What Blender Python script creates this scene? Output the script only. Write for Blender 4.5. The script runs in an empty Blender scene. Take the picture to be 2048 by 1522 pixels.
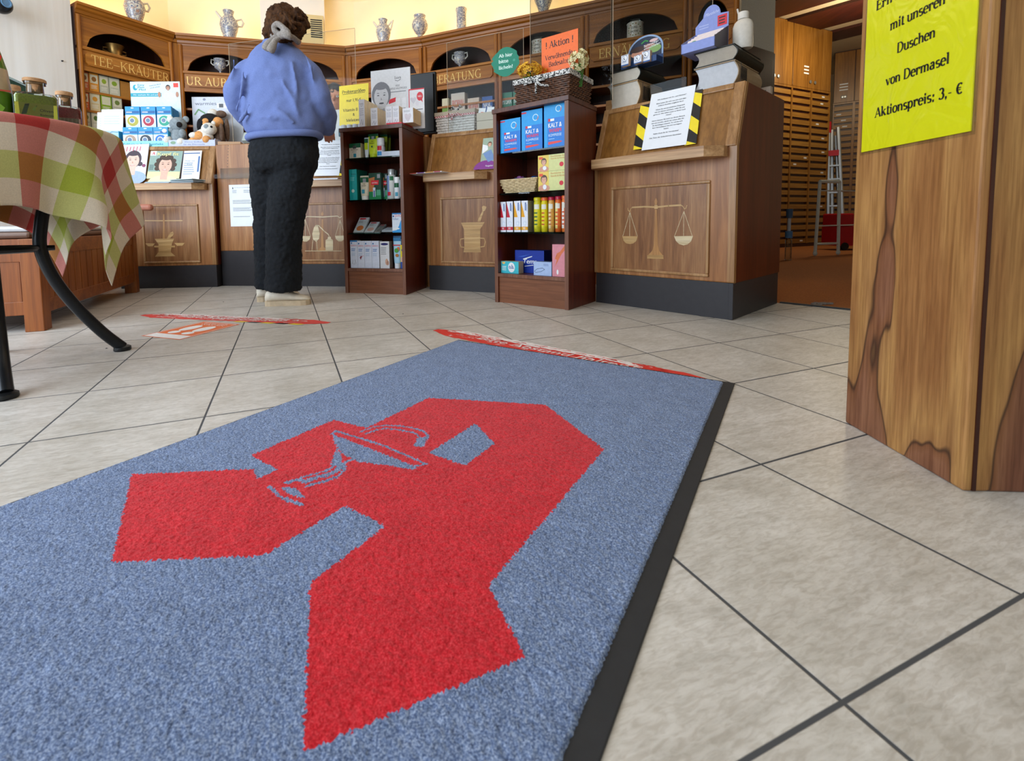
import bpy, bmesh, math, random
import numpy as np
from mathutils import Vector, Matrix
random.seed(7)
PI = math.pi
SC = bpy.context.scene
COL = SC.collection
# ------------------------------------------------------------------ camera
FPX, CX, CY, CAMH = 943.5, 939.0, 512.0, 0.45
PITCH, ROLL = .0701, -.0155
cp, sp, cr, sr = math.cos(PITCH), math.sin(PITCH), math.cos(ROLL), math.sin(ROLL)
CM = (Matrix(((cr, -sr, 0), (sr, cr, 0), (0, 0, 1))) @ Matrix(((1, 0, 0), (0, cp, -sp), (0, sp, cp)))
      @ Matrix(((1, 0, 0), (0, 0, -1), (0, 1, 0))))            # rows: right, down, forward
cam = bpy.data.cameras.new('camera'); cam_o = bpy.data.objects.new('camera', cam); COL.objects.link(cam_o)
rot = Matrix((CM[0], -CM[1], -CM[2])).transposed()
cam_o.matrix_world = Matrix.Translation((0, 0, CAMH)) @ rot.to_4x4()
cam.sensor_fit = 'HORIZONTAL'; cam.sensor_width = 36; cam.lens = FPX / 2048 * 36
cam.shift_x = (1024 - CX) / 2048; cam.shift_y = -(761 - CY) / 2048
cam.clip_start = .02; cam.clip_end = 60
cam.dof.use_dof = True; cam.dof.focus_distance = 2.3; cam.dof.aperture_fstop = 8
SC.camera = cam_o
# ------------------------------------------------------------------ view, world, daylight
SC.view_settings.view_transform = 'Standard'; SC.view_settings.look = 'None'
SC.view_settings.gamma = 1; SC.view_settings.use_curve_mapping = False
SC.view_settings.exposure = 0.0
SC.cycles.use_denoising = True
SC.cycles.max_bounces = 8; SC.cycles.diffuse_bounces = 4; SC.cycles.transparent_max_bounces = 16
SC.cycles.caustics_reflective = False; SC.cycles.caustics_refractive = False
SC.cycles.sample_clamp_indirect = 6
W = bpy.data.worlds.new('daylight'); SC.world = W; W.use_nodes = True
bg = W.node_tree.nodes['Background']; bg.inputs[0].default_value = (.80, .90, 1, 1); bg.inputs[1].default_value = .16

def area(name, loc, to, sx, sy, power, col, spread=180):
    l = bpy.data.lights.new(name, 'AREA'); l.shape = 'RECTANGLE'; l.size = sx; l.size_y = sy
    l.energy = power; l.color = col; l.spread = math.radians(spread)
    o = bpy.data.objects.new(name, l); COL.objects.link(o); o.location = loc
    o.rotation_euler = (Vector(to) - Vector(loc)).to_track_quat('-Z', 'Y').to_euler()
    return o
area('shop_window_daylight', (-3.3, .4, 1.5), (-1.5, 2.7, .75), 2.4, 2.2, 140, (.74, .86, 1))
area('street_door_daylight', (-2.0, -2.4, 1.6), (-1.7, 3, .8), 3.0, 2.3, 84, (.80, .89, 1))
area('room_ceiling_light', (.3, 2.4, 2.74), (.3, 2.4, 0), 1.6, 1.2, 10, (1, .84, .62))
pl_ = bpy.data.lights.new('dispensary_light', 'POINT'); pl_.energy = 58; pl_.color = (1, .84, .58); pl_.shadow_soft_size = .25
po_ = bpy.data.objects.new('dispensary_light', pl_); COL.objects.link(po_); po_.location = (5.3, 6.5, 2.8)
area('office_light', (-1.2, 4.1, 2.74), (-1.2, 4.1, 0), 1.2, .4, 5, (1, .82, .6))

# ------------------------------------------------------------------ pixel helpers (calibrated camera -> points on real planes)
def ray(x, y):
    d = Vector(((x - CX) / FPX, (y - CY) / FPX, 1)); return CM.transposed() @ d
def fl(x, y, z=0.0):
    d = ray(x, y); t = (z - CAMH) / d.z; return Vector((d.x * t, d.y * t, z))
class Plane:
    """vertical frame standing on the floor at A, local x towards B, local y away from the shop, z up"""
    def __init__(s, A, B):
        s.A = Vector(A[:2]); s.B = Vector(B[:2]); s.u = (s.B - s.A).normalized(); s.n = Vector((-s.u.y, s.u.x))
        s.len = (s.B - s.A).length; s.rz = math.atan2(s.u.y, s.u.x)
    def at(s, x, y, d=0.0):
        r = ray(x, y); A = s.A + s.n * d
        det = r.x * -s.u.y + s.u.x * r.y
        t = (A.x * -s.u.y + s.u.x * A.y) / det
        p = Vector((r.x * t, r.y * t)); return (p - A).dot(s.u), CAMH + r.z * t
    def w(s, x, y, z=0.0):
        p = s.A + s.u * x + s.n * y; return Vector((p.x, p.y, z))

# ------------------------------------------------------------------ materials
def lin(h):
    if not isinstance(h, str): return (*h, 1)
    c = [int(h[i:i + 2], 16) / 255 for i in (0, 2, 4)]
    return tuple(v / 12.92 if v <= .04045 else ((v + .055) / 1.055) ** 2.4 for v in c) + (1,)
MATS = {}
class NT:
    def __init__(s, name):
        s.m = bpy.data.materials.new(name); s.m.use_nodes = True; s.t = s.m.node_tree
        s.p = s.t.nodes['Principled BSDF']; MATS[name] = s.m
    def n(s, typ, **kw):
        x = s.t.nodes.new('ShaderNode' + typ)
        for k, v in kw.items():
            if k.startswith('i_'): x.inputs[int(k[2:])].default_value = v
            else: setattr(x, k, v)
        return x
    def l(s, a, b, ia=0, ib=0):
        s.t.links.new(a.outputs[ia] if not isinstance(ia, str) else a.outputs[ia], b.inputs[ib]); return b
    def coord(s, scale=(1, 1, 1), loc=(0, 0, 0), rot=(0, 0, 0)):
        c = s.n('TexCoord'); m = s.n('Mapping'); s.l(c, m, 'Object', 'Vector')
        m.inputs['Scale'].default_value = scale; m.inputs['Location'].default_value = loc; m.inputs['Rotation'].default_value = rot
        return m
    def noise(s, src, scale, detail=4, rough=.55, dist=0):
        x = s.n('TexNoise'); s.l(src, x, 0, 'Vector')
        x.inputs['Scale'].default_value = scale; x.inputs['Detail'].default_value = detail
        x.inputs['Roughness'].default_value = rough; x.inputs['Distortion'].default_value = dist; return x
    def ramp(s, src, stops, out=0):
        x = s.n('ValToRGB'); s.l(src, x, out, 0); e = x.color_ramp.elements
        while len(e) < len(stops): e.new(.5)
        for k, (p, c) in enumerate(stops): e[k].position = p; e[k].color = lin(c)
        return x
    def mix(s, a, b, fac, mode='MIX'):
        x = s.n('Mix', data_type='RGBA', blend_type=mode)
        for v, i in ((fac, 0), (a, 6), (b, 7)):
            if isinstance(v, tuple) and not isinstance(v[0], float): s.t.links.new(v[0].outputs[v[1]], x.inputs[i])
            elif hasattr(v, 'outputs'): s.l(v, x, 0, i)
            else: x.inputs[i].default_value = v
        return x
    def bump(s, src, strength=.2, dist=.002, out=0):
        b = s.n('Bump'); b.inputs['Strength'].default_value = strength; b.inputs['Distance'].default_value = dist
        s.l(src, b, out, 'Height'); s.l(b, s.p, 0, 'Normal'); return b
    def set(s, rough=.5, metal=0, spec=.5, **kw):
        s.p.inputs['Roughness'].default_value = rough; s.p.inputs['Metallic'].default_value = metal
        s.p.inputs['Specular IOR Level'].default_value = spec
        for k, v in kw.items(): s.p.inputs[k.replace('_', ' ')].default_value = v
        return s
def ink(h, rough=.45, metal=0, spec=.4, vary=.05, scale=60):
    """plain coloured surface with a little tone variation"""
    key = f'ink_{h}_{rough}_{metal}'
    if key in MATS: return key
    t = NT(key); t.set(rough, metal, spec); c = lin(h)
    nz = t.noise(t.coord(), scale, 2)
    a = tuple(min(1, v * (1 + vary)) for v in c[:3]) + (1,); b = tuple(v * (1 - vary) for v in c[:3]) + (1,)
    r = t.n('ValToRGB'); t.l(nz, r, 0, 0); r.color_ramp.elements[0].position = .3; r.color_ramp.elements[1].position = .7
    r.color_ramp.elements[0].color = b; r.color_ramp.elements[1].color = a
    t.l(r, t.p, 0, 'Base Color'); return key
def wood(key, c1, c2, c3, axis='z', scale=1.0, rough=.4, contrast=1.0, spec=.4, fine=90, dark=.5):
    t = NT(key); t.set(rough, 0, spec)
    st = {'x': (.05, 1, 1), 'y': (1, .05, 1), 'z': (1, 1, .05)}[axis]
    co = t.coord(tuple(v * scale for v in st))
    n1 = t.noise(co, 14, 5, .6, 1.2); n2 = t.noise(co, fine, 3, .6, .3)
    a = t.ramp(n1, [(.5 - .22 / contrast, c1), (.5, c2), (.5 + .22 / contrast, c3)])
    b = t.ramp(n2, [(.38, (.05 + dark, dark, dark - .04)), (.62, (1, 1, 1))])
    mx = t.mix(a, b, .55, 'MULTIPLY'); t.l(mx, t.p, 2, 'Base Color'); t.bump(n2, .06, .001)
    return key
def glassy(key, col, rough=0.0, trans=.9, ior=1.45, fac=.12):
    """thin clear sheet: mostly see-through with a faint surface reflection"""
    t = NT(key); out = t.t.nodes['Material Output']; t.t.nodes.remove(t.p)
    tr = t.n('BsdfTransparent'); tr.inputs[0].default_value = lin(col)
    gl = t.n('BsdfGlossy'); gl.inputs['Roughness'].default_value = .03; gl.inputs[0].default_value = (1, 1, 1, 1)
    fr = t.n('Fresnel'); fr.inputs[0].default_value = ior
    m = t.n('MixShader'); mm = t.n('Math', operation='MULTIPLY'); t.l(fr, mm, 0, 0); mm.inputs[1].default_value = fac * 8
    t.l(mm, m, 0, 0); t.l(tr, m, 0, 1); t.l(gl, m, 0, 2); t.l(m, out, 0, 'Surface'); return key

wood('wood_counter', '80522c', 'a36d3f', 'b98655', 'z', 1.0, .38)
wood('wood_counter_panel', '74492a', '94653d', 'a97c51', 'z', 1.6, .36, 1.2, fine=120)
wood('wood_lectern', '79501f', '94652f', 'a67840', 'z', .7, .34, .9)
wood('wood_edge', '8a6238', 'a87c4e', 'bd9568', 'z', 1.0, .34)
wood('wood_ledge', '9a7046', 'b98f62', 'c9a579', 'x', 1.0, .4)
wood('wood_side', '4a1a0a', '602510', '713017', 'z', 1.0, .33, .8)
wood('wood_shelf', '43200f', '5a2e18', '6b3b21', 'z', 1.2, .38, .8)
wood('wood_shelf_edge', '63402d', '7b503c', '8a5f49', 'z', 1.0, .4, .8)
wood('wood_shelf_kick', '6a3f28', '845236', '925f43', 'x', 1.0, .42, .9)
wood('wood_wall', '8a4f12', 'ac6a20', 'c08034', 'x', .8, .36)
wood('wood_wall_vertical', '864b10', 'aa671e', 'bd7c30', 'z', .8, .34)
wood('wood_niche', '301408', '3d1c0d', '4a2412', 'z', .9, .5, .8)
wood('wood_bench', '743a12', '904f1e', 'a4622c', 'z', .9, .36)
wood('wood_bench_rail', '743a12', '904f1e', 'a4622c', 'y', .9, .36)
wood('wood_white', 'dfdcd4', 'f0efeb', 'f6f5f2', 'z', .35, .5, .6, fine=30, dark=.86)
wood('wood_dark', '30100a', '3d160c', '4a1d11', 'z', .9, .4, .8)
wood('wood_dark_beam', '2a0d08', '3a130b', '47190f', 'y', .8, .45, .8)
wood('wood_drawer', '8a5d20', 'a3742f', 'b4863c', 'x', .8, .42)
wood('wood_upper_door', '7b4f19', '946426', 'a57432', 'z', .9, .36)
wood('wood_inlay', 'b38a52', 'c9a26a', 'd6b37d', 'x', 1.2, .4)
wood('wood_inlay_pale', 'd0b98c', 'decba3', 'e6d7b4', 'x', 1.2, .4)
wood('wood_inlay_brown', 'a8743f', 'c08d54', 'cc9d66', 'z', 1.2, .4)
# floor tiles: square grid turned to the shop's diagonal
TILE, TYAW, TX, TY = .3304, .3713, -.207, .904
def floor_material():
    t = NT('floor_tile'); t.set(.34, 0, .45)
    c = t.n('TexCoord'); m = t.n('Mapping', vector_type='TEXTURE'); t.l(c, m, 'Object', 'Vector')
    m.inputs['Location'].default_value = (TX, TY, 0); m.inputs['Rotation'].default_value = (0, 0, TYAW); m.inputs['Scale'].default_value = (TILE, TILE, 1)
    fr = t.n('VectorMath', operation='FRACTION'); t.l(m, fr); fo = t.n('VectorMath', operation='FLOOR'); t.l(m, fo)
    sub = t.n('VectorMath', operation='SUBTRACT'); t.l(fr, sub); sub.inputs[1].default_value = (.5, .5, 0)
    ab = t.n('VectorMath', operation='ABSOLUTE'); t.l(sub, ab); se = t.n('SeparateXYZ'); t.l(ab, se)
    mx = t.n('Math', operation='MAXIMUM'); t.l(se, mx, 0, 0); t.l(se, mx, 1, 1)
    seam = t.n('MapRange', interpolation_type='SMOOTHSTEP'); t.l(mx, seam, 0, 0)
    seam.inputs[1].default_value = .4918; seam.inputs[2].default_value = .4945
    wn = t.n('TexWhiteNoise', noise_dimensions='3D'); t.l(fo, wn)
    # grain of every tile slides and runs along one axis, like split stone
    ad = t.n('VectorMath', operation='MULTIPLY_ADD'); t.l(wn, ad, 'Color', 0); ad.inputs[1].default_value = (7, 7, 7); t.l(m, ad, 0, 2)
    st = t.n('VectorMath', operation='MULTIPLY'); t.l(ad, st); st.inputs[1].default_value = (3.2, 11, 1)
    n1 = t.noise(st, 1.6, 6, .62, .6); n2 = t.noise(st, 5.5, 4, .6, .8); n3 = t.noise(ad, 2.2, 3)
    r1 = t.ramp(n1, [(.3, 'c4bfb8'), (.5, 'd3cec8'), (.72, 'dedad5')]); r2 = t.ramp(n2, [(.38, 'd2cbc3'), (.58, 'ffffff')])
    x = t.mix(r1, r2, .5, 'MULTIPLY')
    r3 = t.ramp(n3, [(.3, 'd9d3c8'), (.7, 'fffdfa')]); x2 = t.mix((x, 2), r3, .6, 'MULTIPLY')
    y = t.mix((x2, 2), lin('4a4a4c'), (seam, 0)); t.l(y, t.p, 2, 'Base Color')
    rr = t.n('MapRange'); t.l(seam, rr, 0, 0); rr.inputs[3].default_value = .36; rr.inputs[4].default_value = .9; t.l(rr, t.p, 0, 'Roughness')
    h = t.n('Math', operation='MULTIPLY_ADD'); t.l(seam, h, 0, 0); h.inputs[1].default_value = -1.2
    h2 = t.n('Math', operation='MULTIPLY'); t.l(n2, h2, 0, 0); h2.inputs[1].default_value = .35; t.l(h2, h, 0, 2)
    t.bump(h, .55, .0022)
floor_material()
def pile(key, a, b, c):
    t = NT(key); t.set(.95, 0, .1)
    co = t.coord(); n1 = t.noise(co, 430, 3, .7); n2 = t.noise(co, 26, 4, .6)
    r = t.ramp(n1, [(.36, a), (.5, b), (.64, c)]); r2 = t.ramp(n2, [(.3, 'd6d6d6'), (.7, 'ffffff')])
    x = t.mix(r, r2, .6, 'MULTIPLY'); t.l(x, t.p, 2, 'Base Color'); t.bump(n1, .5, .002)
    t.p.inputs['Sheen Weight'].default_value = .15
pile('mat_blue', '46557a', '7083a8', 'a9b8d4'); pile('mat_red', 'b3101c', 'd31f2b', 'e2434a')
def pillar_material():
    t = NT('wood_pillar'); t.set(.45, 0, .35)
    co = t.coord((1, 1, .20)); w0 = t.noise(co, 3.0, 3, .5)
    v = t.n('VectorMath', operation='MULTIPLY_ADD'); t.l(w0, v, 'Color', 0); v.inputs[1].default_value = (.10, .10, .06); t.l(co, v, 0, 2)
    n1 = t.noise(v, 9.5, 2, .4, .3); c2 = t.coord((1, 1, .045)); n2 = t.noise(c2, 170, 4, .6, .3); n3 = t.noise(c2, 32, 4, .6, .8)
    oc = t.n('TexCoord'); sz = t.n('SeparateXYZ'); t.l(oc, sz, 'Object', 0)         # heartwood flames rise from the foot of the board
    ml = t.n('MapRange'); t.l(sz, ml, 2, 0); ml.inputs[1].default_value = 0; ml.inputs[2].default_value = .34; ml.inputs[3].default_value = -.10; ml.inputs[4].default_value = .15
    ad = t.n('Math', operation='ADD'); t.l(n1, ad, 0, 0); t.l(ml, ad, 0, 1)
    r1 = t.ramp(ad, [(.30, '7d503a'), (.43, '8d5f43'), (.462, '845636'), (.474, '452c1c'), (.488, 'a67847'), (.56, 'b6884f'), (.72, 'a67543')])
    r2 = t.ramp(n2, [(.35, 'b5a494'), (.6, 'ffffff')]); r3 = t.ramp(n3, [(.35, 'c2ab97'), (.6, 'ffffff')])
    x = t.mix(r1, r2, .6, 'MULTIPLY'); x2 = t.mix((x, 2), r3, .6, 'MULTIPLY'); t.l(x2, t.p, 2, 'Base Color'); t.bump(n2, .1, .001)
pillar_material()
def plain(key, col, rough=.6, scale=40, vary=.08, metal=0, spec=.4, bump=0, bscale=200, **kw):
    t = NT(key); t.set(rough, metal, spec, **kw); c = lin(col); co = t.coord(); nz = t.noise(co, scale, 3)
    r = t.n('ValToRGB'); t.l(nz, r, 0, 0); r.color_ramp.elements[0].position = .3; r.color_ramp.elements[1].position = .7
    r.color_ramp.elements[0].color = tuple(v * (1 - vary) for v in c[:3]) + (1,); r.color_ramp.elements[1].color = tuple(min(1, v * (1 + vary)) for v in c[:3]) + (1,)
    t.l(r, t.p, 0, 'Base Color')
    if bump: t.bump(t.noise(co, bscale, 3), bump, .002)
    return key
plain('wall_cream', 'f1e6c8', .8, 6, .02); plain('ceiling_white', 'f2eee4', .85, 5, .02); plain('ceiling_beige', 'b9a688', .85, 5, .03)
plain('wall_pale_green', 'e9f2e6', .85, 60, .05, bump=.3); plain('plinth', '2e2c2f', .45, 30, .08); plain('carpet_brown', 'a5642e', .95, 120, .25, bump=.4)
plain('rubber', '26282c', .6, 60, .1); plain('paper', 'e9edf3', .6, 30, .02); plain('black_plastic', '0d0e10', .35, 30, .1)
plain('black_metal', '17191d', .32, 30, .1, .3); plain('gold', 'efc877', .35, 30, .06, .25); plain('white_paint', 'cfd6c9', .4, 30, .04)
plain('aluminium', 'b9bcbb', .35, 30, .05, .8); plain('red_plastic', 'b81420', .35, 20, .06); plain('brass', '8b6c3c', .35, 30, .2, .85)
plain('cork', 'b98e66', .85, 130, .2, bump=.3); plain('ceramic', 'dcd6c8', .18, 20, .04); plain('beige_plastic', 'd8c48e', .5, 20, .03)
plain('sweater', '6878ab', .92, 160, .07, bump=.35, bscale=420); plain('trousers', '0c1117', .9, 60, .5, bump=1.0, bscale=75)
plain('shoe', 'e0d6c4', .6, 40, .06); plain('sole', 'c7b193', .7, 40, .1); plain('scarf', '8e867f', .95, 120, .25, bump=.6, bscale=160)
plain('skin', 'c98f74', .55, 20, .06, Subsurface_Weight=.1); plain('coat_white', 'dfe3e6', .8, 40, .03); plain('mask_blue', 'a9c4d6', .8, 60, .04)
plain('plush_grey', '8b9498', .98, 70, .2, bump=.9, bscale=150); plain('plush_white', 'e0dbd0', .98, 70, .12, bump=.9, bscale=150)
plain('plush_black', '1a181a', .98, 70, .3, bump=.9, bscale=150); plain('plush_orange', 'd99a5c', .98, 70, .15, bump=.9, bscale=150)
plain('plush_brown', '6b5546', .98, 70, .2, bump=.9, bscale=150)
plain('petal_yellow', 'e0ac2a', .7, 90, .15); plain('petal_cream', 'e9e3b4', .7, 90, .08); plain('leaf', '3f7a2c', .6, 60, .25)
plain('salt_red', 'a8323e', .8, 300, .35, bump=.6); plain('salt_green', '9aa62a', .8, 300, .3, bump=.6)
plain('brush_teal', '1d8067', .6, 30, .05); plain('tape_yellow', 'f1d92a', .35, 30, .04); plain('tape_black', '19191b', .35, 30, .1)
plain('cushion', 'c9cdd1', .9, 40, .06); plain('linen', 'b9ab97', .9, 90, .08, bump=.3)
glassy('acrylic', 'f6f8f8', fac=.012); glassy('acrylic_grey', 'd8dad8', fac=.02); glassy('glass_clear', 'eef4f2', fac=.2); glassy('glass_green', 'b4d2c4', fac=.1)
def band(key, a, b, mode='hair'):
    t = NT(key); t.set(.7, 0, .15); co = t.coord((1, 1, .35)); n = t.noise(co, 60, 4, .6, 1.5); r = t.ramp(n, [(.35, a), (.65, b)])
    t.l(r, t.p, 0, 'Base Color'); t.bump(n, .4, .004)
band('hair_brown', '221107', '55351a'); band('hair_grey', '2b2826', '5b5652')
def wicker(key, a, b, sx=60, sz=70):
    t = NT(key); t.set(.6); co = t.coord(); n = t.noise(co, 90, 3); r = t.ramp(n, [(.35, a), (.65, b)]); t.l(r, t.p, 0, 'Base Color'); t.bump(n, .4, .002)
wicker('wicker_brown', '2c170d', '6b4226'); wicker('wicker_white', 'b9b3aa', 'e4e0da'); wicker('wicker_cream', 'b39a6e', 'd9c49a')
def majolica(key, tint):
    t = NT(key); t.set(.16, 0, .5); co = t.coord()
    n = t.noise(co, 26, 4, .6, 2.4); r = t.ramp(n, [(.46, 'd8d2c2'), (.50, '3a4f86'), (.53, '2b3a66'), (.56, 'd8d2c2'), (.64, tint), (.70, 'd8d2c2')])
    t.l(r, t.p, 0, 'Base Color')
majolica('majolica_blue', '7389b4'); majolica('majolica_red', 'a86a4a'); majolica('majolica_dark', '3d5288')
def gingham(key, a, b, s):
    t = NT(key); t.set(.9); co = t.coord((s, s, s)); c = t.n('TexChecker'); t.l(co, c, 0, 0); c.inputs['Color1'].default_value = lin(a); c.inputs['Color2'].default_value = lin(b); c.inputs['Scale'].default_value = 1
    t.l(c, t.p, 0, 'Base Color')
gingham('gingham_red', 'b32a38', 'e8dcd8', 120)
def blackwhite_print():
    t = NT('print_black_white'); t.set(.9); co = t.coord(); n = t.noise(co, 55, 2, .5, 3); r = t.ramp(n, [(.47, '17171c'), (.52, 'd9d7d2')]); t.l(r, t.p, 0, 'Base Color')
blackwhite_print()
def plaid():
    """woven check of the table cloth: bands run over the cloth's own u and v"""
    t = NT('cloth_plaid'); t.set(.9); uv = t.n('TexCoord'); se = t.n('SeparateXYZ'); t.l(uv, se, 'UV', 0)
    def bands(i):
        f = t.n('Math', operation='FRACT'); t.l(se, f, i, 0)
        r = t.n('ValToRGB'); r.color_ramp.interpolation = 'CONSTANT'; t.l(f, r, 0, 0); e = r.color_ramp.elements
        st = [(0, 'e6dccb'), (.25, 'b9c24e'), (.5, 'e6dccb'), (.75, 'c4473f')]
        while len(e) < 4: e.new(.5)
        for k, (p, c) in enumerate(st): e[k].position = p; e[k].color = lin(c)
        return r
    a, b = bands(0), bands(1); x = t.mix(a, b, .5); mu = t.mix(a, b, 1.0, 'MULTIPLY'); y = t.mix((x, 2), (mu, 2), .6)
    co = t.coord(); n = t.noise(co, 350, 2); r = t.ramp(n, [(.3, 'd8d8d8'), (.7, 'ffffff')]); z = t.mix((y, 2), r, .5, 'MULTIPLY')
    t.l(z, t.p, 2, 'Base Color'); t.bump(n, .2, .001)
plaid()

# ------------------------------------------------------------------ mesh builder
class MB:
    def __init__(s): s.v = []; s.f = []; s.mi = []; s.mats = []; s.uv = None
    def m(s, k):
        if k not in MATS: raise KeyError(k)
        if k not in s.mats: s.mats.append(k)
        return s.mats.index(k)
    def add(s, vs, fs, k):
        o = len(s.v); s.v += [tuple(p) for p in vs]; i = s.m(k)
        for f in fs: s.f.append([o + a for a in f]); s.mi.append(i)
        return s
    def box(s, x0, x1, y0, y1, z0, z1, k, M=None):
        vs = [Vector((x, y, z)) for z in (z0, z1) for y in (y0, y1) for x in (x0, x1)]
        if M is not None: vs = [M @ p for p in vs]
        return s.add(vs, [(0, 2, 3, 1), (4, 5, 7, 6), (0, 1, 5, 4), (2, 6, 7, 3), (0, 4, 6, 2), (1, 3, 7, 5)], k)
    def prism(s, poly, a, b, k, ax='x', kcap=None):
        """poly in the two other axes (in xyz order), extruded from a to b"""
        def P(q, t): return {'x': (t, q[0], q[1]), 'y': (q[0], t, q[1]), 'z': (q[0], q[1], t)}[ax]
        n = len(poly); vs = [P(q, a) for q in poly] + [P(q, b) for q in poly]
        area2 = sum(poly[i][0] * poly[(i + 1) % n][1] - poly[(i + 1) % n][0] * poly[i][1] for i in range(n))
        fs = [(i, (i + 1) % n, n + (i + 1) % n, n + i) for i in range(n)]
        caps = [tuple(range(n))[::-1], tuple(range(n, 2 * n))]
        flip = (area2 < 0) ^ (ax == 'y') ^ (b < a)
        if flip: fs = [f[::-1] for f in fs]; caps = [c[::-1] for c in caps]
        s.add(vs, fs, k); s.add(vs, caps, kcap or k); return s
    def poly(s, pts, k): return s.add(pts, [tuple(range(len(pts)))], k)
    def flat(s, pts, y, k):
        """printed shape on a plane facing -y"""
        n = len(pts); ar = sum(pts[i][0] * pts[(i + 1) % n][1] - pts[(i + 1) % n][0] * pts[i][1] for i in range(n))
        if ar < 0: pts = pts[::-1]
        return s.poly([(p[0], y, p[1]) for p in pts], k)
    def rect(s, x0, x1, z0, z1, y, k): return s.flat([(x0, z0), (x1, z0), (x1, z1), (x0, z1)], y, k)
    def ell(s, cx, cz, rx, rz, y, k, n=20, a0=0, a1=2 * PI):
        return s.flat([(cx + rx * math.cos(a0 + (a1 - a0) * i / n), cz + rz * math.sin(a0 + (a1 - a0) * i / n)) for i in range(n + (0 if a1 - a0 > 6.28 else 1))], y, k)
    def ribbon(s, pts, wd, y, k, M=None):
        for (a, b) in zip(pts, pts[1:]):
            d = Vector((b[0] - a[0], b[1] - a[1])); 
            if d.length < 1e-9: continue
            d.normalize(); w = wd if not callable(wd) else wd(d); n = Vector((-d.y, d.x)) * w / 2; e = d * w * .25
            s.flat([(a[0] - n.x - e.x, a[1] - n.y - e.y), (b[0] - n.x + e.x, b[1] - n.y + e.y), (b[0] + n.x + e.x, b[1] + n.y + e.y), (a[0] + n.x - e.x, a[1] + n.y - e.y)], y, k)
        return s
    def lathe(s, prof, k, seg=24, c=(0, 0, 0), kf=None, sx=1, sy=1, M=None):
        o = []; 
        for r, z in prof:
            for i in range(seg):
                a = 2 * PI * i / seg; p = Vector((c[0] + r * math.cos(a) * sx, c[1] + r * math.sin(a) * sy, c[2] + z)); o.append(M @ p if M is not None else p)
        n = len(prof)
        for j in range(n - 1):
            kk = kf(j) if kf else k
            s.add([o[j * seg + i] for i in range(seg)] + [o[(j + 1) * seg + i] for i in range(seg)], [(i, (i + 1) % seg, seg + (i + 1) % seg, seg + i) for i in range(seg)], kk)
        s.add([o[i] for i in range(seg)], [tuple(range(seg))[::-1]], kf(0) if kf else k); s.add([o[(n - 1) * seg + i] for i in range(seg)], [tuple(range(seg))], kf(n - 2) if kf else k)
        return s
    def tube(s, path, r, k, seg=10, closed=False, flatten=1.0):
        path = [Vector(p) for p in path]; n = len(path); rs = r if isinstance(r, (list, tuple)) else [r] * n
        up = None; rings = []
        for i, p in enumerate(path):
            if closed: t = path[(i + 1) % n] - path[i - 1]
            else: t = path[min(i + 1, n - 1)] - path[max(i - 1, 0)]
            t.normalize()
            if up is None:
                up = Vector((0, 0, 1)) if abs(t.z) < .9 else Vector((1, 0, 0))
            up = (up - t * up.dot(t)).normalized(); sd = t.cross(up)
            rings.append([p + up * (rs[i] * math.cos(2 * PI * j / seg)) * flatten + sd * (rs[i] * math.sin(2 * PI * j / seg)) for j in range(seg)])
        vs = [q for R_ in rings for q in R_]; fs = []
        for i in range(n if closed else n - 1):
            a, b = i * seg, ((i + 1) % n) * seg
            fs += [(a + j, b + j, b + (j + 1) % seg, a + (j + 1) % seg) for j in range(seg)]
        if not closed: fs += [tuple(range(seg)), tuple(range((n - 1) * seg, n * seg))[::-1]]
        return s.add(vs, fs, k)
    def ball(s, c, r, k, seg=14, rings=9, M=None):
        r = r if isinstance(r, (tuple, list)) else (r, r, r); vs = []
        for j in range(rings + 1):
            th = PI * j / rings
            for i in range(seg):
                a = 2 * PI * i / seg; p = Vector((r[0] * math.sin(th) * math.cos(a), r[1] * math.sin(th) * math.sin(a), r[2] * math.cos(th)))
                vs.append((M @ p if M is not None else p) + Vector(c))
        return s.add(vs, [(j * seg + i, (j + 1) * seg + i, (j + 1) * seg + (i + 1) % seg, j * seg + (i + 1) % seg) for j in range(rings) for i in range(seg)], k)
    def build(s, name, parent=None, loc=(0, 0, 0), rz=0, smooth=False, bevel=0, seg=2, angle=None):
        me = bpy.data.meshes.new(name); me.from_pydata(s.v, [], s.f)
        for k in s.mats: me.materials.append(MATS[k].m if isinstance(MATS[k], NT) else MATS[k])
        if s.mi: me.polygons.foreach_set('material_index', s.mi)
        if smooth: me.polygons.foreach_set('use_smooth', [True] * len(me.polygons))
        if s.uv:
            u = me.uv_layers.new(name='UVMap')
            for lp in me.loops: u.data[lp.index].uv = s.uv[lp.vertex_index]
        bm = bmesh.new(); bm.from_mesh(me); bmesh.ops.remove_doubles(bm, verts=bm.verts, dist=1e-6) if (smooth and not s.uv) else None
        bm.to_mesh(me); bm.free(); me.update()
        if smooth: me.set_sharp_from_angle(angle=math.radians(angle or 40))
        o = bpy.data.objects.new(name, me); COL.objects.link(o); o.location = loc; o.rotation_euler = (0, 0, rz)
        if parent is not None: o.parent = parent
        if bevel:
            b = o.modifiers.new('Bevel', 'BEVEL'); b.width = bevel; b.segments = seg; b.limit_method = 'ANGLE'; b.angle_limit = math.radians(50)
        return o
def tag(o, label, cat, group=None, kind=None):
    if label: o['label'] = label
    if cat: o['category'] = cat
    if group: o['group'] = group
    if kind: o['kind'] = kind
    return o
def thing(name, label, cat, loc=(0, 0, 0), rz=0, group=None):
    o = bpy.data.objects.new(name, None); COL.objects.link(o); o.location = loc; o.rotation_euler = (0, 0, rz); o.empty_display_size = .05
    return tag(o, label, cat, group)
def struct(o): o['kind'] = 'structure'; return o
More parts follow.
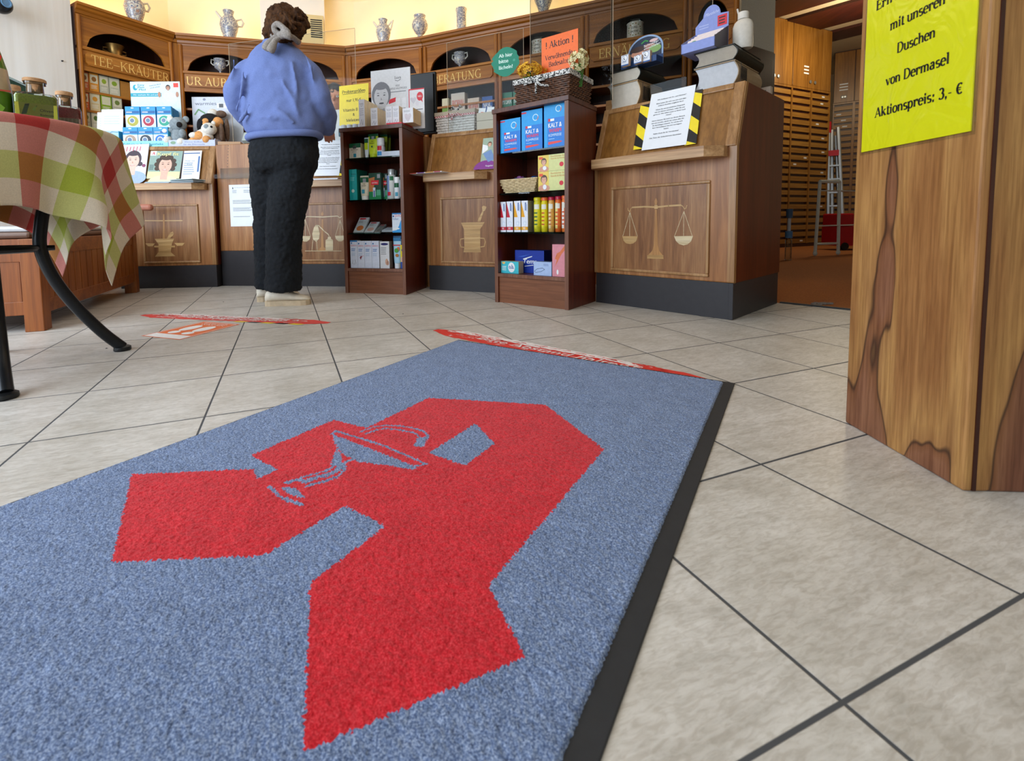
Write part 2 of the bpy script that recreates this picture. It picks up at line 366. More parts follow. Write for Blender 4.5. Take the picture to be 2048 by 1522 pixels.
def dup(root, loc, rz=None, label=None):
    r = root.copy(); COL.objects.link(r); r.location = loc
    if rz is not None: r.rotation_euler = (0, 0, rz)
    if label: r['label'] = label
    for ch in list(root.children):
        c = ch.copy(); COL.objects.link(c); c.parent = r
        for g in list(ch.children):
            d = g.copy(); COL.objects.link(d); d.parent = c
    return r

# ------------------------------------------------------------------ lettering
_tc = {}
def sans_geo(txt):
    if txt in _tc: return _tc[txt]
    c = bpy.data.curves.new('t', 'FONT'); c.body = txt; c.size = 1; o = bpy.data.objects.new('t', c); COL.objects.link(o)
    dg = bpy.context.evaluated_depsgraph_get(); dg.update(); me = bpy.data.meshes.new_from_object(o.evaluated_get(dg))
    vs = [(v.co.x, v.co.y) for v in me.vertices]; fs = [tuple(p.vertices) for p in me.polygons]
    bpy.data.objects.remove(o); bpy.data.curves.remove(c); bpy.data.meshes.remove(me)
    _tc[txt] = (vs, fs); return vs, fs
def sans(mb, txt, x, z, h, y, k, w=None, al='c', shear=0, bold=0, rot=0, place=None):
    """sans-serif line: cap height h, centred / left at x, baseline z, squeezed to width w"""
    vs, fs = sans_geo(txt)
    if not vs: return
    x0 = min(v[0] for v in vs); x1 = max(v[0] for v in vs); s = h / .69; sx = s
    if w: sx = w / max(x1 - x0, 1e-6)
    off = {'c': (x0 + x1) / 2, 'l': x0, 'r': x1}[al]; ca, sa = math.cos(rot), math.sin(rot)
    for ci, dx in enumerate([0] if not bold or place else [-bold, 0, bold]):
        out = []
        for v in vs:
            px, pz = (v[0] - off) * sx + shear * v[1] * s + dx, v[1] * s
            px, pz = px * ca - pz * sa, px * sa + pz * ca
            out.append(place(x + px, z + pz) if place else (x + px, y - ci * .00015, z + pz))
        n = fs and Vector(out[fs[0][0]])
        mb.add(out, fs, k)
# roman letters drawn with a broad stroke: thick stems, thin bars, serifs.  l = line, h = hairline, a = arc, s = serif
G = {
'T': (.62, 'l.31,0,.31,.66 l.03,.64,.59,.64 h.04,.64,.03,.5 h.58,.64,.59,.5 s.31,0'),
'E': (.58, 'l.13,0,.13,.66 l.04,.64,.5,.64 l.13,.34,.4,.34 l.04,.02,.52,.02 h.5,.64,.51,.5 h.52,.02,.55,.17 h.4,.42,.4,.26'),
'K': (.70, 'l.13,0,.13,.66 h.14,.28,.56,.65 l.28,.4,.6,.01 s.13,0 s.13,.65 s.58,.65 s.62,0'),
'R': (.66, 'l.13,0,.13,.66 a.3,.49,.2,.155,-90,90 h.12,.645,.32,.645 h.12,.335,.32,.335 l.32,.33,.58,.01 s.13,0 s.62,0'),
'A': (.68, 'h.08,.01,.33,.66 l.33,.66,.58,.01 h.18,.22,.48,.22 s.08,0 s.58,0'),
'U': (.70, 'l.13,.66,.13,.2 a.33,.2,.2,.2,180,360 h.53,.66,.53,.2 s.13,.65 s.53,.65'),
'B': (.62, 'l.13,0,.13,.66 a.28,.5,.19,.15,-90,90 a.3,.18,.22,.17,-90,90 h.1,.65,.3,.65 h.1,.345,.3,.345 h.1,.01,.3,.01'),
'N': (.72, 'h.13,0,.13,.65 l.13,.65,.55,.01 h.57,0,.57,.65 s.13,0 s.57,.65 s.1,.65'),
'G': (.70, 'a.37,.33,.29,.33,45,325 l.58,.0,.58,.28 s.58,.28 h.57,.55,.58,.66'),
'V': (.68, 'l.09,.65,.33,.01 h.33,.01,.58,.65 s.09,.65 s.58,.65'),
'C': (.68, 'a.37,.33,.3,.33,40,320 h.6,.52,.6,.66'),
'D': (.70, 'l.13,0,.13,.66 a.26,.33,.34,.32,-90,90 h.06,.645,.28,.645 h.06,.015,.28,.015'),
'P': (.60, 'l.13,0,.13,.66 a.3,.48,.2,.165,-90,90 h.06,.645,.3,.645 h.12,.315,.3,.315 s.13,0'),
'M': (.86, 'h.12,0,.14,.65 l.14,.65,.42,.02 h.42,.02,.7,.65 l.72,.65,.72,0 s.12,0 s.72,0 s.1,.65 s.74,.65'),
'H': (.74, 'l.13,0,.13,.66 l.6,0,.6,.66 h.13,.34,.6,.34 s.13,0 s.6,0 s.13,.65 s.6,.65'),
'S': (.56, 'a.27,.49,.18,.155,50,270 a.27,.17,.19,.165,-150,90 h.45,.5,.46,.66 h.09,0,.09,.18'),
'L': (.58, 'l.13,0,.13,.66 l.04,.02,.5,.02 h.5,.02,.54,.17 s.13,.65'),
'I': (.34, 'l.17,0,.17,.66 s.17,0 s.17,.65'),
'Z': (.6, 'h.06,.64,.54,.64 h.54,.64,.06,.02 h.06,.02,.54,.02 h.06,.64,.05,.5 h.54,.02,.55,.16'),
'a': (.48, 'l.33,.0,.33,.3 a.21,.31,.12,.13,0,160 a.19,.13,.14,.12,30,330 h.33,.02,.42,.03 h.3,.25,.2,.25'),
'b': (.52, 'l.1,0,.1,.67 a.26,.22,.17,.22,-150,150 s.07,.66'),
'c': (.44, 'a.24,.22,.18,.22,45,315 l.35,.35,.35,.4'),
'd': (.52, 'l.4,0,.4,.67 a.24,.22,.17,.22,30,330 s.37,.66 h.4,.01,.5,.02'),
'e': (.46, 'a.23,.22,.18,.22,0,315 h.06,.25,.4,.25'),
'f': (.34, 'l.14,0,.14,.5 a.27,.52,.13,.14,60,180 h.04,.43,.3,.43 s.14,0'),
'g': (.5, 'a.22,.28,.14,.15,0,360 a.22,-.08,.18,.1,0,360 h.34,.4,.46,.41 h.12,.14,.14,.04'),
'h': (.54, 'l.1,0,.1,.67 a.26,.28,.15,.15,0,170 l.41,.28,.41,0 s.1,0 s.41,0 s.07,.66'),
'i': (.28, 'l.13,0,.13,.43 d.13,.58 s.13,0 s.09,.43'),
'k': (.54, 'l.1,0,.1,.67 h.12,.18,.38,.42 l.2,.27,.42,.01 s.1,0 s.44,0 s.38,.42 s.07,.66'),
'l': (.28, 'l.13,0,.13,.67 s.13,0 s.09,.66'),
'm': (.82, 'l.1,0,.1,.43 a.24,.28,.14,.15,0,160 l.38,.28,.38,0 a.52,.28,.14,.15,0,160 l.66,.28,.66,0 s.1,0 s.38,0 s.66,0 s.06,.43'),
'n': (.54, 'l.1,0,.1,.43 a.26,.28,.15,.15,0,165 l.41,.28,.41,0 s.1,0 s.41,0 s.06,.43'),
'o': (.5, 'a.25,.22,.19,.22,0,360'),
'p': (.52, 'l.1,-.2,.1,.43 a.26,.22,.17,.22,-150,150 s.1,-.2 s.06,.43'),
'r': (.42, 'l.11,0,.11,.43 a.27,.3,.15,.13,60,170 d.34,.38 s.11,0 s.07,.43'),
's': (.4, 'a.2,.32,.13,.11,40,270 a.2,.11,.14,.11,-140,90'),
't': (.32, 'l.14,.06,.14,.56 h.03,.43,.28,.43 a.23,.08,.1,.08,180,320'),
'u': (.54, 'l.1,.43,.1,.14 a.26,.15,.16,.15,180,350 l.42,.43,.42,0 s.07,.43 s.39,.43 s.45,0'),
'v': (.48, 'l.07,.42,.24,.01 h.24,.01,.41,.42 s.07,.42 s.41,.42'),
'w': (.72, 'l.06,.42,.21,.01 h.21,.01,.35,.42 l.35,.42,.49,.01 h.49,.01,.64,.42 s.06,.42 s.35,.42 s.64,.42'),
'z': (.44, 'h.05,.42,.38,.42 h.38,.42,.05,.02 h.05,.02,.39,.02 h.05,.42,.05,.32 h.39,.02,.4,.12'),
'ß': (.54, 'l.1,0,.1,.5 a.23,.51,.13,.15,-30,180 a.25,.18,.17,.18,-140,90 s.1,0'),
'1': (.46, 'l.23,0,.23,.64 s.23,0 h.23,.63,.1,.55'), '3': (.48, 'a.22,.49,.15,.15,-80,150 a.22,.18,.18,.18,-150,85'),
'9': (.48, 'a.23,.44,.16,.2,0,360 a.15,.4,.24,.4,-70,10'), '5': (.48, 'h.14,.63,.4,.63 h.13,.63,.1,.36 a.21,.2,.19,.19,-140,125'),
',': (.24, 'd.11,.03 h.13,.03,.08,-.12'), '.': (.24, 'd.11,.04'), ':': (.28, 'd.13,.04 d.13,.36'), '-': (.34, 'l.04,.22,.28,.22'), '–': (.62, 'l.05,.28,.57,.28'),
'!': (.3, 'l.14,.2,.14,.66 d.14,.04'), '€': (.5, 'a.3,.32,.2,.3,50,310 h.02,.37,.38,.37 h.02,.26,.35,.26'), ' ': (.26, ''),
'&': (.74, 'a.3,.5,.12,.15,-60,240 l.24,.42,.6,.01 a.27,.17,.2,.17,100,350 h.46,.12,.62,.36'),
}
for u_, b_ in (('Ä', 'A'), ('Ü', 'U'), ('ö', 'o'), ('ä', 'a'), ('ü', 'u')):
    top = '.74' if b_.isupper() else '.6'; wd = G[b_][0]
    G[u_] = (wd, G[b_][1] + f' d{wd * .33:.2f},{top} d{wd * .62:.2f},{top}')
def roman(mb, txt, x, z, h, y, k, w=None, al='c', T=.095, t=.036, place=None, gap=.0):
    """lettering with serifs: cap height h"""
    tot = sum(G[c][0] + gap for c in txt); s = h / .66; sx = s if not w else w / tot; cx = x - {'c': tot / 2, 'l': 0, 'r': tot}[al] * sx
    for ch in txt:
        wd, spec = G[ch]
        for st in spec.split():
            q = [float(v) for v in st[1:].split(',')]; c = st[0]; wfun = None
            if c in 'lh': pts = [(q[0], q[1]), (q[2], q[3])]; dx, dz = abs(q[2] - q[0]), abs(q[3] - q[1]); wd_ = t if (c == 'h' or dz < .05) else T
            elif c == 's': pts = [(q[0] - .085, q[1] + (t * .5 if q[1] < .1 else -t * .2)), (q[0] + .085, q[1] + (t * .5 if q[1] < .1 else -t * .2))]; wd_ = t
            elif c == 'd': pts = [(q[0] - T * .45, q[1]), (q[0] + T * .45, q[1])]; wd_ = T * 1.05
            else:
                n = 14; pts = [(q[0] + q[2] * math.cos(math.radians(q[4] + (q[5] - q[4]) * i / n)), q[1] + q[3] * math.sin(math.radians(q[4] + (q[5] - q[4]) * i / n))) for i in range(n + 1)]
                wd_ = lambda d: t + (T - t) * abs(d.y) ** 1.3
            for a, b in zip(pts, pts[1:]):
                d = Vector((b[0] - a[0], b[1] - a[1]))
                if d.length < 1e-6: continue
                d.normalize(); ww = wd_(d) if callable(wd_) else wd_; n2 = Vector((-d.y, d.x)) * ww / 2; e = d * ww * (.12 if c == 'a' else 0)
                qd = [(a[0] - n2.x - e.x, a[1] - n2.y - e.y), (b[0] - n2.x + e.x, b[1] - n2.y + e.y), (b[0] + n2.x + e.x, b[1] + n2.y + e.y), (a[0] + n2.x - e.x, a[1] + n2.y - e.y)]
                qd = [(cx + u * sx, z + v * s) for u, v in qd]
                mb.poly([place(u, v) if place else (u, y, v) for u, v in qd], k)
        cx += (wd + gap) * sx
# ================================================================== setting
T0 = Vector((1.655, 2.464)); TD = Vector((.656, -.755))
def thr(t): return T0 + TD * t
mb = MB(); q = [(-4, -3), (4, -3), tuple(thr(3.57)), tuple(thr(0)), tuple(thr(-2.6)), (-.6, 5.3), (-4, 5.3)]
mb.prism(q, -.05, 0, 'floor_tile', 'z'); struct(mb.build('floor'))
mb = MB(); q = [tuple(thr(3.57)), (9, -.2), (9, 10), (-.6, 10), (-.6, 5.3), tuple(thr(-2.6)), tuple(thr(0))]
mb.prism(q, -.05, -.002, 'carpet_brown', 'z'); struct(mb.build('floor_dispensary'))
mb = MB(); a, b = thr(-.02), thr(1.4); nn = Vector((.755, .656)) * .022
mb.prism([tuple(a), tuple(b), tuple(b + nn), tuple(a + nn)], 0, .006, 'rubber', 'z'); struct(mb.build('trim_threshold'))
Wp = [Vector(p) for p in ((-2.992, 3.746), (-2.619, 4.379), (-1.19, 4.763), (-.432, 4.557))]
WD = Vector((.908, -.4190)).normalized(); Wp.append(Wp[3] + WD * 2.66)
W0, W1, W2, W3 = (Plane(Wp[i], Wp[i + 1]) for i in range(4))
def offset_poly(pts, d):
    out = []
    for i, p in enumerate(pts):
        ns = []
        if i > 0: u = (pts[i] - pts[i - 1]).normalized(); ns.append(Vector((-u.y, u.x)))
        if i < len(pts) - 1: u = (pts[i + 1] - pts[i]).normalized(); ns.append(Vector((-u.y, u.x)))
        if len(ns) == 1: out.append(p + ns[0] * d)
        else: m_ = (ns[0] + ns[1]).normalized(); out.append(p + m_ * d / m_.dot(ns[0]))
    return out
wi = offset_poly(Wp, .40); wo = offset_poly(Wp, .46)
for i, nm in enumerate(('wall_tea', 'wall_rear_left', 'wall_rear', 'wall_rear_right')):
    mb = MB(); mb.prism([tuple(wi[i]), tuple(wi[i + 1]), tuple(wo[i + 1]), tuple(wo[i])], 0, 2.8, 'wall_cream', 'z'); struct(mb.build(nm))
mb = MB(); mb.prism([(-4, -3), (2.2, -3), (2.2, 1.6), (1.9, 2.4), (2.2, 3.2), (2.0, 5.5), (-4, 5.5)], 2.8, 2.86, 'ceiling_white', 'z'); struct(mb.build('ceiling'))
# pale boarded wall at the left end of the tea cabinet
wl = Plane((-3.50, 2.35), (-3.03, 3.745)); mb = MB(); mb.box(0, wl.len, 0, .05, 0, 2.8, 'wood_white')
struct(mb.build('wall_left', loc=wl.w(0, 0), rz=wl.rz))
mb = MB(); mb.tube([(0, 0, 0), (0, -.012, 0)], [.006, .004], 'black_metal', 8); s_, z_ = wl.at(124, 122)
struct(mb.build('trim_hook', loc=wl.w(s_, 0, z_), rz=wl.rz))
mb = MB(); mb.box(2.2, 2.26, -3, 1.6, 0, 2.8, 'wall_cream'); struct(mb.build('wall_right'))
mb = MB(); mb.box(-4, -.4, -3.06, -3, 0, .5, 'wall_cream'); mb.box(-4, 2.2, -3.06, -3, 2.55, 2.8, 'wall_cream'); struct(mb.build('wall_street'))
# white chimney box over the cabinets
x0, _ = W1.at(522, 60, .22); x1, _ = W1.at(650, 60, .22)
mb = MB(); mb.box(x0, x1, .22, .40, 2.2, 2.8, 'ceiling_white'); struct(mb.build('trim_chimney', loc=W1.w(0, 0), rz=W1.rz))
# wood-clad pillar on the right
PL = Plane((.82, 1.009), (.80, .741))
mb = MB(); mb.box(0, .2687, 0, .30, 0, 2.8, 'wood_pillar')
pil = mb.build('trim_pillar', loc=PL.w(0, 0), rz=PL.rz, bevel=.004); struct(pil)
mb = MB(); mb.box(.258, .2705, .012, .018, .002, 2.79, 'wood_dark'); struct(mb.build('trim_pillar_gap', loc=PL.w(0, 0), rz=PL.rz))

# ================================================================== floor mat with the pharmacy A
MTR = Vector((.719, 1.26)); MW = Vector((.824, -.566)); ML = Vector((-.566, -.824)); MTL = MTR - .9 * MW
def inpoly(X, Y, poly):
    r = np.zeros(X.shape, bool); n = len(poly); j = n - 1
    for i in range(n):
        xi, yi = poly[i]; xj, yj = poly[j]
        c = ((yi > Y) != (yj > Y)); xs = (xj - xi) * (Y - yi) / ((yj - yi) if yj != yi else 1e-9) + xi
        r ^= c & (X < xs); j = i
    return r
def nearline(X, Y, pts, w):
    r = np.zeros(X.shape, bool)
    for (ax, ay), (bx, by) in zip(pts, pts[1:]):
        dx, dy = bx - ax, by - ay; t = np.clip(((X - ax) * dx + (Y - ay) * dy) / (dx * dx + dy * dy), 0, 1)
        r |= (X - ax - t * dx) ** 2 + (Y - ay - t * dy) ** 2 < (w / 2) ** 2
    return r
def smooth_pts(p, n=6):
    out = []
    for i in range(len(p) - 1):
        p0, p1, p2, p3 = p[max(i - 1, 0)], p[i], p[i + 1], p[min(i + 2, len(p) - 1)]
        for k in range(n):
            t = k / n; out.append(tuple(.5 * ((2 * b) + (-a + c) * t + (2 * a - 5 * b + 4 * c - d) * t * t + (-a + 3 * b - 3 * c + d) * t ** 3) for a, b, c, d in zip(p0, p1, p2, p3)))
    return out + [tuple(p[-1])]
def build_mat():
    mt = thing('floor_mat', 'large blue-grey entrance mat with a big red pharmacy letter A woven in', 'floor mat', (MTL.x, MTL.y, 0), math.atan2(MW.y, MW.x))
    st = .0026; x0, x1, y0, y1 = -.022, .874, .016, 1.5
    nx, ny = int((x1 - x0) / st), int((y1 - y0) / st); rg = np.random.default_rng(3)
    gx, gy = np.meshgrid(np.linspace(x0, x1, nx + 1), np.linspace(y0, y1, ny + 1))
    jx = gx + rg.uniform(-.35, .35, gx.shape) * st; jy = gy + rg.uniform(-.35, .35, gx.shape) * st
    jz = .0065 + rg.uniform(-1, 1, gx.shape) * .0011
    for e in (np.s_[0, :], np.s_[-1, :], np.s_[:, 0], np.s_[:, -1]): jz[e] = .002
    co = np.stack([jx, -jy, jz], -1).reshape(-1, 3)
    idx = np.arange((nx + 1) * (ny + 1)).reshape(ny + 1, nx + 1)
    quads = np.stack([idx[:-1, :-1], idx[1:, :-1], idx[1:, 1:], idx[:-1, 1:]], -1).reshape(-1, 4)
    X = (gx[:-1, :-1] + gx[1:, 1:]) / 2; Y = (gy[:-1, :-1] + gy[1:, 1:]) / 2
    X = X + rg.uniform(-1, 1, X.shape) * .0015; Y = Y + rg.uniform(-1, 1, X.shape) * .0015
    out = [(.265, .539), (.535, .423), (.728, .567), (.724, .984), (.806, 1.044), (.691, 1.225), (.537, 1.102), (.536, .97), (.448, .97), (.442, 1.107), (.283, 1.225), (.046, 1.116), (.217, .985), (.254, 1.0), (.257, .962), (.164, .958), (.167, .761), (.262, .751)]
    red = inpoly(X, Y, out) & ~inpoly(X, Y, [(.451, .604), (.536, .661), (.536, .764), (.449, .764)])
    blue = inpoly(X, Y, smooth_pts([(.223, .811), (.46, .818), (.414, .842), (.345, .862), (.28, .845), (.223, .811)]))
    for pts, w in (([(.217, .797), (.345, .790), (.472, .80)], .006), ([(.217, .797), (.223, .811)], .006), ([(.472, .80), (.46, .818)], .007),
                   ([(.285, .85), (.318, .886), (.335, .902), (.33, .926), (.322, .94), (.312, .98)], .0065), ([(.345, .862), (.343, .881), (.365, .905), (.362, .938), (.352, .955), (.348, .968)], .0065),
                   ([(.300, .862), (.345, .896), (.350, .915), (.340, .935), (.334, .96)], .012), ([(.294, 1.003), (.345, 1.010), (.389, 1.005)], .006), ([(.306, .977), (.322, .962), (.337, .955)], .0065),
                   ([(.267, .769), (.274, .735), (.301, .71), (.347, .696), (.39, .70), (.41, .719)], .006), ([(.283, .769), (.298, .732), (.343, .716), (.379, .716), (.402, .737)], .006)):
        blue |= nearline(X, Y, smooth_pts(pts), w)
    blue |= inpoly(X, Y, smooth_pts([(.311, .993), (.339, .983), (.374, .991), (.345, .998), (.311, .993)])) | inpoly(X, Y, [(.388, .727), (.404, .709), (.424, .751), (.405, .758)])
    mi = (red & ~blue).astype(np.int32).reshape(-1)
    me = bpy.data.meshes.new('pile'); me.vertices.add(len(co)); me.vertices.foreach_set('co', co.astype(np.float32).ravel())
    me.loops.add(quads.size); me.loops.foreach_set('vertex_index', quads.astype(np.int32).ravel())
    me.polygons.add(len(quads)); me.polygons.foreach_set('loop_start', np.arange(0, quads.size, 4, dtype=np.int32))
    for k in ('mat_blue', 'mat_red'): me.materials.append(MATS[k])
    me.polygons.foreach_set('material_index', mi); me.update(); me.validate()
    o = bpy.data.objects.new('pile', me); COL.objects.link(o); o.parent = mt; o['label'] = 'blue-grey tufted pile with the red letter A, a bowl and a snake'
    b = MB(); b.box(-.03, .90, -1.52, 0, 0, .003, 'rubber'); b.build('rubber_backing', mt, bevel=.0015)['label'] = 'black rubber edge of the mat'
build_mat()

# ================================================================== floor stickers
def sticker_frame(name, label, cat, a, b):
    a, b = Vector(a), Vector(b); d = b - a
    return thing(name, label, cat, (a.x, a.y, 0), math.atan2(d.y, d.x)), d.length
def up(u, v, z): return (u, v, z)
def distance_tape(a, b, wd, label, txt, extra, seed, wear=1.0):
    """brush-stroke strip: ragged red print on white film, worn away in streaks"""
    rr = random.Random(seed); o, L = sticker_frame('distance_tape', label, 'floor tape', a, b); R_, Wt = ink('d8433c' if extra else 'd8352c', .5), ink('ece3df', .5); m_ = MB(); n = 60
    def strip(y0, y1, amp, x0, x1, z, k, taper=.0):
        xs = [x0 + (x1 - x0) * i / n for i in range(n + 1)]; f = lambda i: 1 - taper * max(0, 1 - min(i, n - i) / 6)
        lo = [(x, y0 * f(i) + rr.uniform(-amp, amp)) for i, x in enumerate(xs)]; hi = [(x, y1 * f(i) + rr.uniform(-amp, amp)) for i, x in enumerate(xs)]
        for i in range(n): m_.poly([(lo[i][0], lo[i][1], z), (lo[i + 1][0], lo[i + 1][1], z), (hi[i + 1][0], hi[i + 1][1], z), (hi[i][0], hi[i][1], z)], k)
    strip(-wd * .5, wd * .42, .003, 0, L, .0006, R_, .7); strip(wd * .20, wd * .50, .004, .05 * L, .80 * L, .0008, Wt, .6)
    for k in range(int(150 * wear)):
        x = rr.uniform(.04, .86) * L; y = rr.uniform(.02, .42) * wd; l = rr.uniform(.008, .035); h = rr.uniform(.002, .006)
        m_.poly([(x, y, .0010), (x + l, y + rr.uniform(-.004, .004), .0010), (x + l * .8, y + h, .0010), (x + .004, y + h * .8, .0010)], R_)
    for k in range(int(120 * wear)):
        x = rr.uniform(.10, .86) * L; y = rr.uniform(-.40, .34) * wd; l = rr.uniform(.006, .04); h = rr.uniform(.001, .0045)
        m_.poly([(x, y, .0012), (x + l, y + rr.uniform(-.004, .004), .0012), (x + l * .9, y + h, .0012), (x + .004, y + h * .7, .0012)], Wt)
    m_.build('tape_print', o)
    if txt:
        m_ = MB(); sans(m_, txt, L * .50, -wd * .16, .036, 0, Wt, w=L * .56, shear=.25, bold=.002, place=lambda u, v: (u, v, .0015)); m_.build('lettering', o)['label'] = 'white slanted lettering on the tape'
    if extra:
        m_ = MB()
        for k in range(5): x = L * .56 + k * .075; m_.poly([(x, -wd * .60, .0009), (x + .06, -wd * .64, .0009), (x + .078, -wd * .46, .0009), (x + .02, -wd * .44, .0009)], 'tape_yellow' if k % 2 == 0 else 'tape_black')
        m_.build('hazard_tape', o)['label'] = 'yellow and black tape showing under the edge'
distance_tape((-.148, 1.974), (.678, 1.258), .11, 'red and white distance tape lying along the mat edge, Bitte Abstand halten', 'Bitte Abstand halten!', False, 1)
distance_tape((-1.70, 2.42), (-.65, 2.15), .105, 'worn red and white floor tape near the customer, its print scuffed away', 'Bitte Abstand halten!', True, 5, 1.8)
def foot_sticker():
    P = [fl(282, 672), fl(362, 680), fl(473, 647), fl(400, 642)]
    o = thing('footprint_sticker', 'orange floor sticker with two white shoe prints', 'floor sticker', (P[0].x, P[0].y, 0), math.atan2(P[1].y - P[0].y, P[1].x - P[0].x))
    w = .225; h = .30; m_ = MB(); O, Wt = ink('e8743c', .5), ink('f3efec', .5)
    m_.poly([(0, 0, .0006), (w, 0, .0006), (w, h, .0006), (0, h, .0006)], O)
    for x0, x1, y0, y1 in ((.008, w - .008, .006, .06), (.008, .012, .06, h - .008), (w - .012, w - .008, .06, h - .008), (.008, w - .008, h - .012, h - .008)): m_.poly([(x0, y0, .0009), (x1, y0, .0009), (x1, y1, .0009), (x0, y1, .0009)], Wt)
    m_.build('sticker_base', o); m_ = MB()
    for cx in (.07, .15):
        for cy, rx, ry in ((.175, .030, .055), (.095, .025, .024)): m_.poly([(cx + rx * math.cos(a * .3142), cy + ry * math.sin(a * .3142), .0010) for a in range(20)], Wt)
    m_.build('shoe_prints', o); m_ = MB()
    for k, t in enumerate(('BITTE HIER', 'WARTEN')): sans(m_, t, w / 2, .264 - k * .022, .014, 0, Wt, w=.14, place=lambda u, v: (u, v, .0010))
    m_.build('lettering', o)
foot_sticker()

# ================================================================== counters
C3 = Plane((.694, 2.60), (1.162, 2.066)); U2 = Plane((.141, 2.651), (.498, 2.365)); C2 = Plane(fl(858, 579), fl(990, 586)); U1 = Plane((-.824, 3.097), (-.405, 2.968))
C1 = Plane((-1.46, 3.515), (-.76, 3.397)); CB = Plane((-1.884, 3.571), (-1.49, 3.523)); C0 = Plane((-2.60, 3.486), (-1.891, 3.511))
def inlay(mb, pl, strokes, off, sc):
    for typ, k, y, wd, pts in strokes:
        p = [pl.at(off[0] + a / sc, off[1] + b / sc) for a, b in pts]
        if typ == 'f': mb.flat(p, y, k)
        else: mb.ribbon(p, wd, y, k)
def lectern(label, pl, w, D, panel, strokes, off, sc, ledge=(.014, None), side=True):
    o = thing('lectern_counter', label, 'counter', pl.w(0, 0), pl.rz)
    zs, zt, sl = .765, 1.055, .095
    m_ = MB(); m_.prism([(0, .165), (0, zs), (sl, zt), (D, zt), (D, .165)], 0, w, 'wood_counter', 'x', 'wood_side'); m_.build('carcass', o, bevel=.006)['label'] = 'brown wood counter body with a sloping desk front'
    m_ = MB(); m_.box(.004, w - .002, .004, D - .01, 0, .165, 'plinth'); m_.box(w - .02, w - .001, .001, .02, .002, .164, 'plinth'); m_.build('plinth', o, bevel=.001)['label'] = 'dark grey kick plate'
    # framed lower panel
    x0, x1, z0, z1 = panel; f_ = .014
    m_ = MB()
    for a in ((x0, x1, z1 - f_, z1), (x0, x1, z0, z0 + f_), (x0, x0 + f_, z0 + f_, z1 - f_), (x1 - f_, x1, z0 + f_, z1 - f_)): m_.box(a[0], a[1], -.011, .002, a[2], a[3], 'wood_edge')
    m_.build('panel_frame', o, bevel=.004)
    m_ = MB(); m_.box(x0 + f_, x1 - f_, -.0035, .002, z0 + f_, z1 - f_, 'wood_counter_panel'); pn = m_.build('front_panel', o)
    m_ = MB(); inlay(m_, pl, strokes, off, sc); m_.build('inlay', pn)['label'] = 'pale wood inlay picture'
    # sloping desk: stiles, field
    th = math.atan2(sl, zt - zs); R_ = Matrix.Translation((0, 0, zs)) @ Matrix.Rotation(-th, 4, 'X'); Ls = math.hypot(sl, zt - zs)
    m_ = MB()
    for a, b, c, d in ((.0, .030, .0, Ls), (w - .045, w, 0, Ls), (.03, w - .045, Ls - .028, Ls)): m_.box(a, b, -.010, .004, c, d, 'wood_edge', R_)
    m_.build('desk_frame', o, bevel=.004); m_ = MB(); m_.box(.03, w - .045, -.003, .004, 0, Ls - .028, 'wood_lectern', R_); m_.build('desk_field', o)
    m_ = MB(); l0, l1 = ledge; l1 = l1 or w - .035
    m_.prism([(l0, -.05), (l0 + .03, -.105), (l1 - .06, -.105), (l1, -.045), (l1, .0), (l0, .0)], .722, .768, 'wood_ledge', 'z'); m_.build('ledge', o, bevel=.004)['label'] = 'pale wooden ledge along the counter front'
    m_ = MB(); m_.prism([(-.004, .166), (-.004, zs), (sl - .004, zt), (sl + .02, zt), (.02, zs), (.02, .166)], w - .026, w + .003, 'wood_edge', 'x'); m_.build('corner_post', o, bevel=.006); m_ = MB()
    m_.prism([(-.004, .166), (-.004, zs), (sl - .004, zt), (sl + .02, zt), (.02, zs), (.02, .166)], -.001, .018, 'wood_edge', 'x'); m_.build('corner_post', o, bevel=.006)
    return o
def inl(pts): return pts
SCALES = [('r', 'wood_inlay', -.0042, .008, [(385, 420), (470, 415), (558, 418), (650, 408), (740, 403)]), ('r', 'wood_inlay', -.0042, .0035, [(740, 403), (755, 412), (768, 432), (778, 425), (785, 405)]), ('r', 'wood_inlay', -.0042, .0035, [(385, 420), (372, 432), (368, 452), (355, 440), (352, 425)]),
  ('f', 'wood_inlay_brown', -.0044, 0, [(552, 435), (566, 435), (570, 690), (545, 690)]), ('f', 'wood_inlay_brown', -.0044, 0, [(545, 690), (570, 690), (585, 740), (608, 770), (500, 770), (532, 735)]), ('f', 'wood_inlay', -.0044, 0, [(495, 768), (612, 768), (614, 796), (495, 793)]),
  ('f', 'wood_inlay_brown', -.0044, 0, [(559, 350), (570, 375), (566, 400), (552, 400), (547, 375)]), ('f', 'wood_inlay', -.0046, 0, [(548, 402), (570, 402), (572, 430), (547, 430)]),
  ('f', 'wood_inlay', -.0042, 0, [(312, 630), (425, 630), (415, 665), (393, 683), (366, 688), (340, 682), (322, 664)]), ('f', 'wood_inlay_pale', -.0042, 0, [(690, 630), (830, 628), (815, 668), (790, 690), (760, 697), (728, 688), (705, 665)]),
  ('r', 'wood_inlay_pale', -.0042, .0022, [(368, 455), (316, 630)]), ('r', 'wood_inlay_pale', -.0042, .0022, [(368, 455), (366, 630)]), ('r', 'wood_inlay_pale', -.0042, .0022, [(368, 455), (422, 630)]),
  ('r', 'wood_inlay_pale', -.0042, .0022, [(763, 448), (694, 630)]), ('r', 'wood_inlay_pale', -.0042, .0022, [(763, 448), (760, 630)]), ('r', 'wood_inlay_pale', -.0042, .0022, [(763, 448), (824, 630)])]
lectern('counter at the right end with inlaid balance scales and a striped notice', C3, .71, .63, (.103, .606, .186, .626), SCALES, (1160, 300), 3.657)
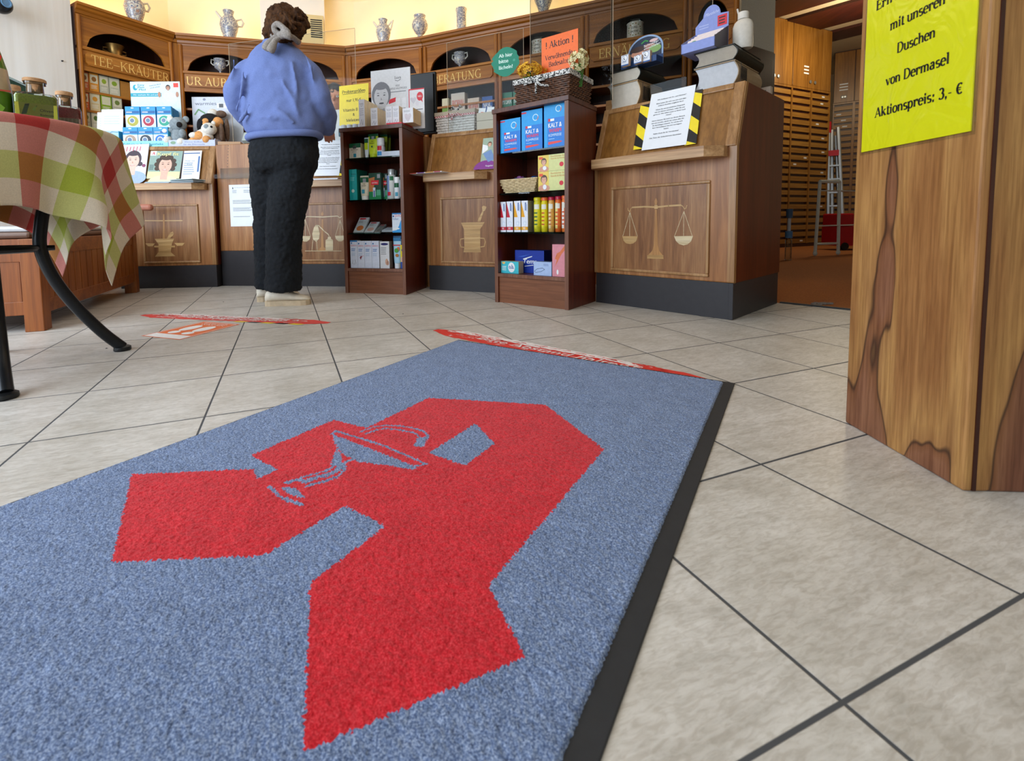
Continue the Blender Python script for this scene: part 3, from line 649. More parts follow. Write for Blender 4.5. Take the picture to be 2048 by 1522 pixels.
MORTAR = [('f', 'wood_inlay', -.0042, 0, [(503, 762), (698, 757), (685, 780), (662, 815), (662, 965), (668, 1005), (524, 1005), (532, 965), (528, 815), (512, 780)]), ('r', 'wood_inlay', -.0043, .006, [(526, 893), (500, 898), (495, 930), (503, 962), (530, 965)]), ('r', 'wood_inlay', -.0043, .006, [(664, 890), (695, 892), (704, 920), (695, 957), (666, 962)]),
  ('f', 'wood_inlay', -.0042, 0, [(640, 750), (655, 715), (680, 665), (676, 632), (690, 622), (714, 632), (706, 655), (690, 672), (672, 725), (664, 752)]), ('r', 'wood_inlay_brown', -.0045, .003, [(520, 800), (680, 796)]), ('r', 'wood_inlay_brown', -.0045, .002, [(532, 880), (662, 878)]), ('r', 'wood_inlay_brown', -.0045, .002, [(534, 960), (662, 957)])]
lectern('counter between the two shelf units with an inlaid mortar and pestle', C2, .60, .5, (.103, .50, .186, .62), MORTAR, (800, 260), 4.113, (.004, .46))
RETORT = [('r', 'wood_inlay_pale', -.0042, .006, [(785, 722), (800, 712), (930, 716), (1050, 708), (1070, 722), (1085, 712)]), ('f', 'wood_inlay_brown', -.0044, 0, [(920, 735), (935, 735), (938, 960), (968, 992), (890, 992), (916, 960)]), ('f', 'wood_inlay_brown', -.0044, 0, [(927, 668), (936, 690), (930, 706), (920, 706), (915, 690)]),
  ('r', 'wood_inlay_pale', -.0042, .003, [(785, 735), (745, 870)]), ('r', 'wood_inlay_pale', -.0042, .003, [(785, 735), (788, 870)]), ('r', 'wood_inlay_pale', -.0042, .003, [(785, 735), (828, 870)]), ('r', 'wood_inlay_pale', -.0042, .003, [(1072, 740), (1034, 868)]), ('r', 'wood_inlay_pale', -.0042, .003, [(1072, 740), (1072, 868)]), ('r', 'wood_inlay_pale', -.0042, .003, [(1072, 740), (1112, 868)]),
  ('f', 'wood_inlay_pale', -.0042, 0, [(745, 872), (830, 872), (822, 900), (800, 918), (775, 918), (752, 900)]), ('f', 'wood_inlay_pale', -.0042, 0, [(1030, 870), (1116, 868), (1108, 896), (1085, 916), (1060, 916), (1038, 898)]),
  ('f', 'wood_inlay_pale', -.0046, 0, [(875, 778), (890, 785), (905, 850), (900, 895), (875, 920), (850, 900), (843, 855), (858, 800)]), ('r', 'wood_inlay_pale', -.0046, .007, [(875, 785), (895, 785), (940, 830), (975, 858), (985, 880)]), ('f', 'wood_inlay_pale', -.0046, 0, [(972, 878), (996, 878), (998, 895), (1014, 905), (1015, 990), (952, 990), (953, 905), (970, 895)]),
  ('r', 'wood_inlay_pale', -.0045, .004, [(785, 995), (1082, 995)]), ('r', 'wood_inlay_pale', -.0045, .004, [(850, 905), (840, 992)]), ('r', 'wood_inlay_pale', -.0045, .004, [(880, 915), (885, 992)])]
lectern('counter behind the customer with inlaid scales and a retort', C1, .70, .40, (.10, .60, .186, .612), RETORT, (420, 260), 4.113)
SMALLSC = [('r', 'wood_inlay', -.0042, .007, [(1135, 395), (1280, 396), (1425, 395)]), ('f', 'wood_inlay_brown', -.0044, 0, [(1275, 345), (1288, 345), (1290, 540), (1272, 540)]), ('f', 'wood_inlay', -.0046, 0, [(1210, 537), (1362, 535), (1345, 575), (1335, 640), (1372, 672), (1212, 676), (1240, 640), (1240, 580)]),
  ('f', 'wood_inlay', -.0042, 0, [(1135, 572), (1212, 572), (1195, 595), (1160, 595)]), ('f', 'wood_inlay', -.0042, 0, [(1362, 568), (1445, 568), (1425, 590), (1385, 592)]), ('f', 'wood_inlay', -.0046, 0, [(1305, 535), (1330, 490), (1350, 480), (1360, 495), (1352, 512), (1325, 535)]), ('r', 'wood_inlay', -.0047, .012, [(1210, 597), (1365, 597)])]
lectern('counter behind the check tablecloth with magazines on its desk', C0, .71, .5, (.19, .60, .186, .62), SMALLSC, (0, 340), 3.902)
# plain filler section between the two lecterns
o = thing('counter_section', 'plain drilled counter section left of the customer, a notice taped on', 'counter', CB.w(0, 0), CB.rz)
m_ = MB(); m_.box(0, CB.len, 0, .45, .267, 1.06, 'wood_counter'); m_.build('carcass', o, bevel=.004); m_ = MB(); m_.box(.0, CB.len, .004, .44, 0, .267, 'plinth'); m_.build('plinth', o)
m_ = MB()
for k in range(11): m_.ell(.105 - k * .0022, 1.05 - k * .022, .0032, .0032, -.0006, 'black_plastic', 8)
m_.build('peg_holes', o)
m_ = MB(); m_.box(.03, .43, -.002, .0, .805, .885, 'acrylic'); m_.box(.03, .43, -.075, -.002, .803, .808, 'acrylic'); m_.box(.03, .43, -.078, -.074, .803, .835, 'acrylic'); m_.build('leaflet_rack', o)['label'] = 'clear acrylic leaflet holder'

# ================================================================== shelf units
def shelf_unit(label, pl, w, D):
    o = thing('shelf_unit', label, 'shelf', pl.w(0, 0), pl.rz); t = .022; H = 1.07
    for x in (0, w - t):
        m_ = MB(); m_.box(x, x + t, .004, D, 0, H - .025, 'wood_side'); m_.box(x, x + t, 0, .004, 0, H - .025, 'wood_shelf_edge'); m_.build('side_panel', o, bevel=.001)
    m_ = MB(); m_.box(-.004, w + .004, -.006, D, H - .025, H, 'wood_shelf'); m_.build('top_board', o, bevel=.002)
    m_ = MB(); m_.box(t, w - t, D - .012, D - .002, .1, H - .026, 'wood_side'); m_.build('back_panel', o)
    m_ = MB(); m_.box(t, w - t, .004, D - .013, .147, .165, 'wood_shelf'); m_.box(t, w - t, .001, .004, .147, .165, 'wood_shelf_edge'); m_.build('bottom_shelf', o)
    m_ = MB(); m_.box(t, w - t, .012, .03, 0, .146, 'wood_shelf_kick'); m_.build('kick_board', o)
    for z in (.395, .61, .88 if pl is U1 else .83):
        m_ = MB(); m_.box(t + .001, w - t - .001, .02, D - .02, z - .008, z, 'glass_green'); m_.build('glass_shelf', o)['label'] = 'green-edged glass shelf'
        for x in (t + .012, w - t - .012):
            for y in (.06, D - .07): m_ = MB(); m_.lathe([(.002, -.028), (.008, -.012), (.008, -.0082)], 'acrylic', 8, (x, y, z)); m_.build('shelf_peg', o)
    return o
shelf_unit('dark wood shelf unit with foot-care tubes and creams, right of the customer', U1, .438, .34)
shelf_unit('dark wood shelf unit with blue compress boxes and tissues', U2, .457, .33)

# ================================================================== apothecary wall cabinets
def niche_arch(x0, x1, zs, zt, n=22): return [(x0 + (x1 - x0) * i / n, zs + (zt - zs) * math.sqrt(max(0, 1 - (2 * i / n - 1) ** 2))) for i in range(n + 1)]
def bay(label, pl, xa, xb, txt=None, plaque=True, tx=None, D=.36, nxt=None):
    w = xb - xa; o = thing('wall_cabinet', label, 'cabinet', pl.w(xa, 0), pl.rz); F = .06
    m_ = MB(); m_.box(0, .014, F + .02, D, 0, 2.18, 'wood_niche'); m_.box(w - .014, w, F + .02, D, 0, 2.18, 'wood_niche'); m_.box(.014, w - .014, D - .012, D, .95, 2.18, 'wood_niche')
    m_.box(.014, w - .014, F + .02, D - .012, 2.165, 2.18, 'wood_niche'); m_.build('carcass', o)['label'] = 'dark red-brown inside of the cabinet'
    ar = niche_arch(.065, w - .065, 1.885, 2.058); m_ = MB()
    fr = [(0.0, 1.885)] + ar + [(w, 1.885), (w, 2.125), (0, 2.125)]
    m_.prism(fr, F, F + .02, 'wood_wall', 'y'); m_.build('arch_panel', o)['label'] = 'light wood board with a round-arched opening'
    m_ = MB(); prof = [(F + .02, 2.112), (F - .004, 2.112), (F - .006, 2.125), (F - .016, 2.13), (F - .02, 2.150), (F - .042, 2.160), (F - .05, 2.178), (F - .06, 2.182), (F - .062, 2.2), (D, 2.2), (D, 2.182), (F + .02, 2.182)]
    m_.prism(prof, 0, w, 'wood_wall', 'x'); m_.build('cornice', o)
    m_ = MB(); m_.box(.005, w - .005, F - .012, D - .012, 1.862, 1.885, 'wood_wall'); m_.build('niche_board', o, bevel=.003)
    m_ = MB(); m_.box(.0, w, F + .002, F + .02, 1.725, 1.862, 'wood_wall'); m_.box(0, w, F - .008, F + .02, 1.698, 1.73, 'wood_wall'); m_.build('sign_rail', o, bevel=.002)
    if plaque:
        c = .022; a0, a1, z0, z1 = .05, w - .05, 1.742, 1.846
        m_ = MB(); m_.prism([(a0 + c, z0), (a1 - c, z0), (a1, z0 + c), (a1, z1 - c), (a1 - c, z1), (a0 + c, z1), (a0, z1 - c), (a0, z0 + c)], F - .014, F + .002, 'wood_wall', 'y'); pq = m_.build('sign_plaque', o, bevel=.004)
        if txt:
            m_ = MB(); h = .074; roman(m_, txt, (tx[0] + tx[1]) / 2, 1.757, h, F - .0152, 'gold', w=tx[1] - tx[0], T=.085, t=.035); m_.build('gold_lettering', pq)['label'] = 'gold roman capitals'
    for x in (.019, w - .019):
        m_ = MB(); m_.lathe([(.017, .9), (.017, 2.118)], 'wood_wall_vertical', 12, (x, F - .002, 0)); m_.build('pilaster', o, smooth=True)
    for z in (1.555, 1.40, 1.245, 1.09, .95):
        m_ = MB(); m_.box(.014, w - .014, F + .022, D - .012, z - .018, z, 'wood_wall'); m_.build('shelf_board', o)
    m_ = MB(); m_.box(0, w, F, D, 0, .93, 'wood_wall_vertical'); m_.build('base_cupboard', o)
    if nxt:                                                    # wedge that closes the angle to the next cabinet
        A_ = pl.w(xa, 0).xy; lc = lambda p: ((p.xy - A_).dot(pl.u), (p.xy - A_).dot(pl.n)); m_ = MB()
        m_.prism([lc(pl.w(xb, F + .006)), lc(pl.w(xb, D)), lc(nxt.w(0, D)), lc(nxt.w(0, F + .006))][::-1], 0, 2.13, 'wood_wall_vertical', 'z')
        m_.prism([lc(pl.w(xb, .002)), lc(pl.w(xb, D)), lc(nxt.w(0, D)), lc(nxt.w(0, .002))][::-1], 2.182, 2.199, 'wood_wall', 'z'); m_.prism([lc(pl.w(xb, .045)), lc(pl.w(xb, D)), lc(nxt.w(0, D)), lc(nxt.w(0, .045))][::-1], 2.131, 2.181, 'wood_wall', 'z'); m_.build('corner_post', o)
    return o
bay('wall cabinet at the far left with tea boxes below its gold sign', W0, .012, .735, 'TEE–KRÄUTER', tx=(.085, .672), nxt=W1)
bay('wall cabinet with a small white cup in its arch, left of the customer', W1, 0, .74, 'UR AUB', tx=(.055, .40))
bay('wall cabinet hidden mostly behind the head of the customer', W1, .74, 1.48, nxt=W2)
bay('wall cabinet with an empty arch above the cosmetics poster', W2, .0, .785, nxt=W3)
bay('wall cabinet with a two-handled trophy cup in its arch', W3, 0, .757, 'BERATUNG', tx=(.105, .60))
bay('wall cabinet behind the orange sign and the flower basket', W3, .757, 1.518)
sA = W3.at(1251, 102, .05)[0]; pt = (W3.at(1332, 88, .05)[0] - sA) / 5
bay('wall cabinet with a white lidded jar in its arch', W3, 1.518, 2.283, 'ERNÄHRUNG', tx=(sA - 3.5 * pt - 1.518, sA + 5.5 * pt - 1.518))
bay('wall cabinet at the right end behind the hanging screen', W3, 2.283, 2.62)
# cove light behind the cornice
for i, pl in enumerate((W0, W1, W2, W3)):
    a = .1; b = pl.len - .1
    if pl is W3: b = 2.5
    p, q_ = pl.w((a + b) / 2, .22, 2.215), pl.w((a + b) / 2, .30, 2.6)
    lo = area('cove_light', p, q_, b - a, .05, 4.6 * (b - a), (1, .66, .26)); 
    lo.rotation_euler = (math.radians(180 - 8), 0, pl.rz)
# ================================================================== printed goods
RD, WT, BK, GY = ink('cf2030'), ink('eceef0'), ink('17181c'), ink('8d9094')
def lines(mb, x0, x1, z0, z1, n, y, k, seed=0):
    r = random.Random(seed + n); dz = (z1 - z0) / max(n, 1)
    for i in range(n):
        z = z1 - (i + .7) * dz; a, b = (0, r.uniform(0, .25) * (x1 - x0)); mb.rect(x0 + a, x1 - b, z, z + dz * .4, y, k)
def face(mb, cx, cz, s, y, hair='3b2a20', skin='d8a98c', dark='5a3326', curls=0, shoulder=None, smile=True, mono=False):
    e = .0002; H, S, D = ink(hair), ink(skin), ink(dark)
    if shoulder: mb.ell(cx, cz - 1.15 * s, .95 * s, .5 * s, y, ink(shoulder)); mb.rect(cx - .22 * s, cx + .22 * s, cz - .95 * s, cz - .3 * s, y - e, S)
    r = random.Random(int(cx * 1e4) + 3)
    mb.ell(cx, cz + .14 * s, .53 * s, .62 * s, y - e * .5, H)
    for i in range(curls):
        a = -.5 + 4.1 * i / max(curls - 1, 1); mb.ell(cx + .54 * s * math.cos(a), cz + .06 * s + .56 * s * math.sin(a), .17 * s, .16 * s, y - e * .6, H, 10)
    mb.ell(cx, cz + .02 * s, .40 * s, .52 * s, y - 2 * e, S); mb.ell(cx, cz - .22 * s, .30 * s, .36 * s, y - 2.1 * e, S)
    mb.ell(cx, cz + .50 * s, .34 * s, .13 * s, y - 2.5 * e, H)
    for sx in (-1, 1):
        mb.ell(cx + sx * .17 * s, cz + .10 * s, .065 * s, .026 * s, y - 3 * e, D, 10); mb.flat([(cx + sx * .08 * s, cz + .19 * s), (cx + sx * .27 * s, cz + .21 * s), (cx + sx * .18 * s, cz + .235 * s)], y - 3 * e, D)
    mb.flat([(cx - .02 * s, cz + .02 * s), (cx + .055 * s, cz - .13 * s), (cx - .045 * s, cz - .135 * s)], y - 3 * e, ink('9a9ba0' if mono else 'c4917a'))
    mb.ell(cx, cz - .29 * s, .14 * s, .042 * s, y - 3 * e, ink('c06a62') if not mono else D, 12)
    if smile: mb.ell(cx, cz - .282 * s, .11 * s, .022 * s, y - 3.5 * e, WT, 10)
pl_w = {U1: .438, U2: .457}
def spot(pl, x0, x1, yt, zb, d):
    s0, zt = pl.at(x0, yt, d); s1, zt2 = pl.at(x1, yt, d); _, z = pl.at((x0 + x1) / 2, yt, d)
    if pl is U1 or pl is U2:                                   # keep clear of the unit's side panels
        s1 = min(s1, pl_w[pl] - .0235) if zb < 1.0 else s1; s0 = max(s0, .0235) if zb < 1.0 else s0
    return s0, s1, z - zb
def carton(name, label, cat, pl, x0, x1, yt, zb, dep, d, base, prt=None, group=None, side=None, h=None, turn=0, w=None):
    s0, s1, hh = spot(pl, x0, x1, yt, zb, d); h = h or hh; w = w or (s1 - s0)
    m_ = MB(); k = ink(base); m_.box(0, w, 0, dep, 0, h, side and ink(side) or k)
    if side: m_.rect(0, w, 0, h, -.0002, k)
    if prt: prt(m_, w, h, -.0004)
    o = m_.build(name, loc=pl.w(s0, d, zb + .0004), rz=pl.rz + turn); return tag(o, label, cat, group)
def squeeze_tube(label, pl, x0, x1, yt, zb, d, base, cap, prt=None, group=None, crimp=None, capup=False):
    """tube standing on its cap: round at the cap, flat at the crimped end"""
    s0, s1, h = spot(pl, x0, x1, yt, zb, d); w = s1 - s0; o = thing('squeeze_tube', label, 'tube', pl.w((s0 + s1) / 2, d + w * .3, zb + .0004), pl.rz, group); n = 20
    m_ = MB(); rr = w * .40; st = [(h * .16, rr, rr * .75), (h * .3, w * .44, rr * .68), (h * .6, w * .48, rr * .42), (h * .9, w * .5, .004), (h * .93, w * .5, .0022), (h, w * .5, .002)]
    rings = [[(a * math.cos(2 * PI * i / n), b * math.sin(2 * PI * i / n), z) for i in range(n)] for z, a, b in st]; vs = [p for r in rings for p in r]
    fs = [(j * n + i, j * n + (i + 1) % n, (j + 1) * n + (i + 1) % n, (j + 1) * n + i) for j in range(len(st) - 1) for i in range(n)] + [tuple(range(n))[::-1], tuple(range(len(vs) - n, len(vs)))]
    m_.add(vs, fs, ink(base)); m_.mi = [m_.m(ink(crimp)) if crimp and i >= n * 3 and i < n * 5 else a for i, a in enumerate(m_.mi)]
    bo = m_.build('body', o, smooth=True)
    if prt: q = MB(); prt(q, w, h, -rr * .76); q.build('label_print', bo)
    m_ = MB(); m_.lathe([(rr * .86, 0), (rr * .9, h * .155)], ink(cap), 20); m_.build('cap', o, smooth=True); return o
def bottle(label, pl, x0, x1, yt, zb, d, base, cap, prt=None, group=None, name='bottle', capf=.22, capw=.8, capm=0):
    s0, s1, h = spot(pl, x0, x1, yt, zb, d); w = s1 - s0; r = w / 2; o = thing(name, label, 'bottle', pl.w((s0 + s1) / 2, d + r, zb + .0004), pl.rz, group)
    m_ = MB(); m_.lathe([(r * .9, 0), (r, .004), (r, h * (1 - capf) - r * .5), (r * .9, h * (1 - capf) - r * .2), (r * capw * .9, h * (1 - capf))], ink(base), 24); bo = m_.build('body', o, smooth=True)
    if prt: q = MB(); prt(q, w, h, 0); _wrap(q, r); q.build('label_print', bo)
    m_ = MB(); m_.lathe([(r * capw, h * (1 - capf)), (r * capw, h * .985), (r * capw * .9, h)], ink(cap, .3, capm), 20); m_.build('cap', o, smooth=True); return o
def _wrap(q, r):
    q.v = [((r + .0004 - p[1]) * math.sin(max(-1.5, min(1.5, p[0] / r))), -(r + .0004 - p[1]) * math.cos(max(-1.5, min(1.5, p[0] / r))), p[2]) for p in q.v]
def strips(m_, x0, x1, z0, z1, y, k, n=8):
    for i in range(n): m_.rect(x0 + (x1 - x0) * i / n, x0 + (x1 - x0) * (i + 1) / n, z0, z1, y, k)

# ------------------------------------------------------------------ left shelf unit (foot care)
d = .06; z4 = .8804; DG = ink('0f5a35')
def p_salve(m, w, h, y): m.rect(0, w, h * .72, h, y, DG); m.rect(w * .32, w * .62, h * .66, h * .86, y - .0003, ink('4a4d49')); sans(m, 'Gel Balsam', w * .45, h * .55, .010, y, BK, w=w * .6); lines(m, w * .25, w * .75, h * .4, h * .5, 2, y, GY); m.rect(w * .36, w * .6, h * .1, h * .34, y, ink('2b8aa0'))
carton('salve_carton', 'cream carton with a dark green lid band on the top glass shelf', 'carton', U1, 698, 721, 287, z4, .05, d, 'ded3bd', p_salve, side='d8cba6')
def p_tube_green(m, w, h, y): m.rect(-.3 * w, .3 * w, h * .78, h * .92, y * .25 - .001, DG); m.rect(-.12 * w, .14 * w, h * .76, h * .9, y * .25 - .002, GY); sans(m, 'Gel', 0, h * .66, .008, y * .7 - .001, BK); sans(m, 'Balsam', 0, h * .58, .008, y * .8 - .001, BK); m.ell(0, h * .46, .006, .006, y, DG, 12)
squeeze_tube('tall lime-green tube with a dark green crimped end, front row of the top glass shelf', U1, 733, 753, 267, z4, d, 'c2d61c', 'b8cc1a', p_tube_green, crimp='0f5a35')
squeeze_tube('small slim tube, green above yellow above white, left of the tall lime tube', U1, 727, 736, 275, z4, d + .01, 'd8dfe4', 'e6e9ec', lambda m, w, h, y: (m.rect(-.35 * w, .35 * w, h * .42, h * .74, y * .8 - .001, ink('c2d61c')), m.rect(-.4 * w, .4 * w, h * .74, h * .94, y * .4 - .001, DG)))
bottle('white spray can with a red and a blue square on the top glass shelf', U1, 750, 765, 275, z4, d, 'd7dade', 'eef0f2', lambda m, w, h, y: (strips(m, -.3 * w, .3 * w, h * .36, h * .58, y, RD, 5), strips(m, -.3 * w, .3 * w, h * .1, h * .3, y, ink('2f8fd0'), 5)), capf=.36, capw=.92)
squeeze_tube('lime tube standing in the back behind the white spray can', U1, 757, 772, 268, z4, d + .09, 'a9bd1a', '94a716', None, crimp='0f5a35')
squeeze_tube('darker lime tube standing at the back right of the top glass shelf', U1, 764, 779, 270, z4, d + .14, '8e9e18', '7d8c15', None, crimp='0f5a35')
carton('flat_box', 'flat white box lying at the right of the top glass shelf', 'carton', U1, 763, 807, 302, z4, .12, d + .0, 'd3d8e4')
z3 = .6104; TE = '0f9a98'
carton('foot_bath_carton', 'tall turquoise carton with a pale round seal, at the left of its shelf', 'carton', U1, 698, 713, 339, z3, .14, d - .02, TE, lambda m, w, h, y: (m.ell(w * .45, h * .3, .011, .011, y, ink('bcd0c4')), sans(m, 'Balsam', w * .6, h * .83, .007, y, BK, w=w * .6), lines(m, w * .15, w * .7, h * .62, h * .76, 3, y, ink('6cc3bf'))), side='0b6a5c')
def p_foot(m, w, h, y): m.rect(-.42 * w, .42 * w, h * .72, h * .93, y * .3 - .0015, DG); m.rect(-.16 * w, .18 * w, h * .72, h * .88, y * .3 - .003, GY); sans(m, 'Fuß', 0, h * .63, .008, y * .65 - .001, BK); sans(m, 'Balsam', 0, h * .56, .008, y * .7 - .001, BK); m.rect(-.2 * w, .1 * w, h * .26, h * .42, y - .001, ink('3c93ab'))
squeeze_tube('cream tube with green top and blue square beside the turquoise carton', U1, 717, 736, 351, z3, d - .02, 'd9ceb4', 'e9e6df', p_foot)
def p_set(m, w, h, y): m.flat([(0, h * .3), (w * .4, h * .3), (w * .5, h * .85), (0, h * .8)], y, ink('b9733d')); m.rect(0, w, 0, h * .3, y - .0002, ink('0c7a45')); m.flat([(w * .18, h * .55), (w * .8, h * .55), (w * .84, h * .72), (w * .2, h * .72)], y - .0004, RD); sans(m, 'EXTRA', w * .5, h * .6, .009, y - .0006, WT); m.rect(w * .7, w * .95, h * .8, h * .95, y, GY); m.rect(w * .34, w * .54, h * .1, h * .45, y - .0006, ink('c9d4e0')); m.rect(w * .39, w * .49, h * .1, h * .34, y - .0008, ink('3b4f8c')); m.rect(w * .62, w * .95, h * .15, h * .36, y - .0005, ink('4c9a78'))
carton('gift_carton', 'green carton with a red banner and an autumn picture, front one of two', 'carton', U1, 737, 761, 346, z3, .035, d - .02, '14402e', p_set, 'green gift cartons')
carton('gift_carton', 'green carton with a red banner mostly hidden behind its twin and a bottle', 'carton', U1, 762, 774, 347, z3, .035, d + .02, '0e3324', p_set, 'green gift cartons')
bottle('tall white bottle with a silver cap and blue-green print', U1, 770, 787, 338, z3, d, 'd3d6d2', 'b4b7b8', lambda m, w, h, y: (strips(m, -.42 * w, -.06 * w, h * .1, h * .78, y, ink('7f97c9'), 4), strips(m, .0, .4 * w, h * .62, h * .76, y, ink('15683a'), 4), strips(m, -.3 * w, .1 * w, h * .12, h * .24, y - .0003, RD, 4)), capf=.18, capw=.8, capm=.5)
bottle('dark-topped dispenser bottle half hidden at the back of the cream shelf', U1, 783, 795, 340, z3, d + .10, '9aa5a0', '3a453c', None, capf=.3, capw=.5)
bottle('short white bottle with a green shoulder band and blue square', U1, 786, 797, 354, z3, d - .025, 'dde1e4', 'eef0f0', lambda m, w, h, y: (strips(m, -.45 * w, .45 * w, h * .52, h * .72, y, DG, 6), strips(m, -.2 * w, .3 * w, h * .12, h * .3, y, ink('3c93ab'), 4)), capf=.26, capw=.95)
bottle('tall pale bottle with a green neck band at the right end of the cream shelf', U1, 797, 808, 336, z3, d - .01, 'cfdde6', 'e3eaec', lambda m, w, h, y: (strips(m, -.45 * w, .45 * w, h * .62, h * .78, y, ink('2f5d48'), 6), strips(m, -.25 * w, .25 * w, h * .15, h * .3, y, ink('3c93ab'), 4), strips(m, -.45 * w, .45 * w, 0, h * .06, y, DG, 6)), capf=.16, capw=.85)
z2 = .3954
# acrylic tray with reclining plaster packs
o = thing('acrylic_tray', 'clear acrylic tray holding tilted foot-plaster packs', 'tray', U1.w(.03, .03, z2 + .0004), U1.rz); m_ = MB(); m_.box(0, .31, 0, .003, 0, .075, 'acrylic'); m_.build('front_wall', o)
m_ = MB(); m_.box(0, .31, .0031, .15, 0, .002, 'acrylic'); m_.build('base', o); m_ = MB(); m_.box(.22, .223, .0031, .15, .0021, .07, 'acrylic'); m_.build('divider', o)
def lean_pack(label, s, wd, hg, ang, col, prt, dz=0, dy=0):
    m_ = MB(); R_ = Matrix.Rotation(ang, 4, 'X'); m_.box(0, wd, 0, .012, 0, hg, ink('c9ccd2'), R_); q = MB(); q.rect(0, wd, 0, hg, -.0002, ink(col)); prt(q, wd, hg, -.0004); 
    for f, i in zip(q.f, q.mi): m_.add([R_ @ Vector(q.v[a]) for a in f], [tuple(range(len(f)))], q.mats[i])
    tag(m_.build('plaster_pack', loc=U1.w(s, .045 + dy, z2 + .0035 + dz), rz=U1.rz), label, 'carton', 'packs reclining in the acrylic tray')
def p_pl(c): return lambda m, w, h, y: (m.rect(w * .1, w * .7, h * .86, h * .95, y, RD), lines(m, w * .1, w * .6, h * .62, h * .82, 3, y, GY), m.ell(w * .5, h * .28, w * .34, h * .17, y, ink(c)))
lean_pack('tilted plaster pack with an orange foot picture, left in the acrylic tray', .045, .075, .135, -.75, 'd3d6da', p_pl('dd7f44')); lean_pack('tilted plaster pack in pale grey, second in the acrylic tray', .125, .07, .115, -.95, 'd6d6da', p_pl('d9a59a'))
lean_pack('dull plaster pack sunk low in the middle of the acrylic tray', .20, .04, .11, -1.1, '8f8b88', p_pl('75706c')); lean_pack('small white pack lying behind the tray divider', .255, .075, .09, -1.35, 'd2d6e0', p_pl('b9bcc8'), .012)
def p_bath(m, w, h, y): m.rect(0, w, h * .93, h, y, ink('1f6fb0')); sans(m, 'GEHWOL', w * .58, h * .79, .016, y, RD, w=w * .72); m.rect(w * .05, w * .18, h * .79, h * .88, y, ink('1e4d8c')); sans(m, 'Fußbad', w * .32, h * .65, .013, y, ink('1e4d8c'), w=w * .5); m.flat([(w * .8, h * .62), (w * .95, h * .62), (w, h * .3), (w, 0), (0, 0), (0, h * .08), (w * .4, h * .12), (w * .62, h * .34)], y, ink('2f9ade')); m.ell(w * .35, h * .2, w * .33, h * .05, y - .0003, WT, 14)
carton('foot_bath_box', 'white and blue foot-bath carton at the right of the plaster tray', 'carton', U1, 784, 808, 426, z2, .05, d - .03, 'd9e2ee', p_bath, side='a8b7cf')
z1 = .1654
def p_gw(extra=None):
    def f(m, w, h, y):
        sans(m, 'GEHWOL', w * .5, h * .79, .0095, y, RD, w=w * .86); m.ell(w * .2, h * .9, .005, .006, y, ink('2f6fa8'), 8); lines(m, w * .15, w * .75, h * .6, h * .72, 2, y, ink('3a78b8'), 1); lines(m, w * .15, w * .8, h * .44, h * .56, 3, y, ink('a9bdd6'), 2)
        if extra: extra(m, w, h, y)
    return f
carton('foot_cream_carton', 'white foot-cream carton with a blue top corner and a scribbled heel drawing', 'carton', U1, 700, 714, 481, z1, .045, d - .04, 'd6dcec', p_gw(lambda m, w, h, y: (m.rect(0, w, h * .95, h, y, ink('1f6fb0')), m.ribbon([(w * .2, h * .15), (w * .35, h * .3), (w * .3, h * .14), (w * .6, h * .14), (w * .65, h * .3), (w * .8, h * .16)], .0015, y, GY))), 'white foot-cream cartons')
carton('foot_cream_carton', 'white foot-cream carton with a small red heart drawing', 'carton', U1, 714.5, 728, 482, z1, .045, d - .04, 'd6dcec', p_gw(lambda m, w, h, y: (m.flat([(w * .3, h * .38), (w * .5, h * .46), (w * .62, h * .42), (w * .45, h * .3)], y, ink('7a1b2a')), m.ribbon([(w * .55, h * .4), (w * .85, h * .46)], .002, y, RD))), 'white foot-cream cartons')
carton('foot_cream_carton', 'plain white foot-cream carton, third on the bottom shelf', 'carton', U1, 728.5, 742.5, 482, z1, .045, d - .04, 'd3daeb', p_gw(), 'white foot-cream cartons')
carton('foot_cream_carton', 'plain white foot-cream carton beside the hand-cream box', 'carton', U1, 743, 757.5, 482, z1, .045, d - .04, 'd3daeb', p_gw(), 'white foot-cream cartons')
carton('hand_cream_carton', 'white carton with a navy brand oval and a pair of hands', 'carton', U1, 759.5, 778, 483, z1, .05, d - .04, 'd8d9dd', lambda m, w, h, y: (m.ell(w * .5, h * .9, w * .4, h * .045, y, ink('2b2a6a')), lines(m, w * .1, w * .8, h * .5, h * .8, 5, y, GY), m.ell(w * .7, h * .24, w * .16, h * .12, y, ink('d3a58c')), m.ell(w * .82, h * .2, w * .12, h * .09, y, ink('c08f78'))), side='8d7f74')
def p_herb(m, w, h, y): m.rect(-.45 * w, .45 * w, h * .84, h * .94, y * .3 - .001, ink('2a77a8')); m.rect(-.46 * w, .46 * w, h * .70, h * .73, y * .55 - .001, RD); m.ell(-.02 * w, h * .55, w * .25, h * .07, y * .8 - .001, ink('4a9a3a')); m.ell(.2 * w, h * .6, w * .16, h * .06, y * .7 - .001, ink('d86a3a')); m.ell(.05 * w, h * .4, w * .2, h * .05, y * .9 - .001, ink('b5702c'))
squeeze_tube('pale blue herb foot-cream tube with a fruit picture, standing on the bottom shelf', U1, 784, 800, 472, z1, d - .03, 'a8cfe4', 'e4e9ee', p_herb, crimp='1d4f78')
carton('callus_carton', 'yellow and blue carton at the right end of the bottom shelf', 'carton', U1, 800.5, 809, 490, z1, .05, d - .03, 'e8d21f', lambda m, w, h, y: (m.ell(w * .6, h * .78, w * .3, h * .06, y, ink('245a9e')), m.ell(w * .5, h * .38, w * .4, h * .12, y, ink('dfb0a8')), m.rect(0, w, 0, h * .28, y - .0002, ink('1d4aa0'))), side='8c7f1c')
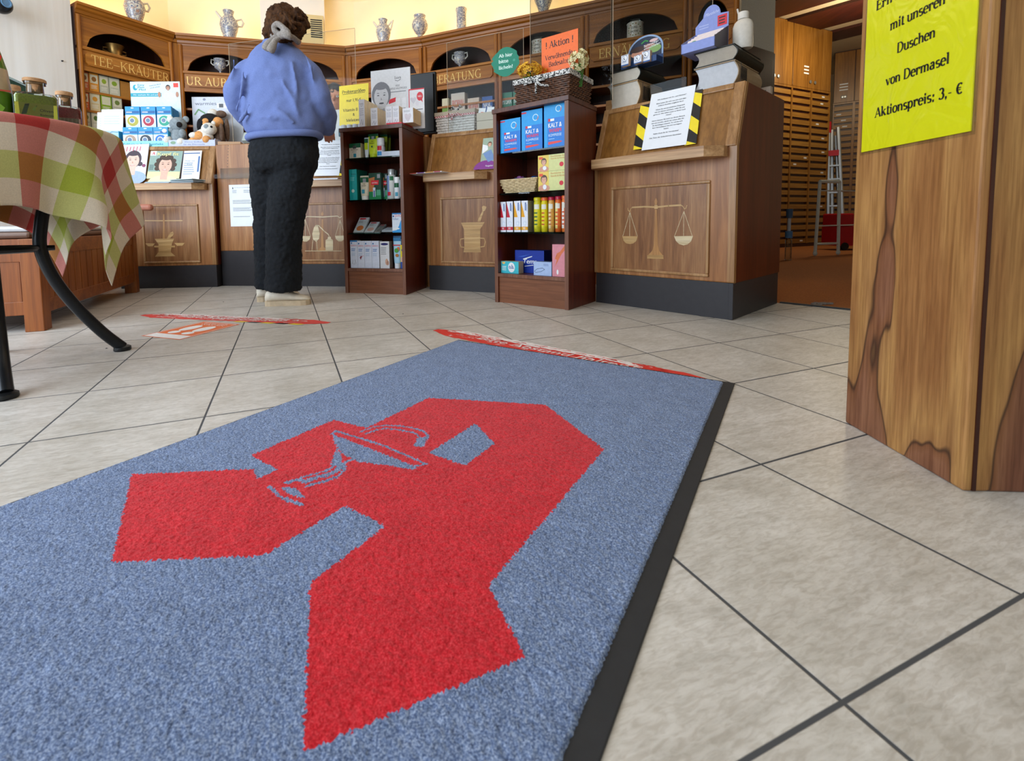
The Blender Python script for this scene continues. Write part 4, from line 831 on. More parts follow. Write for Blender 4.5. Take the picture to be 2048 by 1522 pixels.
squeeze_tube('dark blue tube standing behind the yellow carton', U1, 799, 810, 473, z1, d + .04, '1c3f63', '16324f')

# ------------------------------------------------------------------ right shelf unit
zt = .8304
def p_kalt(m, w, h, y):
    m.rect(w * .16, w, 0, h * .62, y, ink('0f76cf')); m.rect(0, w * .24, h * .93, h * .97, y, RD); m.ell(w * .68, h * .8, w * .14, w * .14, y, ink('bfe3f2'), 24); m.ell(w * .68, h * .8, w * .105, w * .105, y - .0002, ink('1899dc'), 24)
    m.ell(w * .68, h * .8, w * .14, w * .14, y - .0003, ink('d8705a'), 8, -1.2, .4); m.ell(w * .68, h * .8, w * .105, w * .105, y - .0005, ink('1899dc'), 24); m.rect(w * .2, w * .48, h * .555, h * .605, y - .0003, WT); m.rect(w * .2, w * .3, h * .55, h * .61, y - .0005, RD)
    sans(m, 'KALT &', w * .52, h * .42, h * .095, y - .0005, WT, w=w * .62, bold=.0006); sans(m, 'WARM', w * .52, h * .315, h * .08, y - .0005, ink('d8355a'), w=w * .56, bold=.0008); sans(m, 'KOMPRESSE', w * .52, h * .23, h * .055, y - .0005, ink('cfe6f4'), w=w * .6); lines(m, w * .22, w * .5, h * .165, h * .19, 1, y - .0004, ink('9fd0ee'))
    m.flat([(w * .2, h * .06), (w * .74, h * .085), (w * .86, h * .105), (w * .74, h * .125), (w * .2, h * .12)], y - .0005, ink('e0433f'))
for x0, x1, yt, nm in ((1000.5, 1040.5, 238, 'leftmost and lowest of the three in view'), (1043, 1084.5, 220, 'middle of the three'), (1088, 1131, 199, 'rightmost of the three, nearest the shelf edge')):
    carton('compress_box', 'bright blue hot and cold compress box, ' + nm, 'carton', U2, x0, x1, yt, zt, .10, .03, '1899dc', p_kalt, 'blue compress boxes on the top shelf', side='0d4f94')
zm = .6104
# bread-basket with sweets
s0, s1, hh = spot(U2, 1001, 1075, 362, zm, .05); o = thing('wicker_tray', 'cream woven basket tray with bagged sweets on the glass shelf', 'basket', U2.w(s0 + .02, .05, zm + .0004), U2.rz)
def weave(w, dp, h, flare, k, rows, name='weave', wob=.0025, n=44):
    m_ = MB(); P = []
    for j in range(rows + 1):
        t = j / rows; a, b = w / 2 + flare * t, dp / 2 + flare * t * .7; row = []
        for i in range(n):
            q = i / n * 4; e = int(q); f = q - e; c = [(-a, -b), (a, -b), (a, b), (-a, b)]; x = c[e][0] + (c[(e + 1) % 4][0] - c[e][0]) * f; y = c[e][1] + (c[(e + 1) % 4][1] - c[e][1]) * f
            row.append((x, y))
        P.append(row)
    for j in range(rows):
        z0 = h * (j + .5) / rows; path = []
        for i in range(n):
            x, y = P[j][i]; L = math.hypot(x, y); o_ = wob * (1 if (i + j) % 2 else -1); path.append((x + w / 2 + x / L * o_, y + dp / 2 + y / L * o_, z0))
        m_.tube(path, h / rows * .58, k, 6, closed=True)
    m_.box(.004, w - .004, .004, dp - .004, 0, .004, k); return m_
wv = weave(s1 - s0 - .04, .13, .075, .03, 'wicker_cream', 9); wv.build('weave', o, smooth=True)
for i in range(9):
    rr = random.Random(40 + i); m_ = MB(); c = ['2a4f8a', '1f6f8c', '7a4a7c', '2f7f86', '8a3f55'][i % 5]
    M_ = Matrix.Rotation(rr.uniform(0, 6), 4, 'Z') @ Matrix.Rotation(rr.uniform(-.7, .7), 4, 'X'); m_.ball((0, 0, 0), (.026, .017, .012), ink(c, .2), 10, 6, M_)
    m_.poly([M_ @ Vector(p) for p in ((.024, -.004, 0), (.042, -.012, .003), (.042, .012, -.003), (.024, .004, 0))], ink(c, .2)); m_.poly([M_ @ Vector(p) for p in ((-.024, -.004, 0), (-.042, -.012, .003), (-.042, .012, -.003), (-.024, .004, 0))], ink(c, .2))
    tag(m_.build('wrapped_sweet', loc=U2.w(s0 + .045 + .025 * (i % 7) + rr.uniform(-.008, .008), .09 + .04 * (i // 4) - (.02 if i > 6 else 0), zm + .066 + .008 * (i % 3)), rz=rr.uniform(0, 6)), 'shiny wrapped sweet heaped in the cream woven tray', 'sweet', 'wrapped sweets in the cream tray')
def p_kid(m, w, h, y):
    m.rect(0, w * .4, 0, h, y, ink('e5c85a')); face(m, w * .22, h * .56, h * .36, y - .0003, '5a4030', 'd9a488', '5a3326', 0, 'd0957a'); m.ell(w * .25, h * .2, w * .07, h * .13, y - .0014, WT, 14); m.rect(w * .04, w * .18, h * .76, h * .9, y - .0015, ink('e2552f'))
    sans(m, 'Feuchttücher für', w * .72, h * .84, h * .09, y - .0003, ink('c97a2c'), w=w * .5); sans(m, 'Gesicht & Hände', w * .72, h * .7, h * .09, y - .0003, ink('c97a2c'), w=w * .5); m.ell(w * .86, h * .36, w * .075, w * .075, y - .0003, RD, 18)
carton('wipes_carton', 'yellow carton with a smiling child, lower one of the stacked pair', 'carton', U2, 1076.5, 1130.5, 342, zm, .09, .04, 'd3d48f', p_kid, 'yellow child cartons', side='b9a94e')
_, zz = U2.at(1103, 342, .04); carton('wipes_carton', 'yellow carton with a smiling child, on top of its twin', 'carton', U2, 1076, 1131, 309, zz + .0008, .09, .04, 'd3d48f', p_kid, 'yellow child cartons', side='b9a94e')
zl = .3954
def p_drop(c):
    def f(m, w, h, y): m.flat([(0, h * .48), (0, h * .98), (w * .55, h * .48)], y, ink(c)); m.ribbon([(w * .65, h * .93), (w * .65, h * .7)], w * .2, y, ink('6a7fae')); m.ribbon([(w * .85, h * .88), (w * .85, h * .66)], w * .1, y, ink('9fb0cf')); m.ell(w * .55, h * .28, w * .24, h * .07, y, ink('c3d2e6'), 14); m.ell(w * .55, h * .28, w * .18, h * .055, y - .0003, ink('dfe6f0'), 14); m.rect(0, w, h * .065, h * .17, y, ink(c)); lines(m, w * .25, w * .75, h * .085, h * .15, 2, y - .0003, WT)
    return f
for x0, x1, yt, c, l in ((1000.5, 1011.5, 404, 'c21630', 'slim white carton with a red wedge, leftmost of its row'), (1013, 1025.5, 403, 'c21630', 'slim white carton with a red wedge, second of its row'), (1028, 1041, 402, 'e3a010', 'slim white carton with a yellow wedge, third of its row'), (1042.5, 1055.5, 401.5, 'e3a010', 'slim white carton with a yellow wedge, beside the vitamin tubes')):
    carton('drops_carton', l, 'carton', U2, x0, x1, yt, zl, .07, .03, 'dfe3ee', p_drop(c), 'slim white cartons with coloured wedges', side='8d8579')
def p_vit(c2, spots):
    def f(m, w, h, y):
        strips(m, -.75 * w, .1 * w, h * .1, h * .82, y, ink(c2), 8); strips(m, -.3 * w, .45 * w, h * .66, h * .8, y - .0003, ink('e6e2d2'), 5)
        for k in range(4): strips(m, -.3 * w, .2 * w, h * (.2 + .11 * k), h * (.24 + .11 * k), y - .0004, ink(spots), 3)
    return f
for x0, x1, yt, b, c, l, q in ((1065, 1078, 395, 'd6cb1c', 'd3c51a', 'yellow vitamin tube with a yellow lid, leftmost of the row', ('e2d632', '3a6a3a')), (1080, 1092, 395, 'e3cf10', 'e2622a', 'yellow vitamin tube with an orange lid', ('ead934', 'c8501f')), (1094.5, 1105.5, 394, 'dca24a', 'b01838', 'pale orange vitamin tube with a crimson lid', ('e6cf9a', 'b5632a')), (1108, 1119.5, 392.5, 'e0641c', 'b01838', 'orange vitamin tube with a crimson lid', ('e6cf7a', 'd2501c')), (1121.5, 1132, 391, 'e8742a', 'e2622a', 'orange and white vitamin tube with an orange lid, rightmost of the row', ('efe6dc', 'd2501c'))):
    bottle(l, U2, x0, x1, yt, zl, .055, b, c, p_vit(*q), 'effervescent vitamin tubes', 'vitamin_tube', .09, 1.06)
o = thing('shelf_edge_strip', 'low clear acrylic rail in front of the vitamin tubes', 'rail', U2.w(.20, .024, zl + .0004), U2.rz); m_ = MB(); m_.box(0, .215, 0, .003, 0, .03, 'acrylic'); m_.build('rail', o)
zb = .1654
carton('tissue_pack', 'dark blue glossy tissue pack with white lettering, behind the small boxes', 'carton', U2, 1030, 1088, 501, zb, .08, .10, '12349c', lambda m, w, h, y: (sans(m, 'Tempo', w * .58, h * .42, h * .2, y, WT, w=w * .62, shear=.2, bold=.001), m.flat([(w * .28, h * .62), (w * .6, h * .76), (w * .6, h * .72), (w * .3, h * .57)], y, WT), m.flat([(w * .34, h * .3), (w * .64, h * .37), (w * .64, h * .34), (w * .34, h * .27)], y, WT), m.flat([(w * .1, h * .7), (w * .5, h * .82), (w * .3, h * .72)], y, ink('3e6fd0'))), side='0a1d5e')
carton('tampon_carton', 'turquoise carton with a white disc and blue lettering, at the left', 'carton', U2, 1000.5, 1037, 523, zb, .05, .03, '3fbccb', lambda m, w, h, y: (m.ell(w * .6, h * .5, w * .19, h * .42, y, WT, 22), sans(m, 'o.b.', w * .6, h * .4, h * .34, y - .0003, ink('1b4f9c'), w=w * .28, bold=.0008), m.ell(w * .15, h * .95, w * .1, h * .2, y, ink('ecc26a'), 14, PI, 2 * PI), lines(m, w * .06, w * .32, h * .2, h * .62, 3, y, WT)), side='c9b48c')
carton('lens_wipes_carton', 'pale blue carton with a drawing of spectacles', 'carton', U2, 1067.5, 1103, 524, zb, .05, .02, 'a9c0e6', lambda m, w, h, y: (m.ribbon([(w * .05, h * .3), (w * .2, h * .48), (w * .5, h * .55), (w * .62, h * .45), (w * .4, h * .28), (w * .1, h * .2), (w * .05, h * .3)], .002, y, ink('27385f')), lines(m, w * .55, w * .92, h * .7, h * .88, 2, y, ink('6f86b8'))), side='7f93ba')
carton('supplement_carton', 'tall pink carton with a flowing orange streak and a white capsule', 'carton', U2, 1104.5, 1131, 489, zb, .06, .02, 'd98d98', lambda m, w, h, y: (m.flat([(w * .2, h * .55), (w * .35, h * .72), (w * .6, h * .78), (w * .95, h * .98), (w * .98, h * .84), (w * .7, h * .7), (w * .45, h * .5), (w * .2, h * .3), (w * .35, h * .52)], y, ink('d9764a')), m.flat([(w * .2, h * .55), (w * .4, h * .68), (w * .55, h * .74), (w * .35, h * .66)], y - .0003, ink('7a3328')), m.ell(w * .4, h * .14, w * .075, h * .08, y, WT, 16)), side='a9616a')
# ================================================================== on the counters
zU = 1.0704; zC = 1.0554
def desk(pl, x, y, lift=.014):
    """pixel -> point on the sloping desk of a counter (local s, y, z)"""
    z = .9
    for _ in range(8):
        dy = (z - .765) / .29 * .095 - lift; s, z = pl.at(x, y, dy)
    return Vector((s, dy, z))
def desk_sheet(name, label, cat, pl, quad, k, prt=None, thick=.0012, lift=.014, group=None):
    """sheet lying on the sloping desk; quad = pixel corners bottom-left, bottom-right, top-right, top-left"""
    a, b, c, e = [desk(pl, *q, lift=lift) for q in quad]; w = (b - a).length; h = (e - a).length
    ux = (b - a).normalized(); uz = (e - a); uz = (uz - ux * uz.dot(ux)).normalized(); uy = uz.cross(ux)
    R_ = Matrix((ux, uy, uz)).transposed().to_4x4(); R_.translation = a
    m_ = MB(); m_.box(0, w, 0, thick, 0, h, k)
    if prt: prt(m_, w, h, -.0004)
    o = m_.build(name); o.matrix_world = Matrix.Translation(pl.w(0, 0)) @ Matrix.Rotation(pl.rz, 4, 'Z') @ R_
    return tag(o, label, cat, group), w, h
# --- notice with hazard tape on the right counter
def p_notice(m, w, h, y):
    T = ['Wir bedienen mit An- und Abstand !', '', 'Bitte halten Sie sich von uns und allen', 'anderen Kunden möglichst fern!', '', 'Wenn Sie ein persönliches Gespräch', 'mit uns führen möchten, rufen Sie uns', 'gerne an. Wir liefern auch zu Ihnen nach', 'Hause!', '', 'Gerne können Sie auch vor Ihrem Besuch', 'bei uns anrufen, damit wir schon alles für', 'Sie bereitlegen können. So würde sich', 'Ihre Verweildauer bei uns verringern', 'lassen.', '', 'Vielen Dank für Ihr Verständnis!', '', 'Das Team der Schlachtensee-Apotheke!']
    z = h * .86; 
    for t in T:
        if t: vs, _ = sans_geo(t); wd = (max(v[0] for v in vs) - min(v[0] for v in vs)) * .0078; sans(m, t, w * .5, z, .0056, y, BK, w=min(wd * 1.25, w * .86), bold=.0003)
        z -= h * (.042 if t else .026)
nq = [(1283, 301), (1372, 289), (1391, 170), (1299, 190)]
no, nw, nh = desk_sheet('distance_notice', 'white printed notice on the right counter between strips of hazard tape', 'notice', C3, nq, 'paper', p_notice, lift=.018)
def hazard(label, quad, pl, lift):
    def f(m, w, h, y):
        n = 4; sl = w * .9
        for k in range(-1, n + 1):
            z0 = h * k / n; z1 = h * (k + 1) / n; kk = 'tape_yellow' if k % 2 else 'tape_black'
            p = [(0, z0 + sl * .5), (w, z0 - sl * .5), (w, z1 - sl * .5), (0, z1 + sl * .5)]; p = [(x, min(max(z, 0), h)) for x, z in p]
            if max(q[1] for q in p) - min(q[1] for q in p) > .002: m.flat(p, y, kk)
    desk_sheet('hazard_tape', label, 'tape', pl, quad, 'tape_black', f, .0004, lift, 'hazard tape strips')
hazard('yellow and black tape strip left of the notice on the right counter', [(1266.5, 300), (1286, 297), (1299, 206), (1281, 211)], C3, .0155)
hazard('yellow and black tape strip right of the notice on the right counter', [(1369, 291), (1392.5, 287), (1405, 177), (1384, 183)], C3, .0155)
# --- same notice on the counter behind the customer
desk_sheet('distance_notice', 'white printed notice on the counter behind the customer, hazard tape at its right', 'notice', C1, [(628, 352), (678, 351), (683, 279), (634, 281)], 'paper', p_notice, lift=.018)
hazard('yellow and black tape strip at the right edge of the notice behind the customer', [(674, 352), (692, 351), (697, 279), (681, 280)], C1, .0155)
s_, z_ = C1.at(628, 357, -.05); m_ = MB(); 
for i in range(3): m_.box(0, .20, 0, .085, i * .0035, i * .0035 + .003, 'paper', Matrix.Rotation(.03 * i, 4, 'Z'))
tag(m_.build('paper_pile', loc=C1.w(s_, -.098, .7684), rz=C1.rz), 'thin pile of leaflets lying on the ledge behind the customer', 'leaflets')
# --- paper taped to the plain section
def p_letter(m, w, h, y):
    m.flat([(w * .12, h * .9), (w * .17, h * .9), (w * .145, h * .96)], y, BK); sans(m, 'SCHLACHTENSEE', w * .5, h * .92, .007, y, GY, w=w * .6); lines(m, w * .12, w * .3, h * .8, h * .88, 3, y, GY); lines(m, w * .55, w * .8, h * .8, h * .88, 3, y, GY)
    for a, b, n in ((.54, .64, 3), (.36, .46, 4), (.22, .25, 1)): lines(m, w * .12, w * .95, h * a, h * b, n, y, GY, n)
s0, zz = CB.at(462, 453, 0); s1, _ = CB.at(521, 455, 0); _, zt_ = CB.at(466, 367, 0); m_ = MB(); m_.box(0, .21, -.0012, -.0002, 0, .31, 'paper'); p_letter(m_, .21, .31, -.0016)
tag(m_.build('letter_sheet', loc=CB.w(s0, 0, zz), rz=CB.rz), 'white letter sheet taped to the counter beside the customer', 'notice')
s0, zz = CB.at(498, 350, -.04); m_ = MB(); m_.box(0, .09, 0, .004, 0, .19, ink('d9c3b4')); m_.rect(0, .09, .1, .19, -.0003, ink('7fa08a')); lines(m_, .01, .08, .03, .08, 3, -.0003, RD)
tag(m_.build('leaflet', loc=CB.w(.30, -.035, .8083), rz=CB.rz), 'coloured leaflet standing in the clear holder, mostly behind the customer', 'leaflet')
# --- magazines on the left counter
def p_smile(m, w, h, y):
    m.rect(0, w, 0, h, y, ink('e9e6ee')); face(m, w * .45, h * .5, w * .62, y - .0003, '4a3d46', 'e3bfae', '5a3a3a', 3, '9fb3d0')
    for i in range(5): m.ribbon([(w * (.15 + .13 * i), h * .80), (w * (.17 + .13 * i), h * .93)], .004, y - .002, ink('d2405f'))
    m.ell(w * .9, h * .36, w * .07, w * .07, y - .002, ink('8d4a6a'))
desk_sheet('magazine', 'magazine with a laughing woman, leftmost on the left counter desk', 'magazine', C0, [(238, 358), (290, 356), (291, 288), (242, 290)], 'paper', p_smile, .006, .021, 'magazines on the left counter')
def p_kopf(m, w, h, y):
    m.rect(0, w, 0, h, y, ink('8fa79c')); m.rect(0, w, 0, h * .25, y - .0001, ink('d9dfa2')); face(m, w * .52, h * .46, w * .5, y - .0003, '4a382c', 'dcb29d', '4a332c', 9, 'e2e0b0'); sans(m, 'Kopf fit', w * .56, h * .83, h * .11, y - .0022, ink('e8e2a0'), w=w * .66, bold=.0012)
    m.rect(0, w * .19, h * .83, h * .99, y - .0004, WT); roman(m, 'A', w * .1, h * .86, h * .1, y - .0008, RD, T=.16, t=.09); lines(m, w * .03, w * .17, h * .3, h * .5, 4, y - .0005, ink('2e4650'))
desk_sheet('magazine', 'magazine with a curly-haired woman and the yellow title Kopf', 'magazine', C0, [(293, 357), (358, 357), (364, 302), (300, 302)], 'paper', p_kopf, .006, .022, 'magazines on the left counter')
def p_blue(m, w, h, y): lines(m, w * .1, w * .7, h * .15, h * .6, 6, y, ink('9aa6b8')); sans(m, 'Mutter und', w * .4, h * .62, .011, y, ink('55607a'), w=w * .5); sans(m, 'Kind', w * .4, h * .5, .011, y, ink('55607a'), w=w * .25); lines(m, w * .04, w * .95, h * .87, h * .95, 1, y, ink('31528c'));  m.rect(w * .84, w * .94, h * .25, h * .8, y, ink('5a78a8')); m.rect(0, w * .03, 0, h, y, ink('4a4750'))
desk_sheet('brochure', 'white brochure with blue lettering beside the curly-haired cover', 'brochure', C0, [(361, 359), (398, 358), (403, 303), (366, 302)], 'paper', p_blue, .003, .020)
for i, (x0, sz, n, tilt, lb) in enumerate(((290, .17, 2, .05, 'thin stack of magazines lying flat on the left ledge'), (335, .19, 5, -.22, 'fanned stack of magazines hanging over the edge of the left ledge'))):
    s_, _ = C0.at(x0, 365, -.09); m_ = MB()
    for j in range(n): m_.box(0, sz, 0, .12, j * .0045, j * .0045 + .004, ink(('c8d3dc', '8fb0bf', 'dfe4e6', '5f8796', 'cfd6d0')[j]), Matrix.Rotation(tilt * (.5 + .22 * j), 4, 'Z') @ Matrix.Translation((.012 * j, -.006 * j, 0)))
    tag(m_.build('magazine_stack', loc=C0.w(s_, -.10 if i == 0 else -.085, .7685), rz=C0.rz), lb, 'magazines')
# --- brochure on the middle counter
def p_sitz(m, w, h, y): m.rect(0, w, 0, h, y, ink('9db09c')); m.ell(w * .4, 0, w * .8, h * .28, y - .0002, ink('84358a'), 20, 0, PI); m.flat([(w * .1, h * .5), (w * .6, h * .62), (w * .95, h * .3), (w * .5, h * .22)], y - .0003, ink('7391bf')); face(m, w * .48, h * .78, w * .26, y - .0004, '6a4a35', 'd9ab90', '5a3a2a'); m.flat([(w * .05, h * .5), (w * .4, h * .62), (w * .35, h * .75), (w * .02, h * .8)], y - .0003, WT); sans(m, 'Ratgeber', w * .62, h * .08, .010, y - .0006, WT, w=w * .5)
desk_sheet('brochure', 'brochure with a reclining person over a purple arc on the middle counter', 'brochure', C2, [(959, 339), (990, 337), (993, 271), (966, 277)], 'paper', p_sitz, .004, .018)
s_, _ = C2.at(832, 352, -.16); m_ = MB(); m_.box(0, .26, 0, .17, 0, .004, 'paper'); 
for i, (a, b, c) in enumerate(((.01, .07, 'c24a3a'), (.08, .13, '7a4a9a'), (.14, .20, 'd9a04a'), (.205, .25, 'b8456a'))): m_.poly([(a, .0, .0043), (b, 0, .0043), (b + .005, .165, .0043), (a, .165, .0043)], ink(c)); m_.rect(a, b, 0, .004, -.0003, ink(c))
tag(m_.build('open_magazine', loc=C2.w(-.045, -.17, .7688), rz=C2.rz - .05), 'open colourful magazine lying on the ledge of the middle counter', 'magazine')
# --- display of adhesive tapes on the left counter
d = .10
s0, zb_ = C0.at(237, 283, d); s1, _ = C0.at(336, 283, d); w = s1 - s0
o = thing('tape_display', 'blue cardboard counter display filled with packs of adhesive plaster rolls', 'display', C0.w(s0, d, zC), C0.rz); BL, LB = ink('37a9d2'), ink('8fdcec')
_, zf = C0.at(280, 272, d); zf = .045
m_ = MB(); m_.box(0, w, 0, .004, 0, zf, LB); m_.box(0, .003, .004, .26, 0, .12, BL); m_.box(w - .003, w, .004, .26, 0, .12, BL); m_.box(.003, w - .003, .004, .26, 0, .003, BL); sans(m_, 'Exklusiv in Ihrer Apotheke', w / 2, .014, .017, -.0004, ink('1a7f96'), w=w * .8, bold=.0005); m_.build('tray', o)
s2, zh0 = C0.at(262, 200, d + .2); s3, zh1 = C0.at(359, 163, d + .2)
m_ = MB(); hw = s3 - s2; hh = zh1 - zC; m_.box(s2 - s0, s2 - s0 + hw, .2, .205, .003, hh, ink('d5edf6')); y = .1994; X0 = s2 - s0
m_.rect(X0, X0 + hw * .62, hh - .115, hh - .088, y, ink('1f9fb4')); sans(m_, 'Wir wechseln: Ein und aus!', X0 + hw * .3, hh - .107, .012, y - .0004, WT, w=hw * .5); sans(m_, 'Easy', X0 + hw * .22, hh - .032, .014, y, ink('158aa0'), w=hw * .13, bold=.0006); sans(m_, 'Plast', X0 + hw * .22, hh - .050, .013, y, ink('158aa0'), w=hw * .13, bold=.0006); sans(m_, 'Med', X0 + hw * .24, hh - .068, .014, y, ink('158aa0'), w=hw * .13, bold=.0006)
m_.ell(X0 + hw * .1, hh - .045, .018, .022, y, ink('1f9fb4'), 14); m_.ell(X0 + hw * .125, hh - .04, .011, .013, y - .0002, ink('d5edf6'), 12); sans(m_, 'wasserfest', X0 + hw * .5, hh - .030, .010, y, ink('3a4a6a'), w=hw * .24, shear=.2, rot=.15); sans(m_, 'und elast', X0 + hw * .5, hh - .048, .010, y, ink('3a4a6a'), w=hw * .2, shear=.2, rot=.15)
m_.rect(X0 + hw * .87, X0 + hw * .97, hh - .045, hh - .012, y, ink('e8402f')); m_.ell(X0 + hw * .78, hh - .135, hw * .16, .055, y - .0003, ink('d9e6f2'), 18); face(m_, X0 + hw * .76, hh - .05, .034, y - .0006, '3a2a22', 'b98468', '3a2218'); 
for sx in (-.19, .17): m_.ell(X0 + hw * (.77 + sx), hh - .10, .012, .022, y - .0008, ink('b98468'), 12)
m_.build('header_card', o)
def tape_pack(x, yd, zb0, col, lab, PH=.165):
    q = MB(); pw, ph = .108, PH; q.box(0, pw, 0, .02, 0, ph, ink('2b93cf')); q.rect(0, pw, 0, ph * .62, -.0002, ink('cfe4f0')); q.rect(.004, pw - .004, ph * .68, ph * .8, -.0004, ink('1b5f9a')); lines(q, .008, pw * .6, ph * .7, ph * .78, 2, -.0006, WT)
    q.ell(pw / 2, ph * .34, .046, .043, -.0005, ink('e9eef2'), 22); q.ell(pw / 2, ph * .34, .042, .039, -.0008, ink(col), 22); q.ell(pw / 2 - .005, ph * .36, .021, .021, -.0011, ink('e8ecee'), 18); q.ell(pw / 2 - .005, ph * .36, .016, .016, -.0014, ink('6a7f9c'), 18); q.ell(pw / 2, ph * .93, .012, .004, -.0004, WT, 10)
    tag(q.build('tape_pack', loc=C0.w(s0 + x, d + yd, zC + zb0), rz=C0.rz), lab, 'plaster roll pack', 'packs in the blue plaster display')
for k, (c, nm) in enumerate((('b0a83a', 'olive yellow'), ('b02038', 'red'), ('1f9c80', 'green'))): tape_pack(.006 + k * .118, .085, .155, c, f'blue blister pack with a {nm} plaster roll in the upper row of the display')
for k, (c, nm) in enumerate((('a88f7c', 'tan'), ('2a3340', 'black'), ('1f6fd0', 'bright blue'))): tape_pack(.022 + k * .112, .02, .006, c, f'blue blister pack with a {nm} plaster roll in the lower row of the display', .145)
m_ = MB(); m_.box(.0155, .34, .112, .19, .0035, .154, ink('1f6fa8')); 
for k in range(12): m_.box(.24, .35, .112 + .0065 * k, .112 + .0065 * k + .004, .1542, .315 - .001 * k, ink('2f86c0')); 
o2 = m_.build('pack_insert', o); o2['label'] = 'stepped blue insert holding further packs'
# --- brochures left of it
for i, (x0, yt, lb) in enumerate(((196, 216, 'white brochure with a blue glass building, leaning left of the plaster display'), (188, 222, 'pale brochure peeping out behind the white one beside the tablecloth'))):
    s_, zt_ = C0.at(x0, yt, .14 + .03 * i); h = zt_ - zC; m_ = MB(); R_ = Matrix.Rotation(-.12, 4, 'X'); m_.box(0, .16, 0, .004, 0, h, 'paper', R_); q = MB(); q.rect(.0, .16, 0, h * .45, -.0004, ink('a9c6d6')); lines(q, .02, .14, h * .6, h * .85, 4, -.0004, ink('c2d8cc')); q.ribbon([(.02, h * .3), (.08, h * .42), (.155, h * .4)], .006, -.0008, ink('5f93b0'))
    for k in range(6): q.ribbon([(.03 + .022 * k, .02), (.03 + .022 * k, h * .3)], .003, -.0007, ink('7fb0c8'))
    for f, mi in zip(q.f, q.mi): m_.add([R_ @ Vector(q.v[a]) for a in f], [tuple(range(len(f)))], q.mats[mi])
    tag(m_.build('brochure', loc=C0.w(s_, .14 + .03 * i, zC), rz=C0.rz), lb, 'brochure', 'brochures beside the display')
# --- plush heat animals
s0, _ = C0.at(337, 285, .10); s1, _ = C0.at(430, 285, .10); w = min(s1 - s0, .35); o = thing('plush_display', 'lavender cardboard tray holding plush animals beside the plaster display', 'display', C0.w(s0, .10, zC), C0.rz); LV = ink('b9bfdc')
m_ = MB(); m_.box(0, w, 0, .004, 0, .05, LV); m_.box(0, .004, .004, .30, 0, .05, LV); m_.box(w - .004, w, .004, .30, 0, .06, LV); m_.box(.004, w - .004, .004, .30, 0, .003, LV); sans(m_, 'Warme Stofftiere', w * .55, .030, .010, -.0005, ink('6a6a8c'), w=w * .42); sans(m_, 'für die Mikrowelle', w * .55, .012, .010, -.0005, ink('6a6a8c'), w=w * .46); m_.ell(w * .1, .03, .02, .012, -.0005, ink('7a9a78'), 12); m_.build('tray', o)
m_ = MB(); s2, zt2 = C0.at(383, 194, .40); h2 = zt2 - zC; m_.box(s2 - s0, s2 - s0 + .40, .30, .305, 0, h2, ink('cfd2da')); y = .2994; X = s2 - s0; sans(m_, 'warmies', X + .11, h2 - .065, .026, y, ink('5d5f72'), w=.17); m_.ell(X + .1, h2 - .02, .012, .01, y, ink('8a8ca0'), 12); m_.rect(X + .2, X + .28, h2 - .09, h2 - .05, y, ink('e6e8ea')); m_.rect(X + .215, X + .25, h2 - .085, h2 - .055, y - .0004, ink('4a4c50')); m_.ribbon([(X + .02, h2 - .14), (X + .05, h2 - .1), (X + .10, h2 - .13)], .012, y, ink('6f9a6a')); m_.build('back_card', o)
def plush(label, c, parts, eyes=(), rz=0, sc=1.0):
    o_ = thing('plush_animal', label, 'plush toy', c, C0.rz + rz, 'plush animals in the lavender tray')
    for nm, items in [(n_, g_) for n_, its in parts.items() for g_ in (([i for i in its if i[0][0] <= 0], [i for i in its if i[0][0] > 0]) if n_ in ('ear', 'arm', 'foot', 'leg', 'wing') else (its,)) if g_]:
        m_ = MB()
        for (p, r, k) in items: m_.ball([v * sc for v in p], [v * sc for v in r], k, 14, 9)
        m_.build(nm, o_, smooth=True)
    return o_
base = lambda s, y, z: C0.w(s, y, zC + z)
sk, _ = C0.at(357, 270, .17)
plush('grey koala plush with pale paws sitting upright at the front', base(sk, .17, .0032), {'body': [((0, 0, .075), (.058, .052, .085), 'plush_grey')], 'head': [((.005, -.005, .175), (.060, .055, .055), 'plush_grey')], 'ear': [((-.055, 0, .215), (.026, .014, .026), 'plush_white'), ((.055, .01, .215), (.026, .014, .026), 'plush_grey')], 'muzzle': [((.035, -.045, .165), (.02, .018, .022), 'plush_black')], 'arm': [((-.075, -.03, .12), (.030, .026, .026), 'plush_white'), ((-.05, -.02, .125), (.035, .025, .025), 'plush_grey'), ((.05, -.035, .10), (.025, .03, .035), 'plush_grey')], 'foot': [((-.055, -.045, .05), (.03, .036, .034), 'plush_white'), ((.045, -.05, .035), (.03, .03, .03), 'plush_white')]})
sk, _ = C0.at(408, 270, .16)
plush('white and orange cat plush with a grey eye patch leaning to the right', base(sk, .16, .0032), {'body': [((0, 0, .075), (.07, .05, .065), 'plush_white'), ((-.02, -.02, .08), (.05, .04, .04), 'plush_orange')], 'head': [((.045, -.01, .135), (.055, .05, .048), 'plush_white')], 'ear': [((.01, 0, .18), (.016, .012, .02), 'plush_orange'), ((.075, 0, .18), (.016, .012, .02), 'plush_white')], 'eye_patch': [((.045, -.050, .145), (.02, .012, .02), 'plush_grey'), ((.08, -.045, .145), (.009, .008, .009), 'plush_black')], 'leg': [((-.06, -.03, .085), (.036, .03, .025), 'plush_white'), ((-.065, -.03, .045), (.036, .03, .025), 'plush_orange'), ((.04, -.045, .05), (.03, .03, .03), 'plush_orange')]})
sk, _ = C0.at(421, 245, .25)
